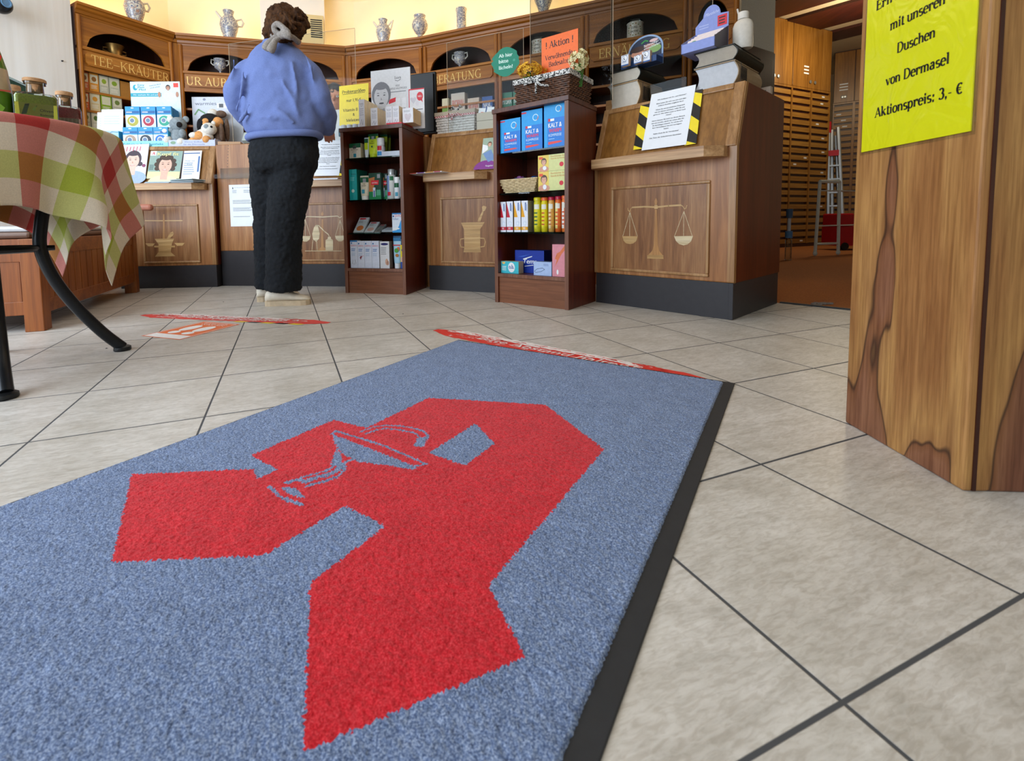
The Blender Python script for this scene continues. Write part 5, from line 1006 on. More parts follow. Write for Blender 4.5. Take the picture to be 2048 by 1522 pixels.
plush('black plush with an orange face patch behind the cat', base(sk, .25, .0032), {'body': [((0, 0, .10), (.06, .05, .10), 'plush_black')], 'head': [((0, -.005, .22), (.075, .055, .055), 'plush_black')], 'face_patch': [((-.01, -.048, .21), (.028, .018, .02), 'plush_orange')], 'wing': [((-.075, 0, .18), (.03, .025, .06), 'plush_black'), ((.08, 0, .17), (.03, .025, .06), 'plush_black')]})
sk, _ = C0.at(420, 215, .30)
plush('white-headed plush with dark-ringed eyes on top at the back', base(sk, .345, .0032), {'body': [((0, 0, .13), (.07, .035, .13), 'plush_brown')], 'head': [((0, -.005, .29), (.042, .04, .042), 'plush_white')], 'ear': [((-.04, 0, .27), (.03, .02, .03), 'plush_black'), ((.06, 0, .29), (.045, .03, .03), 'plush_brown')]})
sk, _ = C0.at(447, 250, .27)
plush('brown long-limbed plush hanging over the right end of the tray', base(sk - .02, .24, .0032), {'body': [((0, 0, .09), (.04, .05, .09), 'plush_brown')], 'head': [((-.01, -.005, .2), (.045, .04, .045), 'plush_orange')], 'arm': [((.035, -.04, .12), (.018, .02, .07), 'plush_brown'), ((.05, .02, .15), (.018, .02, .09), 'plush_brown')]})
sk, _ = C0.at(372, 235, .33); m_ = MB()
for k in range(3):
    m_ = MB(); m_.box(0, .045, 0, .045, 0, .05, ink('d2c2a8')); m_.rect(.006, .039, .012, .03, -.0004, ink('6a4a7a')); tag(m_.build('salve_box', loc=C0.w(sk - .03 + (.05 if k == 2 else 0), .34, zC + (.0505 * k if k < 2 else 0)), rz=C0.rz), ('small beige and purple box at the bottom of the pair behind the koala', 'small beige and purple box on top of its pair behind the koala', 'small beige and purple box standing alone behind the cat plush')[k], 'box', 'beige boxes behind the plush animals')
# --- counter scale left of the customer
s_, _ = CB.at(477, 268, .15); o = thing('counter_scale', 'pale grey counter display terminal standing left of the customer', 'display terminal', CB.w(.17, .27, 1.0604), CB.rz)
m_ = MB(); m_.box(-.11, .11, -.06, .08, 0, .012, ink('b9beb6')); m_.build('base', o, bevel=.004); m_ = MB(); m_.lathe([(.022, .012), (.016, .07)], ink('c6cbc4'), 14); m_.build('post', o, smooth=True)
m_ = MB(); R_ = Matrix.Translation((0, 0, .095)) @ Matrix.Rotation(-.5, 4, 'X'); m_.box(-.105, .105, -.018, .018, -.04, .04, ink('c6cdc6'), R_); m_.box(-.085, .085, -.0186, -.018, -.02, .028, ink('4c5a50'), R_); m_.build('display_head', o, bevel=.003)
m_ = MB(); m_.box(0, .16, 0, .11, 0, .03, 'wood_ledge'); tag(m_.build('wood_block', loc=CB.w(.0, .03, 1.0604), rz=CB.rz + .3), 'pale wooden block under the plush toys at the counter edge', 'block')

# --- on the left shelf unit
def board(name, label, cat, pl, x0, x1, yt, d, zb, thick, k, prt, tilt=0, group=None, h=None):
    s0, s1, hh = spot(pl, x0, x1, yt, zb, d); h = h or hh; m_ = MB(); R_ = Matrix.Rotation(-tilt, 4, 'X'); m_.box(0, s1 - s0, 0, thick, 0, h, k, R_); q = MB(); prt(q, s1 - s0, h, -.0004)
    for f, mi in zip(q.f, q.mi): m_.add([R_ @ Vector(q.v[a]) for a in f], [tuple(range(len(f)))], q.mats[mi])
    return tag(m_.build(name, loc=pl.w(s0, d, zb), rz=pl.rz), label, cat, group)
def p_poster(m, w, h, y):
    face(m, w * .26, h * .56, h * .33, y, '77787f', 'c3c4c9', '4a4a50', 0, None, False, True); m.flat([(w * .17, h * .05), (w * .4, h * .05), (w * .34, h * .38), (w * .18, h * .38)], y - .0001, ink('9b9ca6')); m.flat([(0, 0), (w * .5, 0), (w * .4, h * .16), (w * .12, h * .18)], y - .0002, ink('a5a6b0'))
    sans(m, 'Eucerin', w * .69, h * .83, h * .045, y, ink('4a4c54'), w=w * .16); m.ribbon([(w * .62, h * .81), (w * .69, h * .795), (w * .76, h * .82)], .003, y, ink('4a4c54')); sans(m, 'NEUE', w * .68, h * .71, h * .03, y, ink('55565e'), w=w * .1); sans(m, 'SUBTILE HAUTPFLEGE', w * .68, h * .665, h * .03, y, ink('55565e'), w=w * .46); lines(m, w * .47, w * .9, h * .61, h * .645, 1, y, GY)
    m.flat([(w * .45, h * .44), (w * .62, h * .47), (w * .63, h * .54), (w * .45, h * .51)], y, RD)
    for sx in (.62, .78): m.rect(w * sx, w * (sx + .11), h * .14, h * .52, y, ink('e4e5ea')); m.rect(w * (sx + .02), w * (sx + .09), h * .34, h * .36, y - .0003, ink('6a6c74')); m.ell(w * (sx + .05), h * .22, w * .03, h * .05, y - .0003, ink('c3c5cf'), 12)
board('cosmetics_poster', 'white cosmetics poster with a black and white woman’s face, left shelf unit', 'poster', U1, 741, 820, 138, .20, zU, .006, ink('d9dadd'), p_poster)
def p_prob(m, w, h, y):
    R_ = lambda t, z, s, ww: roman(m, t, w * .5, h * z, h * s, y, BK, w=w * ww, T=.12, t=.055)
    R_('Probiergrößen', .80, .075, .8); m.rect(w * .12, w * .88, h * .775, h * .785, y, BK); R_('nur 1,95 €', .58, .075, .5); R_('Vitamin B Kur', .34, .07, .74); R_('&', .22, .065, .07); R_('Melatonin', .08, .07, .52)
board('price_sign', 'yellow sample-size price sign standing right of the customer', 'sign', U1, 676, 735, 168, .26, 1.15, .002, 'tape_yellow', p_prob, .05)
s0, _ = U1.at(677, 240, .24); o = thing('sample_tray', 'dark teal tray of small sample tins under the yellow sign', 'tray', U1.w(s0, .235, zU), U1.rz); m_ = MB(); m_.box(0, .19, 0, .12, 0, .055, ink('24525e'));
for k in range(5): m_.rect(.01, .18, .006 + k * .01, .009 + k * .01, -.0003, ink('5d8a94'))
m_.build('tray', o)
for k in range(4):
    m_ = MB(); m_.lathe([(.019, 0), (.019, .022), (.016, .026)], ink('c6ccd8', .3), 16); tag(m_.build('sample_tin', loc=U1.w(s0 + .026 + k * .045, .265, zU + .0554), rz=U1.rz), 'small pale tin standing in the teal tray under the yellow sign', 'tin', 'tins in the teal sample tray')
m_ = MB(); m_.box(0, .06, 0, .03, 0, .0795, 'acrylic'); tag(m_.build('sign_foot', loc=U1.w(U1.at(705, 200, .26)[0], .372, zU), rz=U1.rz), 'clear block propping the yellow sign from behind', 'stand')
def p_cos(m, w, h, y): sans(m, 'Eucerin', w * .5, h * .82, h * .055, y, ink('5a5c66'), w=w * .62); m.ribbon([(w * .25, h * .79), (w * .5, h * .76), (w * .75, h * .8)], .0015, y, ink('5a5c66')); lines(m, w * .15, w * .85, h * .42, h * .7, 4, y, ink('b3b2bd')); m.ribbon([(w * .2, h * .12), (w * .45, h * .3), (w * .6, h * .1), (w * .8, h * .28)], .002, y, ink('8d8c9a'))
for gi, (x0, x1, yt, n, dd, lb) in enumerate(((717, 728.5, 199, 4, .03, 'tall'), (741, 754.5, 216, 3, .03, 'short'), (771, 784, 213, 1, .03, 'left of the double row'), (784.5, 797.5, 212, 3, .03, 'right of the double row'))):
    for k in range(n):
        o = carton('cosmetics_carton', (f'white cosmetics carton, front one of the {lb} row' if gi < 2 else f'white cosmetics carton, {lb}, front') if k == 0 else f'white cosmetics carton behind the front of the {lb} row' if gi < 2 else 'white cosmetics carton behind the front of the double row', 'carton', U1, x0, x1, yt, zU, .042, dd + .0, 'd9d8de', p_cos, 'cosmetics cartons on the left shelf unit', side='e6d6b8')
        o.location = Vector(o.location) + Vector((U1.n.x, U1.n.y, 0)) * (.0445 * k)
def p_heart(m, w, h, y): m.flat([(w * (.5 + .32 * (math.sin(t) ** 3)), h * .38 + h * .022 * (13 * math.cos(t) - 5 * math.cos(2 * t) - 2 * math.cos(3 * t))) for t in [i * .3142 for i in range(20)]], y, ink('c9bfc4')); lines(m, w * .12, w * .88, h * .72, h * .84, 2, y, GY)
for k in range(3):
    o = carton('heart_carton', 'white carton with a grey heart, front of its row' if k == 0 else 'white heart carton standing behind the front one', 'carton', U1, 805, 826, 220, zU, .04, .05, 'dcdbe0', p_heart, 'heart cartons by the monitor', side='e2c9a0'); o.location = Vector(o.location) + Vector((U1.n.x, U1.n.y, 0)) * (.042 * k)
def p_bub(m, w, h, y): m.rect(0, w, h * .97, h, y, RD); m.rect(0, w * .05, 0, h, y, RD); m.ell(w * .72, h * .8, w * .2, h * .11, y, RD, 20); m.flat([(w * .75, h * .72), (w * .9, h * .64), (w * .86, h * .74)], y, RD); sans(m, 'NEU', w * .72, h * .78, h * .045, y - .0004, WT, w=w * .24); m.flat([(w * .3 + w * .012 * 16 * (math.sin(t) ** 3), h * .72 + h * .006 * (13 * math.cos(t) - 5 * math.cos(2 * t) - 2 * math.cos(3 * t))) for t in [i * .3142 for i in range(20)]], y, ink('c5c3cc')); m.ell(w * .55, h * .64, w * .12, h * .07, y, ink('d3d0d8'), 14); lines(m, w * .1, w * .92, h * .46, h * .5, 1, y, BK); lines(m, w * .1, w * .8, h * .06, h * .4, 6, y, ink('c9c8ce'))
board('display_card', 'narrow white card with red edge and red speech bubble before the monitor', 'sign', U1, 817, 848, 177, .185, zU, .005, ink('dadade'), p_bub)
m_ = MB(); m_.box(0, .105, 0, .17, 0, .012, RD); tag(m_.build('red_tray', loc=U1.w(.325, .012, zU), rz=U1.rz), 'flat red tray at the right edge of the left shelf unit top', 'tray')
for o in [x for x in COL.objects if x.name.startswith('heart_carton')]: o.location.z += .0125
# --- monitor seen from the back, on the section joining the two counters
m_ = MB(); m_.prism([(-.69, 3.465), (-.29, 3.34), (-.115, 3.62), (-.25, 3.76), (-.655, 3.88)], 0, 1.055, 'wood_counter', 'z'); tag(m_.build('counter_section'), 'plain counter section behind the left shelf unit that carries the monitor', 'counter')
s0, _ = C2.at(822, 150, .16); PM = Plane((-.575, 3.655), (-.235, 3.53)); o = thing('computer_monitor', 'black computer monitor seen from behind, between the poster and BERATUNG', 'monitor', PM.w(0, 0, zC), PM.rz)
_, zm1 = PM.at(850, 143, 0); w = .36; h = zm1 - zC
m_ = MB(); m_.box(0, w, .02, .05, .06, h, 'black_plastic'); m_.build('screen', o, bevel=.006); m_ = MB(); m_.prism([(.012, .075), (w - .012, .075), (w - .012, h - .015), (.012, h - .015)], .02, .0, 'black_plastic', 'y'); m_.build('back_shell', o, bevel=.008)
m_ = MB(); m_.box(.15, .21, -.02, 0, .0, .26, 'black_plastic'); m_.build('neck', o, bevel=.004); m_ = MB(); m_.box(.08, .28, -.08, .10, 0, .014, 'black_plastic'); m_.build('foot', o, bevel=.004)
# --- white basket and cards on the middle counter
s0, _ = C2.at(873, 262, .10); s1, _ = C2.at(952, 250, .10); w = min(s1 - s0, .29); o = thing('wicker_basket', 'white wicker basket with a linen liner and a red check bow', 'basket', C2.w(s0 + .01, .105, zC + .0004), C2.rz)
_, zt_ = C2.at(905, 226, .10); h = zt_ - zC; weave(w - .02, .15, h, .008, 'wicker_white', 8).build('weave', o, smooth=True)
m_ = MB()
for z0, z1, k, e in ((h * .80, h * .90, 'gingham_red', .016), (h * .9, h * 1.08, 'linen', .018)): 
    m_.box(-e, w - .02 + e, -e, -e + .004, z0, z1, k); m_.box(-e, w - .02 + e, .15 + e - .004, .15 + e, z0, z1, k); m_.box(-e, -e + .004, -e, .15 + e, z0, z1, k); m_.box(w - .02 + e - .004, w - .02 + e, -e, .15 + e, z0, z1, k)
m_.build('cloth_liner', o); m_ = MB(); bx = w * .45
m_.tube([(bx, -.026, h * .86), (bx - .03, -.034, h * .92), (bx - .055, -.030, h * .78), (bx, -.028, h * .84)], .005, 'gingham_red', 8, flatten=1); m_.tube([(bx, -.026, h * .86), (bx + .035, -.034, h * .9), (bx + .07, -.030, h * .74)], .005, 'gingham_red', 8); m_.tube([(bx, -.026, h * .85), (bx - .012, -.032, h * .6)], .005, 'gingham_red', 8); m_.ball((bx, -.030, h * .86), .010, 'gingham_red'); m_.build('bow', o, smooth=True)
for k, (dx, rz_, lb) in enumerate(((.07, .5, 'black and white wrapped soap bag lying left in the white basket'), (.13, -.5, 'black and white wrapped soap bag with a twisted tip in the white basket'))):
    m_ = MB(); m_.ball((0, 0, .03), (.035, .025, .03), 'print_black_white', 12, 8); m_.tube([(0, 0, .055), (.012, 0, .07), (.03, 0, .085)], [.012, .004, .016], 'print_black_white', 8); tag(m_.build('soap_bag', loc=C2.w(s0 + dx, .16, zC + h * .78), rz=rz_), lb, 'bag', 'patterned bags in the white basket')
s2, _ = C2.at(953, 250, .10); m_ = MB(); q0 = s0 + w + .012; zt2 = C2.at(965, 225, .10)[1] - zC
m_.box(0, .12, 0, .14, 0, zt2 * .52, ink('c2b49c')); m_.box(0, .12, 0, .14, zt2 * .54, zt2, ink('c2b49c')); tag(m_.build('wooden_box', loc=C2.w(q0, .10, zC), rz=C2.rz), 'pale beige slatted box beside the white basket', 'box')
for k, (dx, dz, lb) in enumerate(((.002, 0, 'small white card with a red dot on the beige box, left one'), (.062, .012, 'small white card standing on the beige box, right one'))):
    m_ = MB(); R_ = Matrix.Rotation(-.3, 4, 'X') @ Matrix.Rotation(.1, 4, 'Y'); m_.box(0, .05, 0, .003, 0, .035, 'paper', R_); 
    if k == 0: m_.box(.02, .04, -.0006, 0, .0, .006, ink('d8503a'), R_)
    tag(m_.build('price_card', loc=C2.w(q0 + dx, .02 + .10, zC + zt2 + .0055), rz=C2.rz), lb, 'card', 'cards on the beige box')
# --- dark wicker basket with flowers and the orange sign on the right shelf unit
s0, _ = U2.at(1034, 200, .03); s1, _ = U2.at(1137, 183, .03); w = s1 - s0; _, zt_ = U2.at(1085, 153, .03); h = zt_ - zU
o = thing('wicker_basket', 'dark brown wicker basket with a patterned black and white liner', 'basket', U2.w(s0, .03, zU + .0004), U2.rz)
wv = weave(w - .0, .24, h, .008, 'wicker_brown', 12, wob=.004, n=68); wv.build('weave', o, smooth=True); m_ = MB(); e = .017; z0, z1 = h * .84, h * 1.06
m_.box(-e, w + e, -e, -e + .005, z0, z1, 'print_black_white'); m_.box(-e, w + e, .24 + e - .005, .24 + e, z0, z1, 'print_black_white'); m_.box(-e, -e + .005, -e, .24 + e, z0, z1, 'print_black_white'); m_.box(w + e - .005, w + e, -e, .24 + e, z0, z1, 'print_black_white'); m_.build('cloth_liner', o, bevel=.002)
m_ = MB(); bx = w * .44
for pts in ([(bx, -.024, h * .84), (bx - .04, -.034, h * .92), (bx - .07, -.028, h * .76), (bx, -.026, h * .82)], [(bx, -.024, h * .84), (bx + .03, -.034, h * .95), (bx + .05, -.028, h * .8), (bx, -.026, h * .82)], [(bx, -.026, h * .82), (bx + .004, -.034, h * .5), (bx + .002, -.030, h * .3)], [(bx, -.026, h * .82), (bx + .03, -.034, h * .6), (bx + .075, -.028, h * .5)]): m_.tube(pts, .006, 'print_black_white', 8)
m_.build('bow', o, smooth=True)
def p_akt(m, w, h, y): roman(m, '! Aktion !', w * .5, h * .82, h * .10, y, BK, w=w * .78, T=.12, t=.05); roman(m, 'Verwöhnende', w * .48, h * .64, h * .075, y, BK, w=w * .76, T=.12, t=.05); roman(m, 'Badesalze', w * .48, h * .53, h * .075, y, BK, w=w * .56, T=.12, t=.05)
s0b, _ = U2.at(1081, 76, .15); o2 = board('promotion_sign', 'orange Aktion sign standing in the dark wicker basket', 'sign', U2, 1083, 1156, 67, .15, zU + .03, .002, ink('ee6a24'), p_akt)
def flowers(label, cs, k, n, rr, stems, seed):
    r = random.Random(seed); c0 = Vector(cs); o_ = thing('flower_bunch', label, 'flowers', c0, 0); m_ = MB()
    for i in range(n):
        p = Vector((r.gauss(0, 1), r.gauss(0, .8), r.gauss(0, .8))); p = p.normalized() * r.uniform(.45, 1); c = Vector((p.x * rr[0], p.y * rr[1], p.z * rr[2])); q = p.to_track_quat('Z', 'Y').to_matrix().to_4x4()
        for a in range(5):
            M_ = q @ Matrix.Rotation(a * 1.2566 + i, 4, 'Z'); s = r.uniform(.006, .0095); m_.poly([c + M_ @ Vector(v) for v in ((0, 0, 0), (s, -s * .55, s * .35), (s * 1.6, 0, s * .3), (s, s * .55, s * .35))], k)
        m_.ball(c, .002, ink('c8921e') if k != 'petal_yellow' else ink('a8641a'), 6, 4)
    m_.build('blossoms', o_); m_ = MB()
    for i in range(stems):
        a = r.uniform(-1, 1); m_.tube([(a * .015, 0, -rr[2] - .07), (a * rr[0] * .6, r.uniform(-.01, .01), -rr[2] * .2)], .0018, 'leaf', 6)
        b = r.uniform(0, 6); L = r.uniform(.02, .035); z = -rr[2] * r.uniform(.5, 1.1); m_.poly([(a * .02, 0, z), (a * .02 + L * .5 * math.cos(b) - .006, L * .5 * math.sin(b), z + .012), (a * .02 + L * math.cos(b), L * math.sin(b), z + .005), (a * .02 + L * .5 * math.cos(b) + .006, L * .5 * math.sin(b), z - .008)], 'leaf')
    m_.build('stems_and_leaves', o_); return o_
sf, zf = U2.at(1060, 140, .08); flowers('bunch of small yellow flowers in the left end of the dark basket', U2.w(sf, .085, zf), 'petal_yellow', 130, (.085, .05, .045), 10, 1)
sf, zf = U2.at(1165, 118, .13); flowers('bunch of cream white flowers beside the orange sign', U2.w(sf - .02, .13, zf), 'petal_cream', 110, (.050, .045, .065), 12, 2)
# --- right counter top: book stacks and goods
def book(label, pl, x0, x1, yb, yt, d, zb, cover, spine_print=None, L=.30, page='d2cbbd'):
    s0, zt_ = pl.at(x0, yt, d); s1, _ = pl.at(x1, yb, d); w = s1 - s0; h = zt_ - zb; o_ = thing('thick_book', label, 'book', pl.w(s0, d, zb), pl.rz, 'thick old books on the right counter')
    n = 8; arc = [(w - .012 + .018 * math.sin(PI * i / n), .005 + (h - .01) * i / n) for i in range(n + 1)]; fo = [(.004 + .018 * math.sin(PI * i / n), h - .005 - (h - .01) * i / n) for i in range(n + 1)]
    m_ = MB(); m_.prism(arc + fo, .006, L - .006, ink(page, .8), 'y'); m_.build('page_block', o_)['label'] = 'pale page edges'
    m_ = MB(); m_.box(0, w - .004, 0, L, 0, .0045, ink(cover, .5)); m_.box(0, w - .004, 0, L, h - .0045, h, ink(cover, .5))
    ar2 = [(w - .010 + .022 * math.sin(PI * i / n), h * i / n) for i in range(n + 1)]; m_.prism(ar2 + [(p[0] - .004, p[1]) for p in ar2[::-1]], 0, L, ink(cover, .5), 'y'); m_.build('cover', o_)
    if spine_print:
        q = MB()
        for k in range(4): q.box(w + .0125, w + .0135, .03 + k * .018, .04 + k * .018, h * .2, h * .75, BK)
        q.box(w + .0122, w + .0132, .02, .022, h * .1, h * .9, BK); q.build('spine_lettering', o_)
    return h
zc = zC
h1 = book('thick book with a beige spine, bottom of the left stack', C3, 1215.5, 1277, 185, 174, .10, zc, 'b5966d', True, .26, 'cfc8bb'); 
h2 = book('thick book with a dark cover, top of the left stack', C3, 1217, 1277, 160, 148, .105, zc + h1 + .0005, '191c18', None, .28, 'c9c1b2')
h3 = book('thick book with a brown lettered spine, bottom of the right stack', C3, 1388, 1472, 150, 139, .10, zc, '9a8468', True, .30, 'c3c6cb')
h4 = book('thick book with a blackish green cover, top of the right stack', C3, 1388, 1470, 125, 108, .10, zc + h3 + .0005, '14170f', None, .34, 'a99f90')
zl_, zr_ = zc + h1 + h2 + .0012, zc + h3 + h4 + .0012
# sleep display
def p_arch(m, w, h, y): pass
s0, _ = C3.at(1256, 140, .17); s1, _ = C3.at(1326, 120, .17); w = s1 - s0; _, zt_ = C3.at(1300, 68, .17); h = zt_ - zl_; o = thing('sleep_display', 'arched blue display showing a sleeping woman, on the left book stack', 'display', C3.w(s0, .17, zl_), C3.rz)
m_ = MB(); ar = [(w / 2 + w / 2 * math.cos(PI * i / 20), h * .55 + h * .45 * math.sin(PI * i / 20)) for i in range(21)]; m_.prism([(0, 0), (w, 0)] + ar, 0, .004, ink('8aa3c6'), 'y'); y = -.0004
ins = [(w / 2 + w * .46 * math.cos(PI * i / 20), h * .53 + h * .42 * math.sin(PI * i / 20)) for i in range(21)]; m_.flat([(w * .04, h * .3), (w * .96, h * .3)] + ins, y, ink('14233f')); m_.rect(0, w, 0, h * .3, y, ink('1f3f70'))
m_.ell(w * .33, h * .5, w * .24, h * .12, y - .0003, ink('c98f74'), 18); m_.ell(w * .6, h * .6, w * .2, h * .12, y - .0003, ink('a86f58'), 16); m_.ell(w * .3, h * .63, w * .22, h * .09, y - .0006, ink('3a2218'), 16); m_.ell(w * .78, h * .52, w * .17, h * .12, y - .0009, ink('7fa05a'), 16); m_.ell(w * .74, h * .78, w * .12, h * .05, y - .0009, ink('d6b3b3'), 14); m_.ribbon([(w * .4, h * .78), (w * .5, h * .84), (w * .58, h * .8)], .007, y - .0009, ink('2f8a3a'))
sans(m_, 'Schneller', w * .68, h * .66, .012, y - .0011, WT, w=w * .42, rot=.12); sans(m_, 'einschlafen', w * .7, h * .58, .011, y - .0011, WT, w=w * .46, rot=.12); m_.build('arched_card', o)
m_ = MB(); m_.box(.0, w, -.07, -.0012, 0, .03, ink('1f3f70')); m_.build('tray', o)
def p_moon(m, w, h, y): m.ell(w * .5, h * .68, w * .36, w * .36, y, ink('3b5f9c'), 18); m.ell(w * .5, h * .68, w * .32, w * .32, y - .0002, WT, 18); m.ell(w * .48, h * .68, w * .16, w * .18, y - .0004, ink('22314f'), 14); m.ell(w * .56, h * .7, w * .14, w * .15, y - .0006, WT, 14); lines(m, w * .15, w * .85, h * .3, h * .45, 2, y, ink('3b4f7c')); m.rect(0, w, 0, h * .12, y, ink('2d5a98')); m.rect(w * .1, w * .9, h * .92, h * .97, y, GY)
for x0, x1, yt, dz, dd, lb in ((1242.5, 1257, 110, 0, .085, 'white moon carton at the left of the sleep display'), (1268, 1283, 111, .0, .07, 'white moon carton in the middle of the sleep display'), (1284, 1300, 102, .0, .085, 'white moon carton at the right of the sleep display')):
    carton('sleep_carton', lb, 'carton', C3, x0, x1, yt, zl_ + (0 if dd > .08 and x0 < 1250 else .0), .022, dd - .03 if x0 < 1250 else dd, 'd9dde6', p_moon, 'moon cartons of the sleep display', side='c9a98c')
# blue packet display on the right stack
s0, _ = C3.at(1365, 117, .075); s1, _ = C3.at(1432, 100, .075); w = s1 - s0; o = thing('packet_display', 'lavender blue counter display of pink packets, on the right book stack', 'display', C3.w(s0, .06, zr_), C3.rz); LV2 = ink('8593d0')
sl = [(0, .0), (.15, .0), (.15, .125), (.0, .045)]
m_ = MB(); m_.box(0, w, 0, .004, 0, .042, LV2); m_.box(.004, w - .004, .004, .15, 0, .003, LV2); m_.prism(sl, 0, .003, LV2, 'x'); m_.prism(sl, w - .003, w, ink('4f4b58'), 'x'); m_.build('tray', o)
hw = w; ar = [(w * .5 + w * .26 * math.cos(PI * i / 16), .195 + .05 * math.sin(PI * i / 16)) for i in range(17)]
m_ = MB(); m_.prism([(0, .0), (w, .0), (w, .19), (w * .76, .195)] + ar[1:-1] + [(w * .24, .195), (0, .16)], .151, .155, LV2, 'y'); sans(m_, 'Pflanzliche', w * .5, .20, .014, .1506, ink('c9cfee'), w=w * .42, shear=.3, rot=.1); lines(m_, w * .12, w * .5, .14, .165, 2, .1506, ink('a9b3e0')); m_.rect(w * .68, w * .96, .135, .185, .1504, RD); lines(m_, w * .72, w * .92, .14, .18, 3, .150, BK); m_.build('header_card', o)
for k in range(4):
    m_ = MB(); R_ = Matrix.Rotation(-.45, 4, 'X'); m_.box(0, w - .03, 0, .006, 0, .068, ink('dccfd2', .3), R_); q = MB(); q.rect(.01, (w - .03) * .6, .03, .055, -.0004, ink('e8e6e8', .3)); q.ell((w - .03) * .72, .022, .02, .012, -.0004, ink('d9607c'), 12); q.ell((w - .03) * .25, .052, .012, .008, -.0006, ink('3f8a4a'), 12); q.rect((w - .03) * .5, (w - .03) * .92, .042, .056, -.0006, ink('5f7fc4')); lines(q, .015, (w - .03) * .4, .02, .035, 2, -.0006, ink('b05a6a'))
    for f, mi in zip(q.f, q.mi): m_.add([R_ @ Vector(q.v[a]) for a in f], [tuple(range(len(f)))], q.mats[mi])
    tag(m_.build('foil_packet', loc=C3.w(s0 + .015, .068 + .034 * k, zr_ + .0035 + .018 * k), rz=C3.rz), 'glossy pink and white packet in the lavender display' + (', the front one' if k == 0 else ', behind the front one'), 'packet', 'packets in the lavender display')
s_, _ = C3.at(1482, 90, .20); _, zt_ = C3.at(1482, 62, .20); o = thing('dispenser_bottle', 'white plastic dispenser bottle on the dark book at the right', 'bottle', C3.w(min(s_, .66), .22, zr_), C3.rz); k = ink('c9c2b6', .4); hb = .135
m_ = MB(); m_.lathe([(.040, 0), (.043, .004), (.043, hb - .03), (.036, hb - .012), (.022, hb)], k, 22, sy=.75); m_.build('body', o, smooth=True); m_ = MB(); m_.lathe([(.023, hb), (.023, hb + .028), (.020, hb + .032)], ink('d6d1c8', .4), 18); m_.build('cap', o, smooth=True); m_ = MB(); m_.tube([(-.02, 0, hb + .028), (-.026, 0, hb + .055)], .004, ink('d6d1c8', .4), 8); m_.build('nozzle', o)
m_ = MB(); m_.box(0, .05, 0, .03, 0, .055, ink('c6b9ab')); m_.rect(.006, .03, .01, .04, -.0004, ink('7d7a78')); s_, _ = C3.at(1520, 160, .40); tag(m_.build('pill_box', loc=C3.w(.635, .50, zC), rz=C3.rz), 'tiny pale box at the back corner of the right counter', 'box')
m_ = MB(); m_.prism([(0, 0), (.03, 0), (.035, .02), (.03, .055), (0, .055)], 0, .045, 'wood_ledge', 'y'); s_, _ = C3.at(1198, 200, .08); tag(m_.build('wood_block', loc=C3.w(.0, .10, zC), rz=C3.rz), 'small pale wooden block left of the book stacks', 'block')
# low glass between the book stacks, with small yellow boxes behind it
m_ = MB(); m_.box(.215, .42, .15, .154, zC, zC + .10, 'acrylic_grey'); tag(m_.build('counter_glass', loc=C3.w(0, 0), rz=C3.rz), 'low clear glass pane between the two book stacks', 'glass')
for k in range(3):
    m_ = MB(); m_.box(0, .055, 0, .04, 0, .03, ink('c9a94a')); m_.rect(.004, .05, .014, .026, -.0004, ink('ded6c0')); tag(m_.build('drops_box', loc=C3.w(.24 + .064 * k, .30 + .01 * k, zC + (0)), rz=C3.rz), 'small yellow box behind the glass pane between the book stacks', 'box', 'yellow boxes behind the low glass')

# ================================================================== acrylic sneeze guards
def guard(label, pl, x0, x1, yt0, d, zb, zt=None, k='acrylic', group=None):
    s0, z_ = pl.at(x0, yt0, d); s1, _ = pl.at(x1, yt0, d); zt = zt or z_; o_ = thing('sneeze_guard', label, 'acrylic screen', pl.w(s0, d, zb), pl.rz, group); w = s1 - s0; h = zt - zb
    m_ = MB(); m_.box(0.0015, w - .0015, 0, .004, 0, h - .0015, k); m_.build('pane', o_)
    m_ = MB(); E = ink('c9b8a0', .2); m_.box(0, .0014, -.0005, .0045, 0, h, E); m_.box(w - .0014, w, -.0005, .0045, 0, h, E); m_.box(.0014, w - .0014, -.0005, .0045, h - .0014, h, E); m_.build('polished_edge', o_)['label'] = 'bright polished edge of the pane'
    return o_, w, h
PG1 = Plane(CB.w(.04, .12), C1.w(.69, .02))
guard('clear acrylic screen standing on the counter in front of the customer', PG1, 455, 709, 57, .0, 1.0604, 1.83, group='acrylic sneeze guards')
g2, gw, gh = guard('clear acrylic screen carrying the round green sticker', C2, 893, 1047, 88, .06, 1.05, group='acrylic sneeze guards'); g2.location.z = 1.0554 
m_ = MB(); sx = gw * .78; sz = gh * .68; r_ = random.Random(4)
pts = [(sx + .075 * (1 + r_.uniform(-.12, .12) * abs(math.cos(a))) * math.cos(a) * (1 + .25 * abs(math.cos(a))), sz + .078 * math.sin(a) * (1 + .15 * abs(math.sin(a)))) for a in [i * 2 * PI / 54 for i in range(54)]]
m_.flat(pts, 0, 'brush_teal')
for t, z, b in (('Ab hier', .03, 0), ('bitte', -.004, .001), ('lächeln!', -.042, 0)): sans(m_, t, sx - .045, sz + z, .022, -.0005, ink('cfe9df'), w=(.062 if b else .09), al='l', bold=b or .0007)
m_.ell(sx + .055, sz + .003, .008, .008, -.0005, ink('3f9a82'), 12)
st = m_.build('smile_sticker', loc=C2.w(g2_s := C2.at(893, 88, .06)[0], .0592, 1.0554), rz=C2.rz); tag(st, 'round teal brush-stroke sticker on the clear screen, Ab hier bitte lächeln', 'sticker')
P3 = Plane(C2.w(.30, .10), C3.w(.62, .28))
PA = Plane(U2.w(.12, .30), U2.w(.60, .30))
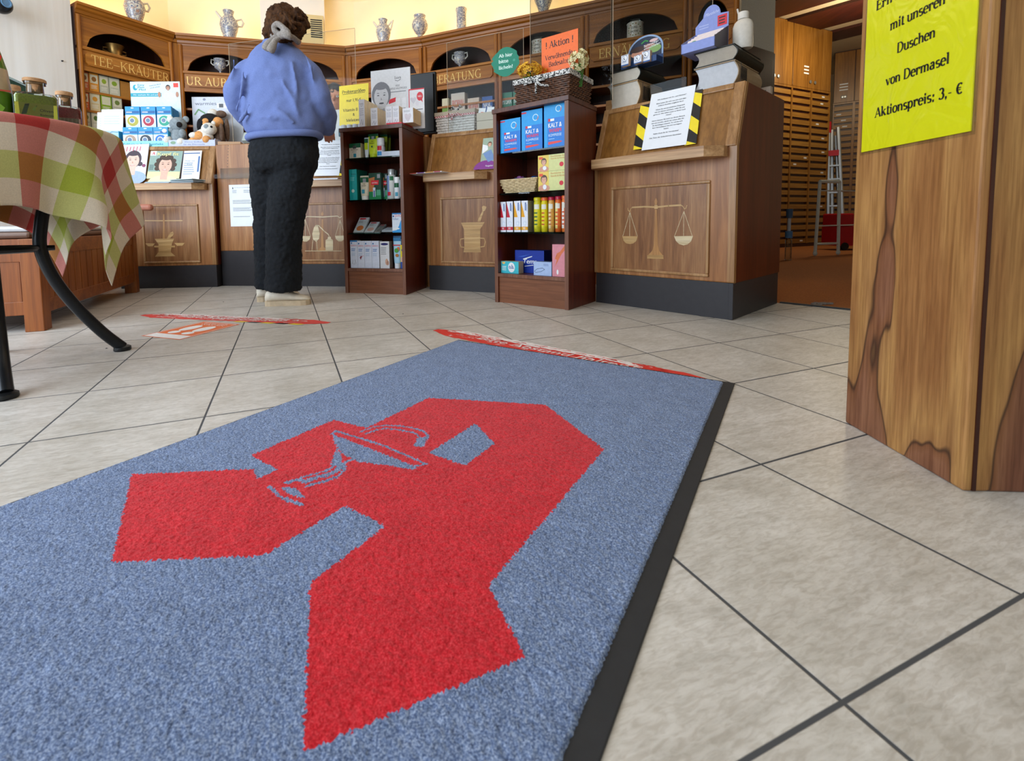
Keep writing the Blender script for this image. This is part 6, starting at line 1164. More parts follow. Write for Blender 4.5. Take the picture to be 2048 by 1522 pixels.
guard('tall grey-tinted hanging acrylic screen behind the flower basket', PA, 1060, 1226, 30, .0, 1.085, 2.76, 'acrylic_grey', 'hanging acrylic screens')
PB = Plane(C3.w(.03, .16), C3.w(.60, .16))
guard('tall hanging acrylic screen behind the book stacks at the right', PB, 1222, 1425, 30, .25, 1.0654, 2.76, 'acrylic_grey', 'hanging acrylic screens')

# ================================================================== in and on the wall cabinets
def on_shelf(pl, xa, x0, x1, yt, zb, dep, d, name, label, cat, base, prt=None, group=None, side=None): return carton(name, label, cat, pl, x0, x1, yt, zb, dep, d, base, prt, group, side)
def p_tea(c): return lambda m, w, h, y: (m.rect(w * .1, w * .9, h * .45, h * .92, y, ink('cfc9ae')), m.ell(w * .5, h * .68, w * .26, h * .14, y - .0003, ink(c), 12), lines(m, w * .15, w * .85, h * .12, h * .36, 3, y, ink('e0dac6')))
rows = ((1.555, 143, ((160, 176, 'c4622f', '7a4a20', 'orange'), (177.5, 196, 'd08a2c', '8a5a20', 'amber'), (198, 216, 'b3b09a', '8aa02a', 'grey-green'), (217.5, 238, 'b9b8a2', '7f9a2a', 'pale green'))), (1.40, 184, ((161, 177, 'cc5a1e', '8a5a3a', 'deep orange'), (179, 199, 'cfb98a', 'c98a2a', 'cream and yellow'), (201, 222, '7f9c22', 'c9c9a0', 'bright green'), (224, 243, 'b3ae98', '6a7a3a', 'stone grey'))), (1.245, 222, ((164, 180, 'b5b09c', '4f6a2a', 'grey'), (182, 200, 'c2bda6', '4f6a2a', 'off-white'))))
for r_i, (zs, yt, its) in enumerate(rows):
    for x0, x1, c, c2, nm in its: carton('tea_box', f'{nm} herbal tea box on the {("upper", "middle", "lower")[r_i]} tea shelf', 'tea box', W0, x0, x1, yt + (x0 - 160) * (.24 if r_i == 0 else .17), zs + .0004, .09, .09, c, p_tea(c2), 'herbal tea boxes')
carton('storage_box', 'wooden box at the right end of the upper tea shelf', 'box', W0, 240, 262, 164, 1.5554, .12, .09, 'a56f2c')
def p_txt(t, c): return lambda m, w, h, y: (sans(m, t, w * .5, h * .5, h * .26, y, ink(c), w=w * .8, bold=.0008), m.rect(0, w, h * .1, h * .22, y, ink(c)))
for x0, x1, yt, zb, t, c, b, l in ((884, 897, 197, 1.4004, '', 'd8b23a', 'd6cfb0', 'yellow-green and white carton beside the monitor'), (902, 929, 186, 1.4004, 'RIOPAN', 'c2452f', 'd3c6b8', 'white carton with red block lettering beside the monitor, the taller one of two'), (935, 958, 196, 1.4004, 'RIOPAN', 'c2452f', 'd3c3b4', 'white carton with red block lettering, the lower one of two'), (964, 985, 193, 1.4004, 'NASIC', 'e6eaf2', '2a5aa8', 'blue carton at the right of the two red-lettered white ones'), (1003, 1024, 185, 1.4004, 'HYSAN', 'dfe9e4', '1c7a5a', 'green carton with white lettering next to the pilaster'), (1026, 1046, 182, 1.4004, 'HYSAN', 'dfe9e4', '1c7a5a', 'green carton half hidden by the dark wicker basket')):
    carton('medicine_box', l, 'carton', W3, x0, x1, yt, zb, .07, .09, b, p_txt(t, c) if t else lambda m, w, h, y: m.rect(0, w, h * .3, h * .6, y, ink('7aa03a')), 'medicine boxes under BERATUNG')
# niche pieces
def vase(name, label, cat, c, prof, k, rz=0, group=None, kf=None, extra=None, sc=1):
    o_ = thing(name, label, cat, c, rz, group); m_ = MB(); m_.lathe([(r * sc, z * sc) for r, z in prof], k, 28); m_.build('body', o_, smooth=True, angle=55)
    for nm, paths, r, kk in (extra or []):
        for p in paths: m_ = MB(); m_.tube([Vector(q) * sc for q in p], r * sc if not isinstance(r, list) else [x * sc for x in r], kk, 10); m_.build(nm, o_, smooth=True)
    return o_
s_, _ = W0.at(230, 113, .17); vase('brass_mortar', 'old brass mortar in the arch above TEE-KRÄUTER', 'mortar', W0.w(s_, .17, 1.8854), [(.05, 0), (.055, .01), (.05, .02), (.052, .06), (.062, .09), (.07, .105), (.066, .108), (.05, .10), (.046, .03), (.02, .025)], 'brass', W0.rz, extra=[('handle', [[(.05, 0, .075), (.085, 0, .07), (.085, 0, .045), (.05, 0, .04)], [(-.05, 0, .075), (-.085, 0, .07), (-.085, 0, .045), (-.05, 0, .04)]], .006, 'brass')])
cup = [(.035, 0), (.036, .006), (.012, .014), (.010, .045), (.018, .055), (.048, .075), (.058, .11), (.052, .135), (.047, .14), (.056, .16), (.05, .162), (.04, .14), (.045, .10), (.02, .08)]
hd = [('handle', [[(.048, 0, .15), (.075, 0, .155), (.078, 0, .12), (.055, 0, .10)], [(-.048, 0, .15), (-.075, 0, .155), (-.078, 0, .12), (-.055, 0, .10)]], .006, 'ceramic')]
s_, _ = W1.at(441, 148, .17); vase('ceramic_cup', 'white and blue footed ceramic cup in the arch left of the customer', 'cup', W1.w(s_, .17, 1.8854), cup, 'majolica_blue', W1.rz, 'footed ceramic cups', extra=hd, sc=.98)
s_, _ = W3.at(920, 135, .17); vase('ceramic_cup', 'white and blue two-handled footed cup in the arch above BERATUNG', 'cup', W3.w(s_, .17, 1.8854), cup, 'majolica_blue', W3.rz, 'footed ceramic cups', extra=hd, sc=1.02)
jar = [(.062, 0), (.064, .005), (.062, .13), (.066, .14), (.060, .15), (.055, .165), (.02, .172)]
def lidded(label, px_, py, txt):
    s, _ = W3.at(px_, py, .17); o_ = vase('apothecary_jar', label, 'jar', W3.w(s, .17, 1.8854), jar[:4], 'ceramic', W3.rz, 'white apothecary jars in the arches', sc=1.0); m_ = MB(); m_.lathe([(.060, .1402), (.058, .16), (.045, .172), (.01, .176)], 'glass_clear', 24); m_.build('lid', o_, smooth=True)
    q = MB(); sans(q, txt[0], 0, .085, .016, 0, BK, w=.05); sans(q, txt[1], 0, .055, .016, 0, BK, w=.06); 
    for k in range(14): q.ell(.05 * math.cos(k * .449), .078 + .045 * math.sin(k * .449), .005, .005, 0, ink(('7a8a4a', '9a6a3a')[k % 2]), 8)
    _wrap(q, .0645); q.build('painted_label', o_)
lidded('white lidded jar lettered CONS: SALVIA in the arch above the sleep display', 1270, 80, ('CONS:', 'SALVIAE')); lidded('white jar half hidden behind the orange sign', 1078, 118, ('UNG:', 'ROSAT:'))
# painted jugs and vases on the cornice
jug = [(.045, 0), (.047, .004), (.05, .02), (.066, .07), (.075, .115), (.066, .155), (.042, .185), (.036, .20), (.042, .225), (.046, .235), (.041, .236), (.032, .21), (.03, .19), (.01, .18)]
jx = lambda L: [('handle', [[(.060, 0, .165), (.10, 0, .185), (.115, 0, .155), (.10, 0, .12), (.074, 0, .118)] if L == 0 else [(.045, 0, .17), (.075, 0, .205), (.10, 0, .23), (.085, 0, .17), (.072, 0, .13)]], .0085, 'ceramic'), ('spout', [[(-.05, 0, .15), (-.075, 0, .185), (-.098, 0, .215)]], [.014, .011, .008], 'ceramic')]
def top(px_, py, d): p = fl(px_, py, 2.2); return p
Jz = 2.2004
vase('painted_jug', 'multicoloured spouted jug cut by the top of the view, far left on the cornice', 'jug', W0.w(W0.at(270, 30, .06)[0], .06, Jz), jug, 'majolica_red', W0.rz, 'painted pharmacy jugs', extra=jx(0), sc=1.05)
vase('painted_jug', 'blue-white spouted jug on the cornice above UR AUB', 'jug', W1.w(W1.at(459, 70, .06)[0], .06, Jz), jug, 'majolica_dark', W1.rz + .25, 'painted pharmacy jugs', extra=jx(0), sc=1.08)
vase('painted_jug', 'slim blue-white spouted jug on the cornice above the cosmetics poster', 'jug', W2.w(W2.at(767, 76, .06)[0], .06, Jz), jug, 'majolica_blue', W2.rz + .3, 'painted pharmacy jugs', extra=jx(1), sc=.96)
vase('painted_vase', 'round blue-white footed vase on the cornice corner', 'vase', W3.w(W3.at(840, 66, .06)[0], .06, Jz), [(.05, 0), (.05, .008), (.028, .022), (.026, .04), (.05, .06), (.080, .11), (.084, .145), (.07, .185), (.055, .20), (.055, .21), (.062, .236), (.056, .237), (.046, .21), (.01, .2)], 'majolica_dark', W3.rz, 'painted pharmacy vases', sc=.92)
vase('painted_vase', 'slender cylindrical cream jar with blue flowers on the cornice', 'jar', W3.w(W3.at(923, 52, .06)[0], .06, Jz), [(.048, 0), (.050, .006), (.044, .02), (.044, .13), (.046, .15), (.052, .185), (.05, .195), (.02, .205), (.006, .21)], 'majolica_blue', W3.rz, 'painted pharmacy vases', sc=1.0)
vase('painted_vase', 'blue-white vase on the cornice cut by the top edge of the view', 'vase', W3.w(W3.at(1087, 20, .06)[0], .06, Jz), [(.04, 0), (.045, .01), (.042, .03), (.07, .10), (.085, .15), (.07, .20), (.05, .22), (.055, .24), (.04, .235), (.01, .22)], 'majolica_dark', W3.rz, 'painted pharmacy vases')
# air unit on the cornice
s0, _ = W1.at(600, 60, .13); s1, _ = W1.at(648, 60, .13); o = thing('air_conditioner', 'cream air-conditioning box with dark louvres behind the head of the customer', 'air conditioner', W1.w(s0, .10, Jz), W1.rz); w = s1 - s0; _, zt_ = W1.at(640, 33, .13); h = min(zt_ - Jz, .42)
m_ = MB(); m_.box(0, w, 0, .11, 0, h, 'beige_plastic'); m_.build('casing', o, bevel=.008); m_ = MB()
for k in range(9): m_.box(w * .45, w * .93, -.003, .001, h * (.30 + .065 * k), h * (.335 + .065 * k), 'black_plastic')
m_.build('louvre_grille', o); m_ = MB()
for k in range(3): m_.lathe([(.008, 0), (.006, .008)], GY, 10, M=Matrix.Translation((w * (.58 + .13 * k), .0, h * .1)) @ Matrix.Rotation(PI / 2, 4, 'X'))
m_.build('control_knobs', o)

# ================================================================== laminated yellow sign on the pillar
t_ = NT('laminated_yellow'); t_.set(.16, 0, .6); t_.p.inputs['Base Color'].default_value = lin('d2d116'); t_.bump(t_.noise(t_.coord((1, 1, .6)), 22, 2, .5, 1.2), .22, .012)
PLs = [('Erfrischen Sie sich', (1752, 22), None), ('mit unseren', (1780, 62), (1891, 6)), ('Duschen', (1793, 110), (1871, 70)), ('von Dermasel', (1771, 173), (1899, 125)), ('Aktionspreis: 3,- €', (1749, 236), (1925, 186))]
sa, za = PL.at(1722, 305, -.003); sb, zb_ = PL.at(1940, 262, -.003); w = sb - sa; h = w * 1.414; o = thing('price_sign', 'laminated yellow shower-gel price sign taped to the wooden pillar', 'sign', PL.w(sa, -.0025, (za + zb_) / 2), PL.rz)
m_ = MB(); m_.box(0, w, 0, .002, 0, h, 'laminated_yellow'); m_.build('sheet', o)['label'] = 'glossy yellow sheet'
m_ = MB(); E_ = 'acrylic'; m_.box(-.006, w + .006, .0021, .0024, -.006, h + .006, E_); m_.build('clear_sleeve', o)
m_ = MB()
for t, a, b_ in PLs:
    p = PL.at(*a, -.003); q = PL.at(*b_, -.003) if b_ else (p[0] + .20, p[1]); x0, x1 = p[0] - sa, min(q[0] - sa, w - .008); roman(m_, t, (x0 + x1) / 2, (p[1] + q[1]) / 2 - (za + zb_) / 2, .0185, -.0006, BK, w=x1 - x0, T=.145, t=.055)
m_.build('lettering', o)['label'] = 'black serif lettering'
# ================================================================== dispensary behind the counter
KX = Vector((5.80, 7.69)); DU = Vector((.91, .4146)).normalized()
D1 = Plane(KX - DU * 1.75, KX); D2 = Plane((6.62, 8.70), (6.62 + .8 * 1.6, 8.70 - .6 * 1.6)); ZC2 = 3.40
_, zA = D1.at(1617, 181); _, zB = D1.at(1617, 486)
def drawer_wall(label, pl, xs, n, zlo, zhi, seed, depth=.45):
    o = thing('drawer_cabinet', label, 'cabinet', pl.w(0, 0), pl.rz); w = xs[-1]; r = random.Random(seed)
    m_ = MB(); m_.box(0, w, .02, depth, 0, ZC2 - .002, 'wood_dark'); m_.box(0, w, .005, .02, 0, zlo, 'wood_dark'); m_.build('carcass', o)
    m_ = MB()
    for x in xs: m_.box(max(x - .018, 0), min(x + .018, w), -.006, .0199, zlo, zhi, 'wood_upper_door')
    m_.box(0, w, -.006, .0199, zhi + .0005, zhi + .03, 'wood_upper_door'); m_.build('frame_rails', o)
    p = (zhi - zlo) / n; k = 0
    for a, b in zip(xs, xs[1:]):
        for i in range(n):
            if k >= 98: break
            k += 1; z = zlo + i * p; m_ = MB(); m_.box(a + .02, b - .02, .0, .0199, z + p * .06, z + p * .70, 'wood_drawer'); dr = m_.build('drawer', o)
            if r.random() < .22: m_ = MB(); x = a + .05 + r.random() * (b - a - .18); m_.box(x, x + .07, -.0015, -.0002, z + p * .3, z + p * .3 + .022, 'paper'); m_.build('paper_label', dr)
    a, b = xs[0], xs[-1]; m = xs[len(xs) // 2] if len(xs) % 2 else (xs[0] + xs[-1]) / 2; us = [xs[0]] + xs[1::2] + ([xs[-1]] if xs[1::2][-1] != xs[-1] else [])
    for i, (c, e) in enumerate(zip(us, us[1:])):
        m_ = MB(); m_.box(c + .006, e - .006, -.004, .0199, zhi + .034, ZC2 - .02, 'wood_upper_door'); dr = m_.build('cupboard_door', o, bevel=.003)
        for s in (.44, .56):
            m_ = MB(); x = c + (e - c) * s; m_.lathe([(.014, 0), (.026, .008), (.026, .014), (.012, .018)], 'aluminium', 14, M=Matrix.Translation((x, -.004, zhi + .13)) @ Matrix.Rotation(PI / 2, 4, 'X')); m_.build('door_knob', dr, smooth=True)
        for j in range(3): m_ = MB(); m_.box(c + (e - c) * .28, c + (e - c) * .28 + .12, -.0055, -.0042, zhi + .24 + .05 * j, zhi + .262 + .05 * j, 'paper'); m_.build('paper_label', dr)
    return o
c0 = [D1.at(x, 330)[0] for x in (1579, 1618, 1657)]; pw = c0[1] - c0[0]
drawer_wall('tall wall of narrow wooden drawers seen through the opening at the right', D1, [max(c0[0] - pw * 2, 0) * 0 + 0.0, c0[0], c0[1], min(c0[2], D1.len)], 22, zB, zA, 3)
_, zD = D2.at(1690, 208); c2 = [0.02, D2.at(1703, 330)[0], D2.at(1703, 330)[0] * 2 + .1]
drawer_wall('second drawer wall standing at an angle behind the ladder', D2, [0] + c2[1:], 22, zB * 1.05, zD, 5)
vb = Vector((.59, -.69)).normalized()
def beam(s0, s1, nm):
    a, b = KX - DU * (D1.len - s0), KX - DU * (D1.len - s1); o0 = -vb * .6; o1 = vb * 5
    mb = MB(); mb.prism([tuple(a + o0), tuple(b + o0), tuple(b + o1), tuple(a + o1)], ZC2 - .04, ZC2, 'wood_dark_beam', 'z'); struct(mb.build(nm))
sx = lambda x, y: D1.at(x, y)[0]
beam(sx(1490, 40), sx(1551, 40), 'trim_beam_1'); beam(sx(1574, 48), sx(1640, 62), 'trim_beam_2'); beam(sx(1664, 66), sx(1700, 75), 'trim_beam_3')
q = [(2.45, 1.2), (9, 1.2), (9, 10.5), (2.2, 10.5), (2.2, 5.5)]
mb = MB(); mb.prism(q, ZC2, ZC2 + .05, 'ceiling_beige', 'z'); struct(mb.build('ceiling_store'))
# pale green wall over a dark cupboard beside the counter wall
GP = Plane(ray(1478, 90).xy / ray(1478, 90).y * 5.15, ray(1548, 105).xy / ray(1548, 105).y * 5.5); _, zg = GP.at(1548, 105)
mb = MB(); mb.box(0, GP.len, .0, .05, zg, ZC2 - .1, 'wall_pale_green'); struct(mb.build('wall_dispensary', loc=GP.w(0, 0), rz=GP.rz))
o = thing('tall_cupboard', 'dark red-brown cupboard below the pale green wall', 'cupboard', GP.w(-.2, -.02), GP.rz); m_ = MB(); m_.box(0, GP.len + .2, .02, .5, 0, zg, 'wood_dark'); m_.build('carcass', o); m_ = MB(); m_.box(.012, GP.len + .19, .0, .0198, .08, zg - .02, 'wood_dark'); m_.box(.06, GP.len + .14, -.006, -.0002, .2, zg - .10, 'wood_dark'); m_.build('door', o, bevel=.004)
for nm, a, b in (('wall_store_rear', (9, 10), (1, 10)), ('wall_store_right', (9, -.4), (9, 10))):
    pl = Plane(a, b); mb = MB(); mb.box(0, pl.len, -.05, 0, 0, 3.4, 'wall_cream'); struct(mb.build(nm, loc=pl.w(0, 0), rz=pl.rz))
# trolley
p0, p1 = fl(1630, 512), fl(1676, 510); TP = Plane(p0, p1); o = thing('trolley', 'white metal trolley with two glass shelves in the dispensary', 'trolley', TP.w(0, 0), TP.rz); w = (Vector(p1.xy) - Vector(p0.xy)).length; _, zt = TP.at(1640, 363); D_ = .42
FR = ((0, 0), (1.15, .20))
for ox, oy in FR:
    for x in (0, w):
        m_ = MB(); m_.tube([(x + ox, oy, .05), (x + ox + (.035 if x == 0 else -.02), oy, zt)], .017, 'white_paint', 8); lg = m_.build('leg', o); m_ = MB(); m_.ball((x + ox, oy, .03), (.03, .018, .03), 'white_paint', 10, 6); m_.build('castor', lg)
    m_ = MB(); m_.tube([(.035 + ox, oy, zt), (w - .02 + ox, oy, zt)], .019, 'white_paint', 8); m_.build('top_rail', o); m_ = MB(); m_.tube([(ox, oy, .14), (w + ox, oy, .14)], .014, 'white_paint', 8); m_.build('lower_rail', o)
for y_ in (381, 451): _, z = TP.at(1650, y_); m_ = MB(); m_.prism([(0, -.01), (w, -.01), (w + 1.15, .19), (w + 1.15, .22), (1.15, .22)], z - .008, z + .004, 'white_paint', 'z'); m_.build('shelf', o)
# folded step ladder against the drawers
b0 = fl(1672, 489); LPn = Plane(b0.xy, (b0.x + .8, b0.y - .6)); o = thing('step_ladder', 'folded aluminium step ladder with red caps leaning by the drawers', 'ladder', LPn.w(0, 0), LPn.rz)
_, zt = LPn.at(1661, 246); tl = LPn.at(1661, 246)[0]; L0 = LPn.at(1656, 480)[0]; L1 = LPn.at(1688, 480)[0]
for a, b, zz_, y in ((L0, tl - .02, zt, 0), (L1, tl + .10, zt * .96, 0), (L0 + .06, tl + .02, zt * .95, .10), (L1 - .04, tl + .08, zt * .90, .10)):
    m_ = MB(); m_.tube([(a, y, 0), (b, y, zz_)], .028, 'aluminium', 6); rl = m_.build('rail', o); m_ = MB(); m_.lathe([(.032, -.001), (.030, .05)], 'black_plastic', 8, (a, y, 0)); m_.build('rubber_foot', rl)
m_ = MB(); m_.tube([(tl - .02, 0, zt - .16), (tl - .022, 0, zt + .02)], .036, 'red_plastic', 8); m_.build('end_cap', o); _, zz_ = LPn.at(1667, 307); m_ = MB(); m_.box(LPn.at(1667, 307)[0] - .07, LPn.at(1667, 307)[0] + .07, -.04, .05, zz_ - .04, zz_ + .05, 'red_plastic'); m_.build('hinge', o)
for k in range(7):
    t = .10 + .11 * k; a = L0 + (tl - .02 - L0) * t; b = L1 + (tl + .10 - L1) * t; m_ = MB(); m_.box(a, b, -.03, .04, zt * t - .012, zt * t + .012, 'aluminium'); m_.build('step', o)
# red bucket and cleaning gear
b0 = fl(1692, 507); o = thing('mop_bucket', 'red plastic mop bucket behind the trolley', 'bucket', (b0.x * 1.09 + .15, b0.y * 1.09 + .2, 0), 0); m_ = MB(); m_.prism([(-.22, -.16), (.22, -.16), (.24, .2), (-.2, .2)], .06, .32, 'red_plastic', 'z'); m_.build('tub', o, bevel=.02); m_ = MB(); m_.box(-.22, .0, -.14, .16, .322, .50, 'red_plastic'); m_.build('wringer', o, bevel=.02)
for x in (-.14, .16): m_ = MB(); m_.lathe([(.05, -.02), (.055, 0), (.05, .02)], 'black_plastic', 14, M=Matrix.Translation((x, -.15, .055)) @ Matrix.Rotation(PI / 2, 4, 'X')); m_.build('wheel', o)
b0 = fl(1576, 520); o = thing('water_dispenser', 'narrow clear and blue water dispenser column at the edge of the right counter', 'dispenser', (b0.x + .0, b0.y, 0), 0); f_ = b0.y / FPX
m_ = MB(); m_.lathe([(6 * f_, 0), (6 * f_, 40 * f_), (4 * f_, 44 * f_)], 'glass_clear', 14); m_.build('tank', o); m_ = MB(); m_.lathe([(6.5 * f_, 44.2 * f_), (6.5 * f_, 58 * f_)], ink('4d7fae'), 14); m_.build('middle_cap', o); m_ = MB(); m_.lathe([(3 * f_, 58.2 * f_), (3 * f_, 84 * f_)], ink('b9c4cc'), 12); m_.build('post', o); m_ = MB(); m_.lathe([(5.5 * f_, 84.2 * f_), (6 * f_, 102 * f_)], ink('3f5d7c'), 14); m_.build('blue_head', o)
m_ = MB(); r = random.Random(8)
for k in range(14): p = fl(1622 + r.uniform(0, 34), 608 + r.uniform(-2, 3)); m_.box(p.x, p.x + r.uniform(.01, .04), p.y, p.y + .012, 0, .004, 'scarf')
tag(m_.build('frayed_edge'), 'frayed grey patch of carpet on the threshold of the dispensary', 'carpet damage', kind='stuff')
# ================================================================== bistro table with check cloth
TC = Vector((-1.51, 1.48)); R0 = .338; ZT = .765
o = thing('bistro_table', 'round table with curved black metal legs under a check cloth', 'table', (TC.x, TC.y, 0), 0)
m_ = MB(); m_.lathe([(R0 - .006, ZT - .022), (R0, ZT - .018), (R0, ZT - .006), (R0 - .006, ZT - .0035)], 'black_metal', 48); m_.build('tabletop', o)
LEG = [(.325, .012), (.268, .080), (.198, .187), (.146, .293), (.122, .386), (.127, .46), (.142, .53), (.19, .65), (.25, ZT - .024)]
for a, sc in ((47, 1.0), (-43, 1.10), (137, 1), (227, 1)):
    c, s = math.cos(math.radians(a)), math.sin(math.radians(a)); P = smooth_pts([(r * (sc if r > .3 else 1) , z) for r, z in LEG], 5)
    m_ = MB(); m_.tube([(r * c, r * s, z) for r, z in P], .0185, 'black_metal', 12); lg = m_.build('leg', o, smooth=True); rr = LEG[0][0] * sc
    m_ = MB(); m_.lathe([(.026, 0), (.028, .004), (.027, .014), (.020, .018)], 'black_plastic', 16, (rr * c, rr * s, 0)); m_.build('foot_pad', lg, smooth=True)
m_ = MB(); m_.tube([(.112 * math.cos(i * PI / 18), .112 * math.sin(i * PI / 18), .388) for i in range(36)], .011, 'black_metal', 8, closed=True)
for a in (47, -43, 137, 227): c, s = math.cos(math.radians(a)), math.sin(math.radians(a)); m_.tube([(.11 * c, .11 * s, .388), (.158 * c, .158 * s, .388)], [.010, .009], 'black_metal', 8)
m_.tube([(-.11, 0, .388), (.11, 0, .388)], .010, 'black_metal', 8); m_.build('stretcher_ring', o, smooth=True)
def drape():
    N = 150; A = .61; ang = math.radians(12 - 45); ca, sa = math.cos(ang), math.sin(ang); m_ = MB(); uv = []; vs = []; rb = .018
    for j in range(N + 1):
        for i in range(N + 1):
            u, v = -A + 2 * A * i / N, -A + 2 * A * j / N; x, y = u * ca - v * sa, u * sa + v * ca; r = math.hypot(x, y); ph = math.atan2(y, x); R = R0 + .004
            if r <= R: X, Y, Z = x, y, ZT - .002
            else:
                s = r - R
                if s < rb * PI / 2: rad = R + rb * math.sin(s / rb); Z = ZT - .002 - rb * (1 - math.cos(s / rb))
                else:
                    h = s - rb * PI / 2; fold = .5 + .5 * math.cos(9 * ph + .9 + .5 * math.sin(2 * ph)); fold2 = math.cos(17 * ph + 2.0)
                    g = min(1, h / .25); rad = R + rb + h * .05 + g * ((fold - .55) * .062 + fold2 * .010) * (1.0 + h) - .012 * g; Z = ZT - .002 - rb - h * (.985 - .04 * fold)
                X, Y = rad * math.cos(ph), rad * math.sin(ph)
            vs.append((X, Y, Z)); uv.append(((A - u) / .305, (A - v) / .305))
    fs = [(j * (N + 1) + i, j * (N + 1) + i + 1, (j + 1) * (N + 1) + i + 1, (j + 1) * (N + 1) + i) for j in range(N) for i in range(N)]
    m_.add(vs, fs, 'cloth_plaid'); m_.uv = uv; o_ = m_.build('tablecloth', loc=(TC.x, TC.y, 0), smooth=True, angle=80); s_ = o_.modifiers.new('Solidify', 'SOLIDIFY'); s_.thickness = .0015; s_.offset = 1
    return tag(o_, 'beige tablecloth with red and green checks hanging over the round table', 'tablecloth')
drape()
# things on the table
ZB = ZT + .0005
def salt_bottle(label, px_, Y, w, hb, htop, kc, lab):
    X = (px_ - CX) / FPX * Y; o_ = thing('salt_bottle', label, 'bottle', (X, Y, ZB), math.atan2(-X, Y), 'corked bottles of bath salt'); c = w / 2
    def sq(a, z, rr): 
        n = 6; P = []
        for q, (sx, sy) in enumerate(((1, 1), (-1, 1), (-1, -1), (1, -1))):
            for i in range(n): t = PI / 2 * (q + i / (n - 1)); P.append((sx * (a - rr) + rr * math.cos(t), sy * (a - rr) * .62 + rr * math.sin(t) * .8, z))
        return P
    def shell(st, k, nm, par=o_):
        m_ = MB(); rings = [sq(a, z, rr) for a, z, rr in st]; n = len(rings[0]); m_.add([p for r_ in rings for p in r_], [(j * n + i, j * n + (i + 1) % n, (j + 1) * n + (i + 1) % n, (j + 1) * n + i) for j in range(len(st) - 1) for i in range(n)] + [tuple(range(n))[::-1], tuple(range((len(st) - 1) * n, len(st) * n))], k); return m_.build(nm, par, smooth=True, angle=50)
    shell([(c * .96, .004, .010), (c * .96, hb * .86, .012), (c * .9, hb * .91, .018)], kc, 'salt')
    shell([(c * .99, 0, .012), (c, hb * .86, .014), (c * .9, hb * .97, .02), (c * .42, hb, .018), (c * .40, hb + .026, .018), (c * .52, hb + .028, .02), (c * .52, hb + .034, .02)], 'glass_clear', 'glass')
    m_ = MB(); m_.lathe([(c * .36, hb + .004), (c * .38, hb + .034), (c * .56, hb + .0345), (c * .56, htop), (c * .52, htop + .002)], 'cork', 20, sy=.9); m_.build('cork', o_, smooth=True)
    if lab:
        q = MB(); q.rect(-c * .94, c * .94, .004, hb * .66, -c * .66, ink(lab)); q.flat([(-c * .7, hb * .3), (-c * .5, hb * .62), (-c * .3, hb * .64), (-c * .45, hb * .35)], -c * .665, ink('23301a')); q.flat([(-c * .2, hb * .5), (c * .05, hb * .62), (-c * .1, hb * .42)], -c * .665, ink('4f5f24')); sans(q, 'Oliven', c * .15, hb * .44, .008, -c * .67, BK, al='l', w=c * .6); sans(q, 'Badesalz', c * .15, hb * .32, .006, -c * .67, BK, al='l', w=c * .62); q.build('label', o_)
    else:
        q = MB(); q.rect(-c * .9, c * .9, .004, hb * .6, -c * .66, ink('9c7f74'))
        for k in range(7): q.rect(-c * .85 + k * c * .24, -c * .78 + k * c * .24, .004, hb * .6, -c * .665, ink('b59a8d'))
        q.build('label', o_)
    return o_
salt_bottle('green bath salt bottle with an olive label, the largest on the table', 95, 1.50, .102, .105, .148, 'salt_green', 'a9a83c')
salt_bottle('red bath salt bottle at the right edge of the table', 151, 1.68, .087, .112, .158, 'salt_red', None)
salt_bottle('red bath salt bottle half hidden between the bag and the green bottle', 50, 1.64, .080, .118, .172, 'salt_red', None)
Y = 1.45; X = (6 - CX) / FPX * Y; o = thing('gift_bag', 'green and beige cellophane bag with a red leaf motif at the left edge', 'bag', (X, Y, ZB), math.atan2(-X, Y)); 
m_ = MB(); w = .05; st = [(w, .035, 0), (w * 1.0, .04, .10), (w * .85, .03, .17), (w * .55, .010, .235), (w * .62, .004, .262)]; n = 20; vs = [(a * math.cos(2 * PI * i / n), b * math.sin(2 * PI * i / n), z) for a, b, z in st for i in range(n)]
fs = [(j * n + i, j * n + (i + 1) % n, (j + 1) * n + (i + 1) % n, (j + 1) * n + i) for j in range(len(st) - 1) for i in range(n)] + [tuple(range(n))[::-1], tuple(range(4 * n, 5 * n))]; m_.add(vs, fs, ink('4f7a1e', .2))
m_.mi = [m_.m(ink('b9a68a', .2)) if n <= i < 2 * n else a for i, a in enumerate(m_.mi)]; bo = m_.build('pouch', o, smooth=True)
q = MB(); q.flat([(.012, .185), (.022, .17), (.032, .20), (.02, .225)], -.036, ink('c0281e')); q.rect(-.045, .045, .098, .103, -.0405, ink('a8442f')); q.flat([(-.03, .02), (0, .08), (.03, .05), (.01, .01)], -.041, ink('6f9a2a')); q.ell(-.03, .085, .013, .013, -.0405, GY, 12); q.build('printed_motif', bo)
Y = 1.735; X = (55 - CX) / FPX * Y; o = thing('gift_pack', 'dark green gift pack with a red bow patch behind the bottles', 'gift pack', (X, Y, ZB), math.atan2(-X, Y)); m_ = MB(); m_.prism([(-.055, 0), (.05, 0), (.05, .185), (-.055, .235)], -.03, .03, ink('1f3a2c', .4), 'y'); m_.build('box', o); m_ = MB(); m_.prism([(-.058, .237), (.053, .187), (.053, .195), (-.058, .245)], -.033, .033, ink('8fa0a0', .4), 'y'); m_.build('lid', o); q = MB(); q.rect(.02, .05, .11, .17, -.0304, ink('c0201e')); q.build('red_patch', o)
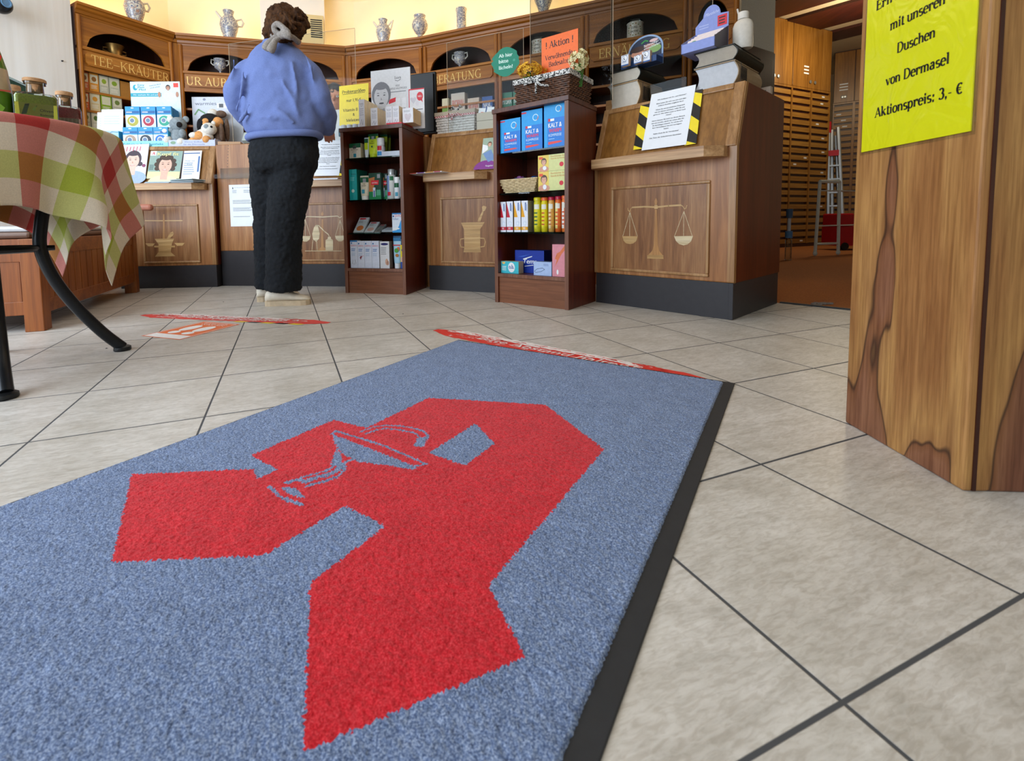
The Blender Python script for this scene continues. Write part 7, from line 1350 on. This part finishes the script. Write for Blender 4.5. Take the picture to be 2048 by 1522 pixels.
# round dome-camera device, no lamp, on the pale wall at the upper left
s_, z_ = wl.at(2, 8, -.08); o = thing('wall_device', 'dark round wall device with a blue glass ring at the upper left corner', 'wall device', wl.w(s_, -.08, z_), wl.rz); m_ = MB(); m_.ball((0, 0, 0), (.062, .055, .062), 'black_plastic', 20, 12); m_.build('housing', o, smooth=True); m_ = MB(); m_.lathe([(.03, 0), (.032, .006), (.026, .008), (.020, .004)], ink('5f86a8', .2), 20, M=Matrix.Translation((.0, -.052, 0)) @ Matrix.Rotation(PI / 2, 4, 'X')); m_.build('blue_ring', o); m_ = MB(); m_.tube([(0, .05, 0), (0, .08, 0)], .02, 'black_plastic', 10); m_.build('wall_mount', o)

# ================================================================== slatted bench box
BA = Vector((-1.891, 2.069)); BB = Vector((-2.344, 3.327)); BP = Plane(BA, BB); L = BP.len; Wd = .62
o = thing('storage_bench', 'orange-brown slatted wooden bench with cushions behind the table', 'bench', BP.w(0, 0), BP.rz); zt = .41
for x in (0, L - .07):
    for y in (0, Wd - .07): m_ = MB(); m_.box(x, x + .07, y, y + .07, 0, zt, 'wood_bench'); m_.build('post', o, bevel=.003)
for nm, (x0, x1, y0, y1) in (('long_panel', (.0702, L - .0702, .012, .03)), ('long_panel', (.0702, L - .0702, Wd - .03, Wd - .012))):
    m_ = MB(); n = 16; p = (x1 - x0) / n
    for k in range(n): m_.box(x0 + k * p + .003, x0 + (k + 1) * p - .003, y0, y1, .13, zt - .05, 'wood_bench')
    m_.box(x0, x1, y0 + .002, y1 + .004, .12, zt - .04, 'wood_dark'); m_.build(nm, o)
    m_ = MB(); e = -.004 if y0 < .1 else .012; m_.box(x0, x1, y0 + e, y0 + e + .022, .075, .135, 'wood_bench_rail'); m_.build('lower_rail', o, bevel=.002); m_ = MB(); m_.box(x0, x1, y0 + e, y0 + e + .022, zt - .075, zt, 'wood_bench_rail'); m_.build('upper_rail', o, bevel=.002)
for x in (.012, L - .03):
    m_ = MB(); n = 5; y0, y1 = .0702, Wd - .0702; p = (y1 - y0) / n
    for k in range(n): m_.box(x, x + .018, y0 + k * p + .006, y0 + (k + 1) * p - .006, .13, zt - .05, 'wood_bench')
    m_.build('end_panel', o); m_ = MB(); m_.box(x - .004, x + .022, y0, y1, .075, .135, 'wood_bench'); m_.build('lower_rail', o, bevel=.002); m_ = MB(); m_.box(x - .004, x + .022, y0, y1, zt - .10, zt - .03, 'wood_bench'); m_.build('upper_rail', o, bevel=.002)
m_ = MB(); m_.box(.03, L - .03, .03, Wd - .03, zt - .03, zt - .001, 'wood_bench'); m_.build('seat_board', o)
m_ = MB(); m_.tube([(L - .035, .035, zt), (L - .035, .035, .57)], .02, 'wood_bench', 8); m_.tube([(L - .035, Wd - .04, zt), (L - .035, Wd - .04, .57)], .02, 'wood_bench', 8); m_.build('arm_post', o); m_ = MB(); m_.box(L - .07, L, -.12, Wd + .02, .57, .615, ink('b5745f')); m_.build('armrest', o, bevel=.02, seg=3)['label'] = 'pinkish rounded armrest'
m_ = MB(); m_.box(.08, L - .1, .06, Wd - .06, 0, .03, ink('6f5648')); m_.box(.085, L - .105, .065, Wd - .065, .0302, .055, 'cushion'); tag(m_.build('seat_cushion', loc=BP.w(0, 0, zt + .0005), rz=BP.rz, bevel=.012), 'pale seat cushion with a brown underside on the wooden bench', 'cushion')
# little dark clicker mark on the tiles
for k, (x, y) in enumerate(((213, 697), (806, 628), (447, 604))):
    p = fl(x, y); m_ = MB(); m_.ball((0, 0, .0012), (.004, .003, .0012), 'rubber', 8, 4); tag(m_.build('dark_crumb', loc=p), ('dark crumb on the tiles left of the curved table foot', 'dark crumb on the tiles between mat and shelf unit', 'dark crumb on the tiles left of the customer')[k], 'crumb')
# ================================================================== people
def remesh(o, vox, smooth=4, disp=()):
    m = o.modifiers.new('Remesh', 'REMESH'); m.mode = 'VOXEL'; m.voxel_size = vox; m.use_smooth_shade = True
    if smooth: s = o.modifiers.new('Smooth', 'SMOOTH'); s.iterations = smooth; s.factor = .6
    for st, size, depth in disp:
        t = bpy.data.textures.new('folds', 'CLOUDS'); t.noise_scale = size; t.noise_depth = depth; d = o.modifiers.new('Displace', 'DISPLACE'); d.texture = t; d.strength = st; d.mid_level = .5; d.texture_coords = 'LOCAL'
    return o
def at3(px_, py, Y): r = ray(px_, py); t = Y / r.y; return Vector((r.x * t, Y, CAMH + r.z * t))
def loft(m_, rings, k, n=32, pw=2.4):
    vs = []
    for cx, cy, z, rx, ry in rings:
        for i in range(n):
            a = 2 * PI * i / n; c, s = math.cos(a), math.sin(a); vs.append((cx + rx * math.copysign(abs(c) ** (2 / pw), c), cy + ry * math.copysign(abs(s) ** (2 / pw), s), z))
    m_.add(vs, [(j * n + i, j * n + (i + 1) % n, (j + 1) * n + (i + 1) % n, (j + 1) * n + i) for j in range(len(rings) - 1) for i in range(n)] + [tuple(range(n))[::-1], tuple(range(len(vs) - n, len(vs)))], k)
def hand(m_, wr, dr, side, k, curl=.5):
    """palm and five bent fingers growing from the wrist along dr"""
    d = Vector(dr).normalized(); up = Vector((0, 0, 1)); sd = d.cross(up).normalized() * side; dn = -(sd.cross(d) * side).normalized()
    if dn.z > 0: dn = -dn
    c = Vector(wr); M_ = Matrix((sd, d, -dn)).transposed().to_4x4(); m_.ball(c + d * .05, (.040, .052, .016), k, 12, 8, M_); m_.tube([c - d * .03, c + d * .02], [.026, .028], k, 10)
    for i, (off, ln) in enumerate(((-.030, .072), (-.010, .082), (.010, .076), (.029, .058))):
        p = c + d * .088 + sd * off; a = p + d * ln * .42 + dn * ln * curl * .15; b = a + d * ln * .28 + dn * ln * curl * .35; e = b + d * ln * .14 + dn * ln * curl * .35; m_.tube([p - d * .02, p, a, b, e], [.009, .0088, .0082, .0075, .006], k, 8)
    q = c + d * .03 - sd * .036; m_.tube([q + sd * .01, q, q + d * .028 - sd * .018 + dn * .006, q + d * .052 - sd * .020 + dn * .014], [.012, .011, .0095, .007], k, 8)
def head(m_, c, k, fwd):
    """skull, jaw, nose, ears; fwd = horizontal facing direction"""
    f = Vector(fwd).normalized(); s = Vector((f.y, -f.x, 0)); M_ = Matrix((s, f, Vector((0, 0, 1)))).transposed().to_4x4(); c = Vector(c); L = lambda x, y, z: c + s * x + f * y + Vector((0, 0, z))
    m_.ball(L(0, -.008, .025), (.074, .092, .085), k, 20, 14, M_); m_.ball(L(0, .028, -.045), (.056, .058, .066), k, 18, 12, M_); m_.ball(L(0, .060, -.082), (.026, .022, .022), k, 12, 8, M_)
    m_.tube([L(0, .085, .012), L(0, .100, -.012), L(0, .110, -.030)], [.010, .012, .015], k, 10); m_.tube([L(-.022, .083, -.060), L(0, .091, -.061), L(.022, .083, -.060)], [.006, .009, .006], k, 8)
    for e in (-1, 1): m_.ball(L(e * .076, -.008, -.008), (.010, .018, .030), k, 12, 8, M_); m_.ball(L(e * .03, .078, .022), (.022, .012, .008), k, 10, 6, M_)
    return L
def eyes(o, L, k='3a2a20'):
    for e in (-1, 1): m_ = MB(); m_.ball(L(e * .031, .080, .003), (.012, .010, .009), ink('e9e6e0', .2), 12, 8); m_.ball(L(e * .031, .0885, .003), (.005, .003, .005), ink(k, .2), 10, 6); m_.build('eye', o, smooth=True)
# ---- customer seen from behind
PX, PY = -1.045, 2.70
o = thing('person', 'customer seen from behind in a periwinkle sweatshirt and black crinkled trousers', 'person', (0, 0, 0), 0)
face_d = Vector((.30, .95, 0)); hc = at3(574, 61, 2.71)
m_ = MB(); K = 'skin'; L = head(m_, hc, K, face_d)
m_.tube([hc + Vector((0, -.01, -.04)), (PX + .01, 2.70, 1.50), (PX, 2.70, 1.42)], [.055, .052, .07], K, 14)
loft(m_, [(PX, 2.71, .86, .17, .11), (PX, 2.71, .95, .15, .10), (PX, 2.71, 1.10, .13, .09), (PX, 2.71, 1.28, .150, .10), (PX, 2.71, 1.36, .125, .080), (PX, 2.71, 1.42, .06, .055)], K)
la = [(-1.180, 2.70, 1.335), (-1.285, 2.68, 1.15), (-1.215, 2.89, 1.05)]; ra = [(-.920, 2.70, 1.335), (-.825, 2.70, 1.13), (-.862, 2.92, 1.035)]
for ar, sd in ((la, -1), (ra, 1)):
    m_.tube(smooth_pts([ar[0], ar[1]], 5), [.040 - .001 * i for i in range(6)], K, 12); m_.tube(smooth_pts([ar[1], ar[2]], 5), [.038 - .0024 * i for i in range(6)], K, 12); hand(m_, ar[2], (-.12 * sd, 1, -.10), sd, K, .7)
rl = [(-.995, 2.70, .84), (-1.040, 2.665, .46), (-1.060, 2.675, .10)]; ll = [(-1.125, 2.72, .84), (-1.165, 2.79, .46), (-1.205, 2.83, .10)]
for lg, toe in ((rl, Vector((.97, .22, 0))), (ll, Vector((.90, .42, 0)))):
    m_.tube(smooth_pts([lg[0], lg[1]], 6), [.082 - .005 * i for i in range(7)], K, 14); m_.tube(smooth_pts([lg[1], lg[2]], 6), [.052, .054, .05, .046, .042, .039, .037], K, 14); a = Vector(lg[2]); m_.tube([a, a + Vector((0, 0, -.05)), a + Vector((0, 0, -.062)) + toe * .06, a + Vector((0, 0, -.066)) + toe * .10], [.034, .030, .024, .016], K, 12)
bd = m_.build('body', o, smooth=True); remesh(bd, .0065, 3)
eyes(o, L)
# sweatshirt
m_ = MB(); K = 'sweater'
loft(m_, [(PX + .012, 2.71, .955, .195, .140), (PX + .01, 2.71, .975, .208, .150), (PX + .008, 2.71, 1.02, .218, .158), (PX + .004, 2.71, 1.12, .208, .152), (PX, 2.71, 1.25, .198, .146), (PX, 2.705, 1.32, .190, .130), (PX, 2.70, 1.37, .168, .112), (PX, 2.70, 1.415, .126, .096), (PX, 2.70, 1.445, .088, .080), (PX, 2.70, 1.468, .066, .070)], K, 36, 2.3)
lp = smooth_pts([(-1.180, 2.70, 1.350), (-1.244, 2.69, 1.265), (-1.285, 2.68, 1.16), (-1.262, 2.78, 1.075), (-1.22, 2.875, 1.05)], 5); n_ = len(lp); m_.tube(lp, [(.056 + .010 * min(1, i / 5)) + .005 * math.sin(i / n_ * 6) - .022 * max(0, i / n_ - .75) * 4 for i in range(n_)], K, 18)
rp = smooth_pts([(-.925, 2.70, 1.350), (-.862, 2.70, 1.265), (-.822, 2.70, 1.14), (-.818, 2.78, 1.07), (-.855, 2.90, 1.03)], 5); n_ = len(rp); m_.tube(rp, [(.056 + .010 * min(1, i / 5)) + .004 * math.sin(i / n_ * 7) - .022 * max(0, i / n_ - .75) * 4 for i in range(n_)], K, 18)
for (a, b, r) in (((-1.18, 2.57, 1.30), (-1.24, 2.58, 1.06), .016), ((-.93, 2.58, 1.33), (-.91, 2.575, 1.10), .014), ((-.98, 2.555, 1.22), (-.90, 2.575, 1.04), .014), ((-1.15, 2.545, 1.10), (-1.22, 2.56, 1.00), .016), ((-1.02, 2.545, 1.07), (-.92, 2.555, .99), .015), ((-.87, 2.60, 1.38), (-.83, 2.62, 1.22), .014), ((-1.25, 2.61, 1.36), (-1.29, 2.61, 1.20), .013), ((-1.10, 2.545, 1.03), (-1.00, 2.545, 1.02), .013)):
    m_.tube([a, tuple((p + q) / 2 + (.010 if i == 0 else 0) for i, (p, q) in enumerate(zip(a, b))), b], [r * .3, r * .75, r * .35], K, 10)
sw = m_.build('sweatshirt', o, smooth=True); remesh(sw, .0095, 6, ((.018, .11, 1), (.007, .04, 1))); sw['label'] = 'periwinkle blue sweatshirt'
m_ = MB(); m_.tube([(PX + .068 * math.cos(i * PI / 14), 2.70 + .070 * math.sin(i * PI / 14), 1.462 + .012 * math.sin(i * PI / 14)) for i in range(28)], .014, K, 10, closed=True); m_.build('collar', sw, smooth=True)
for c, r, z in (((PX + .012, 2.71), (.190, .136), .95),):
    m_ = MB(); m_.tube([(c[0] + r[0] * math.copysign(abs(math.cos(i * PI / 24)) ** .8, math.cos(i * PI / 24)), c[1] + r[1] * math.copysign(abs(math.sin(i * PI / 24)) ** .8, math.sin(i * PI / 24)), z + .010 * math.cos(i * PI / 24 - .3)) for i in range(48)], .020, K, 10, closed=True); m_.build('hem_band', sw, smooth=True)
# trousers
m_ = MB(); K = 'trousers'
loft(m_, [(PX + .006, 2.715, .99, .17, .12), (PX + .006, 2.715, .93, .180, .135), (PX + .004, 2.71, .86, .188, .145), (PX + .002, 2.705, .80, .186, .145), (PX, 2.705, .76, .172, .13), (PX, 2.71, .73, .14, .09)], K, 36, 2.3)
rp = smooth_pts([(-.985, 2.70, .82), (-1.000, 2.69, .70), (-1.030, 2.665, .50), (-1.048, 2.66, .30), (-1.062, 2.665, .085)], 5); n_ = len(rp); m_.tube(rp, [.122 - .026 * min(1, i / n_ * 1.5) + .012 * max(0, i / n_ - .7) for i in range(n_)], K, 22)
lp = smooth_pts([(-1.120, 2.72, .82), (-1.142, 2.74, .70), (-1.168, 2.785, .50), (-1.188, 2.81, .30), (-1.203, 2.825, .085)], 5); n_ = len(lp); m_.tube(lp, [.116 - .028 * min(1, i / n_ * 1.5) + .010 * max(0, i / n_ - .7) for i in range(n_)], K, 22)
tr = m_.build('trousers', o, smooth=True); remesh(tr, .0085, 5, ((.014, .08, 1), (.012, .016, 1))); tr['label'] = 'black crinkled trousers'
def shoe(heel, dr, L_=.265):
    d = Vector((dr[0], dr[1], 0)).normalized(); s = Vector((-d.y, d.x, 0)); h = Vector((heel[0], heel[1], 0)); P = lambda a, b, z: h + d * a + s * b + Vector((0, 0, z))
    st = [(-.002, .020, .030, .070), (.008, .030, .016, .085), (.03, .037, .006, .098), (.08, .036, .004, .102), (.115, .038, .004, .090), (.155, .044, .004, .068), (.195, .045, .004, .056), (.222, .038, .006, .048), (.24, .020, .014, .036)]
    def ring(a, hw, z0, z1, n=16): return [P(a, hw * math.cos(2 * PI * i / n) * (1 if math.sin(2 * PI * i / n) < 0 else .55 + .45 * abs(math.cos(2 * PI * i / n))), z0 + (z1 - z0) * (.5 + .5 * math.sin(2 * PI * i / n))) for i in range(n)]
    def tubeof(rows, k, nm):
        m_ = MB(); n = 16; rr = [ring(*r_) for r_ in rows]; m_.add([p for r_ in rr for p in r_], [(j * n + i, (j + 1) * n + i, (j + 1) * n + (i + 1) % n, j * n + (i + 1) % n) for j in range(len(rows) - 1) for i in range(n)] + [tuple(range(n)), tuple(range((len(rows) - 1) * n, len(rows) * n))[::-1]], k); return m_.build(nm, o, smooth=True, angle=70)
    u_ = tubeof([(a, w_, .022, z1) for a, w_, z0, z1 in st], 'shoe', 'shoe'); m_ = MB(); pts = [P(a, w_ + .003, 0) for a, w_, _, _ in st] + [P(a, -w_ - .003, 0) for a, w_, _, _ in st[::-1]]
    m_.prism([(p.x, p.y) for p in pts], 0, .028, 'sole', 'z'); m_.build('shoe_sole', o, bevel=.006, seg=3)
shoe((-1.155, 2.648), (.98, .16)); shoe((-1.275, 2.80), (.90, .42))
# hair and scarf
C = lambda px_, py, Y: at3(px_ - 1, py + 5, Y)
m_ = MB(); K = 'hair_brown'; m_.ball(hc + Vector((-.004, -.012, .032)), (.100, .110, .102), K, 20, 14); m_.ball(C(566, 50, 2.64), (.088, .07, .085), K, 18, 12)
for px_, py, Y, r in ((541, 50, 2.66, .034), (538, 62, 2.66, .034), (541, 74, 2.68, .030), (536, 56, 2.70, .030), (546, 40, 2.66, .036), (604, 32, 2.68, .036), (609, 42, 2.68, .032), (600, 54, 2.66, .036), (592, 64, 2.65, .032), (606, 55, 2.72, .026), (580, 66, 2.63, .034), (566, 70, 2.63, .032), (552, 72, 2.64, .032), (596, 26, 2.66, .040)): m_.ball(C(px_, py, Y), r, K, 12, 8)
ha = m_.build('hair', o, smooth=True); remesh(ha, .007, 2, ((.030, .035, 2), (.012, .012, 1)))
m_ = MB()
for pts, r in (([(602, 46, 2.66), (609, 50, 2.66), (609, 57, 2.66), (603, 58, 2.66), (601, 53, 2.67)], .006), ([(538, 40, 2.68), (533, 48, 2.66), (537, 56, 2.65)], .010), ([(534, 60, 2.67), (532, 68, 2.66), (538, 76, 2.66)], .009), ([(595, 30, 2.62), (606, 33, 2.64), (612, 40, 2.68)], .010), ([(575, 28, 2.60), (588, 40, 2.585), (602, 44, 2.62)], .010), ([(560, 22, 2.61), (548, 34, 2.60), (541, 48, 2.63)], .010), ([(570, 20, 2.60), (578, 34, 2.58), (592, 54, 2.60)], .010)): m_.tube([C(*p) for p in smooth_pts(pts, 4)], r, K, 8)
m_.build('hair_curls', ha, smooth=True)
m_ = MB(); K = 'scarf'
for pts, r in (([(545, 66, 2.62), (557, 68, 2.59), (566, 68, 2.58), (578, 66, 2.585), (590, 72, 2.62), (598, 80, 2.67)], .015), ([(566, 68, 2.57), (552, 58, 2.565), (549, 48, 2.56), (556, 43, 2.555), (566, 50, 2.555), (574, 58, 2.56)], .015), ([(560, 44, 2.56), (570, 52, 2.545), (578, 60, 2.55), (568, 66, 2.555)], .013), ([(566, 60, 2.555), (574, 66, 2.55), (583, 68, 2.56)], .018)): m_.tube([C(*p) for p in smooth_pts(pts, 4)], r, K, 12)
m_.ball(C(564, 65, 2.56), (.024, .020, .020), K, 12, 8); sc_ = m_.build('scarf_knot', o, smooth=True); remesh(sc_, .0045, 1, ((.006, .03, 1),))
for pts in ([(556, 68, 2.57), (546, 74, 2.56), (538, 83, 2.55), (531, 95, 2.545)], [(560, 70, 2.56), (551, 77, 2.55), (546, 88, 2.54), (540, 99, 2.54)]): m_ = MB(); m_.tube([C(*p) for p in smooth_pts(pts, 4)], [.011, .012, .013, .014, .015, .016, .017, .019, .021, .021, .022, .021, .014][:len(smooth_pts(pts, 4))], K, 12); m_.build('scarf_tail', sc_, smooth=True)
# ---- pharmacist behind the counter
hx = at3(672, 196, 4.16); qx = hx.x; qz = hx.z - 1.595
o = thing('person', 'pharmacist with grey hair and a pale mask, half hidden behind the customer', 'person', (0, 0, 0), 0)
m_ = MB(); K = 'skin'; hc2 = Vector((qx, 4.16, 1.585 + qz)); L2 = head(m_, hc2, K, (.05, -1, 0)); m_.tube([hc2 + Vector((0, .01, -.04)), (qx, 4.17, 1.40)], [.055, .065], K, 12)
loft(m_, [(qx, 4.17, .86, .16, .11), (qx, 4.17, 1.05, .14, .10), (qx, 4.17, 1.25, .17, .11), (qx, 4.17, 1.37, .16, .09), (qx, 4.17, 1.42, .08, .06)], K)
for sd in (-1, 1):
    a = [(qx + sd * .18, 4.17, 1.36), (qx + sd * .235, 4.18, 1.10), (qx + sd * .20, 4.06, .92)]; m_.tube([a[0], a[1]], [.045, .038], K, 12); m_.tube([a[1], a[2]], [.038, .027], K, 12); hand(m_, a[2], (-.1 * sd, -.5, -.5), sd, K, .5)
    m_.tube([(qx + sd * .09, 4.17, .86), (qx + sd * .095, 4.17, .46), (qx + sd * .10, 4.17, .10)], [.082, .055, .037], K, 12); m_.tube([(qx + sd * .10, 4.17, .10), (qx + sd * .10, 4.16, .04), (qx + sd * .105, 4.05, .022)], [.036, .034, .020], K, 10)
remesh(m_.build('body', o, smooth=True), .0075, 3); eyes(o, L2)
m_ = MB(); m_.ball(L2(0, -.016, .045), (.082, .094, .080), 'hair_grey', 16, 10); m_.ball(L2(0, .035, .098), (.058, .038, .026), 'hair_grey', 12, 8); remesh(m_.build('hair', o, smooth=True), .007, 1, ((.02, .02, 1),))
m_ = MB(); m_.ball(L2(0, -.058, -.055), (.066, .055, .055), 'mask_blue', 16, 10); remesh(m_.build('face_mask', o, smooth=True), .007, 1)
m_ = MB(); loft(m_, [(qx, 4.17, .45, .22, .15), (qx, 4.17, .86, .20, .14), (qx, 4.17, 1.05, .175, .13), (qx, 4.17, 1.25, .20, .135), (qx, 4.17, 1.37, .19, .11), (qx, 4.17, 1.43, .09, .075)], 'coat_white')
for sd in (-1, 1): m_.tube(smooth_pts([(qx + sd * .17, 4.17, 1.37), (qx + sd * .238, 4.18, 1.10), (qx + sd * .205, 4.075, .95)], 5), .058, 'coat_white', 14)
remesh(m_.build('coat', o, smooth=True), .011, 4, ((.02, .1, 1),))
m_ = MB()
for sd in (-1, 1): m_.tube([(qx + sd * .09, 4.17, .80), (qx + sd * .10, 4.17, .06)], [.10, .07], ink('2b2f3a'), 14)
m_.build('trousers', o, smooth=True)
for sd in (-1, 1): m_ = MB(); m_.ball((qx + sd * .105, 4.11, .045), (.05, .135, .045), 'black_plastic', 14, 8); m_.build('shoe', o, smooth=True)
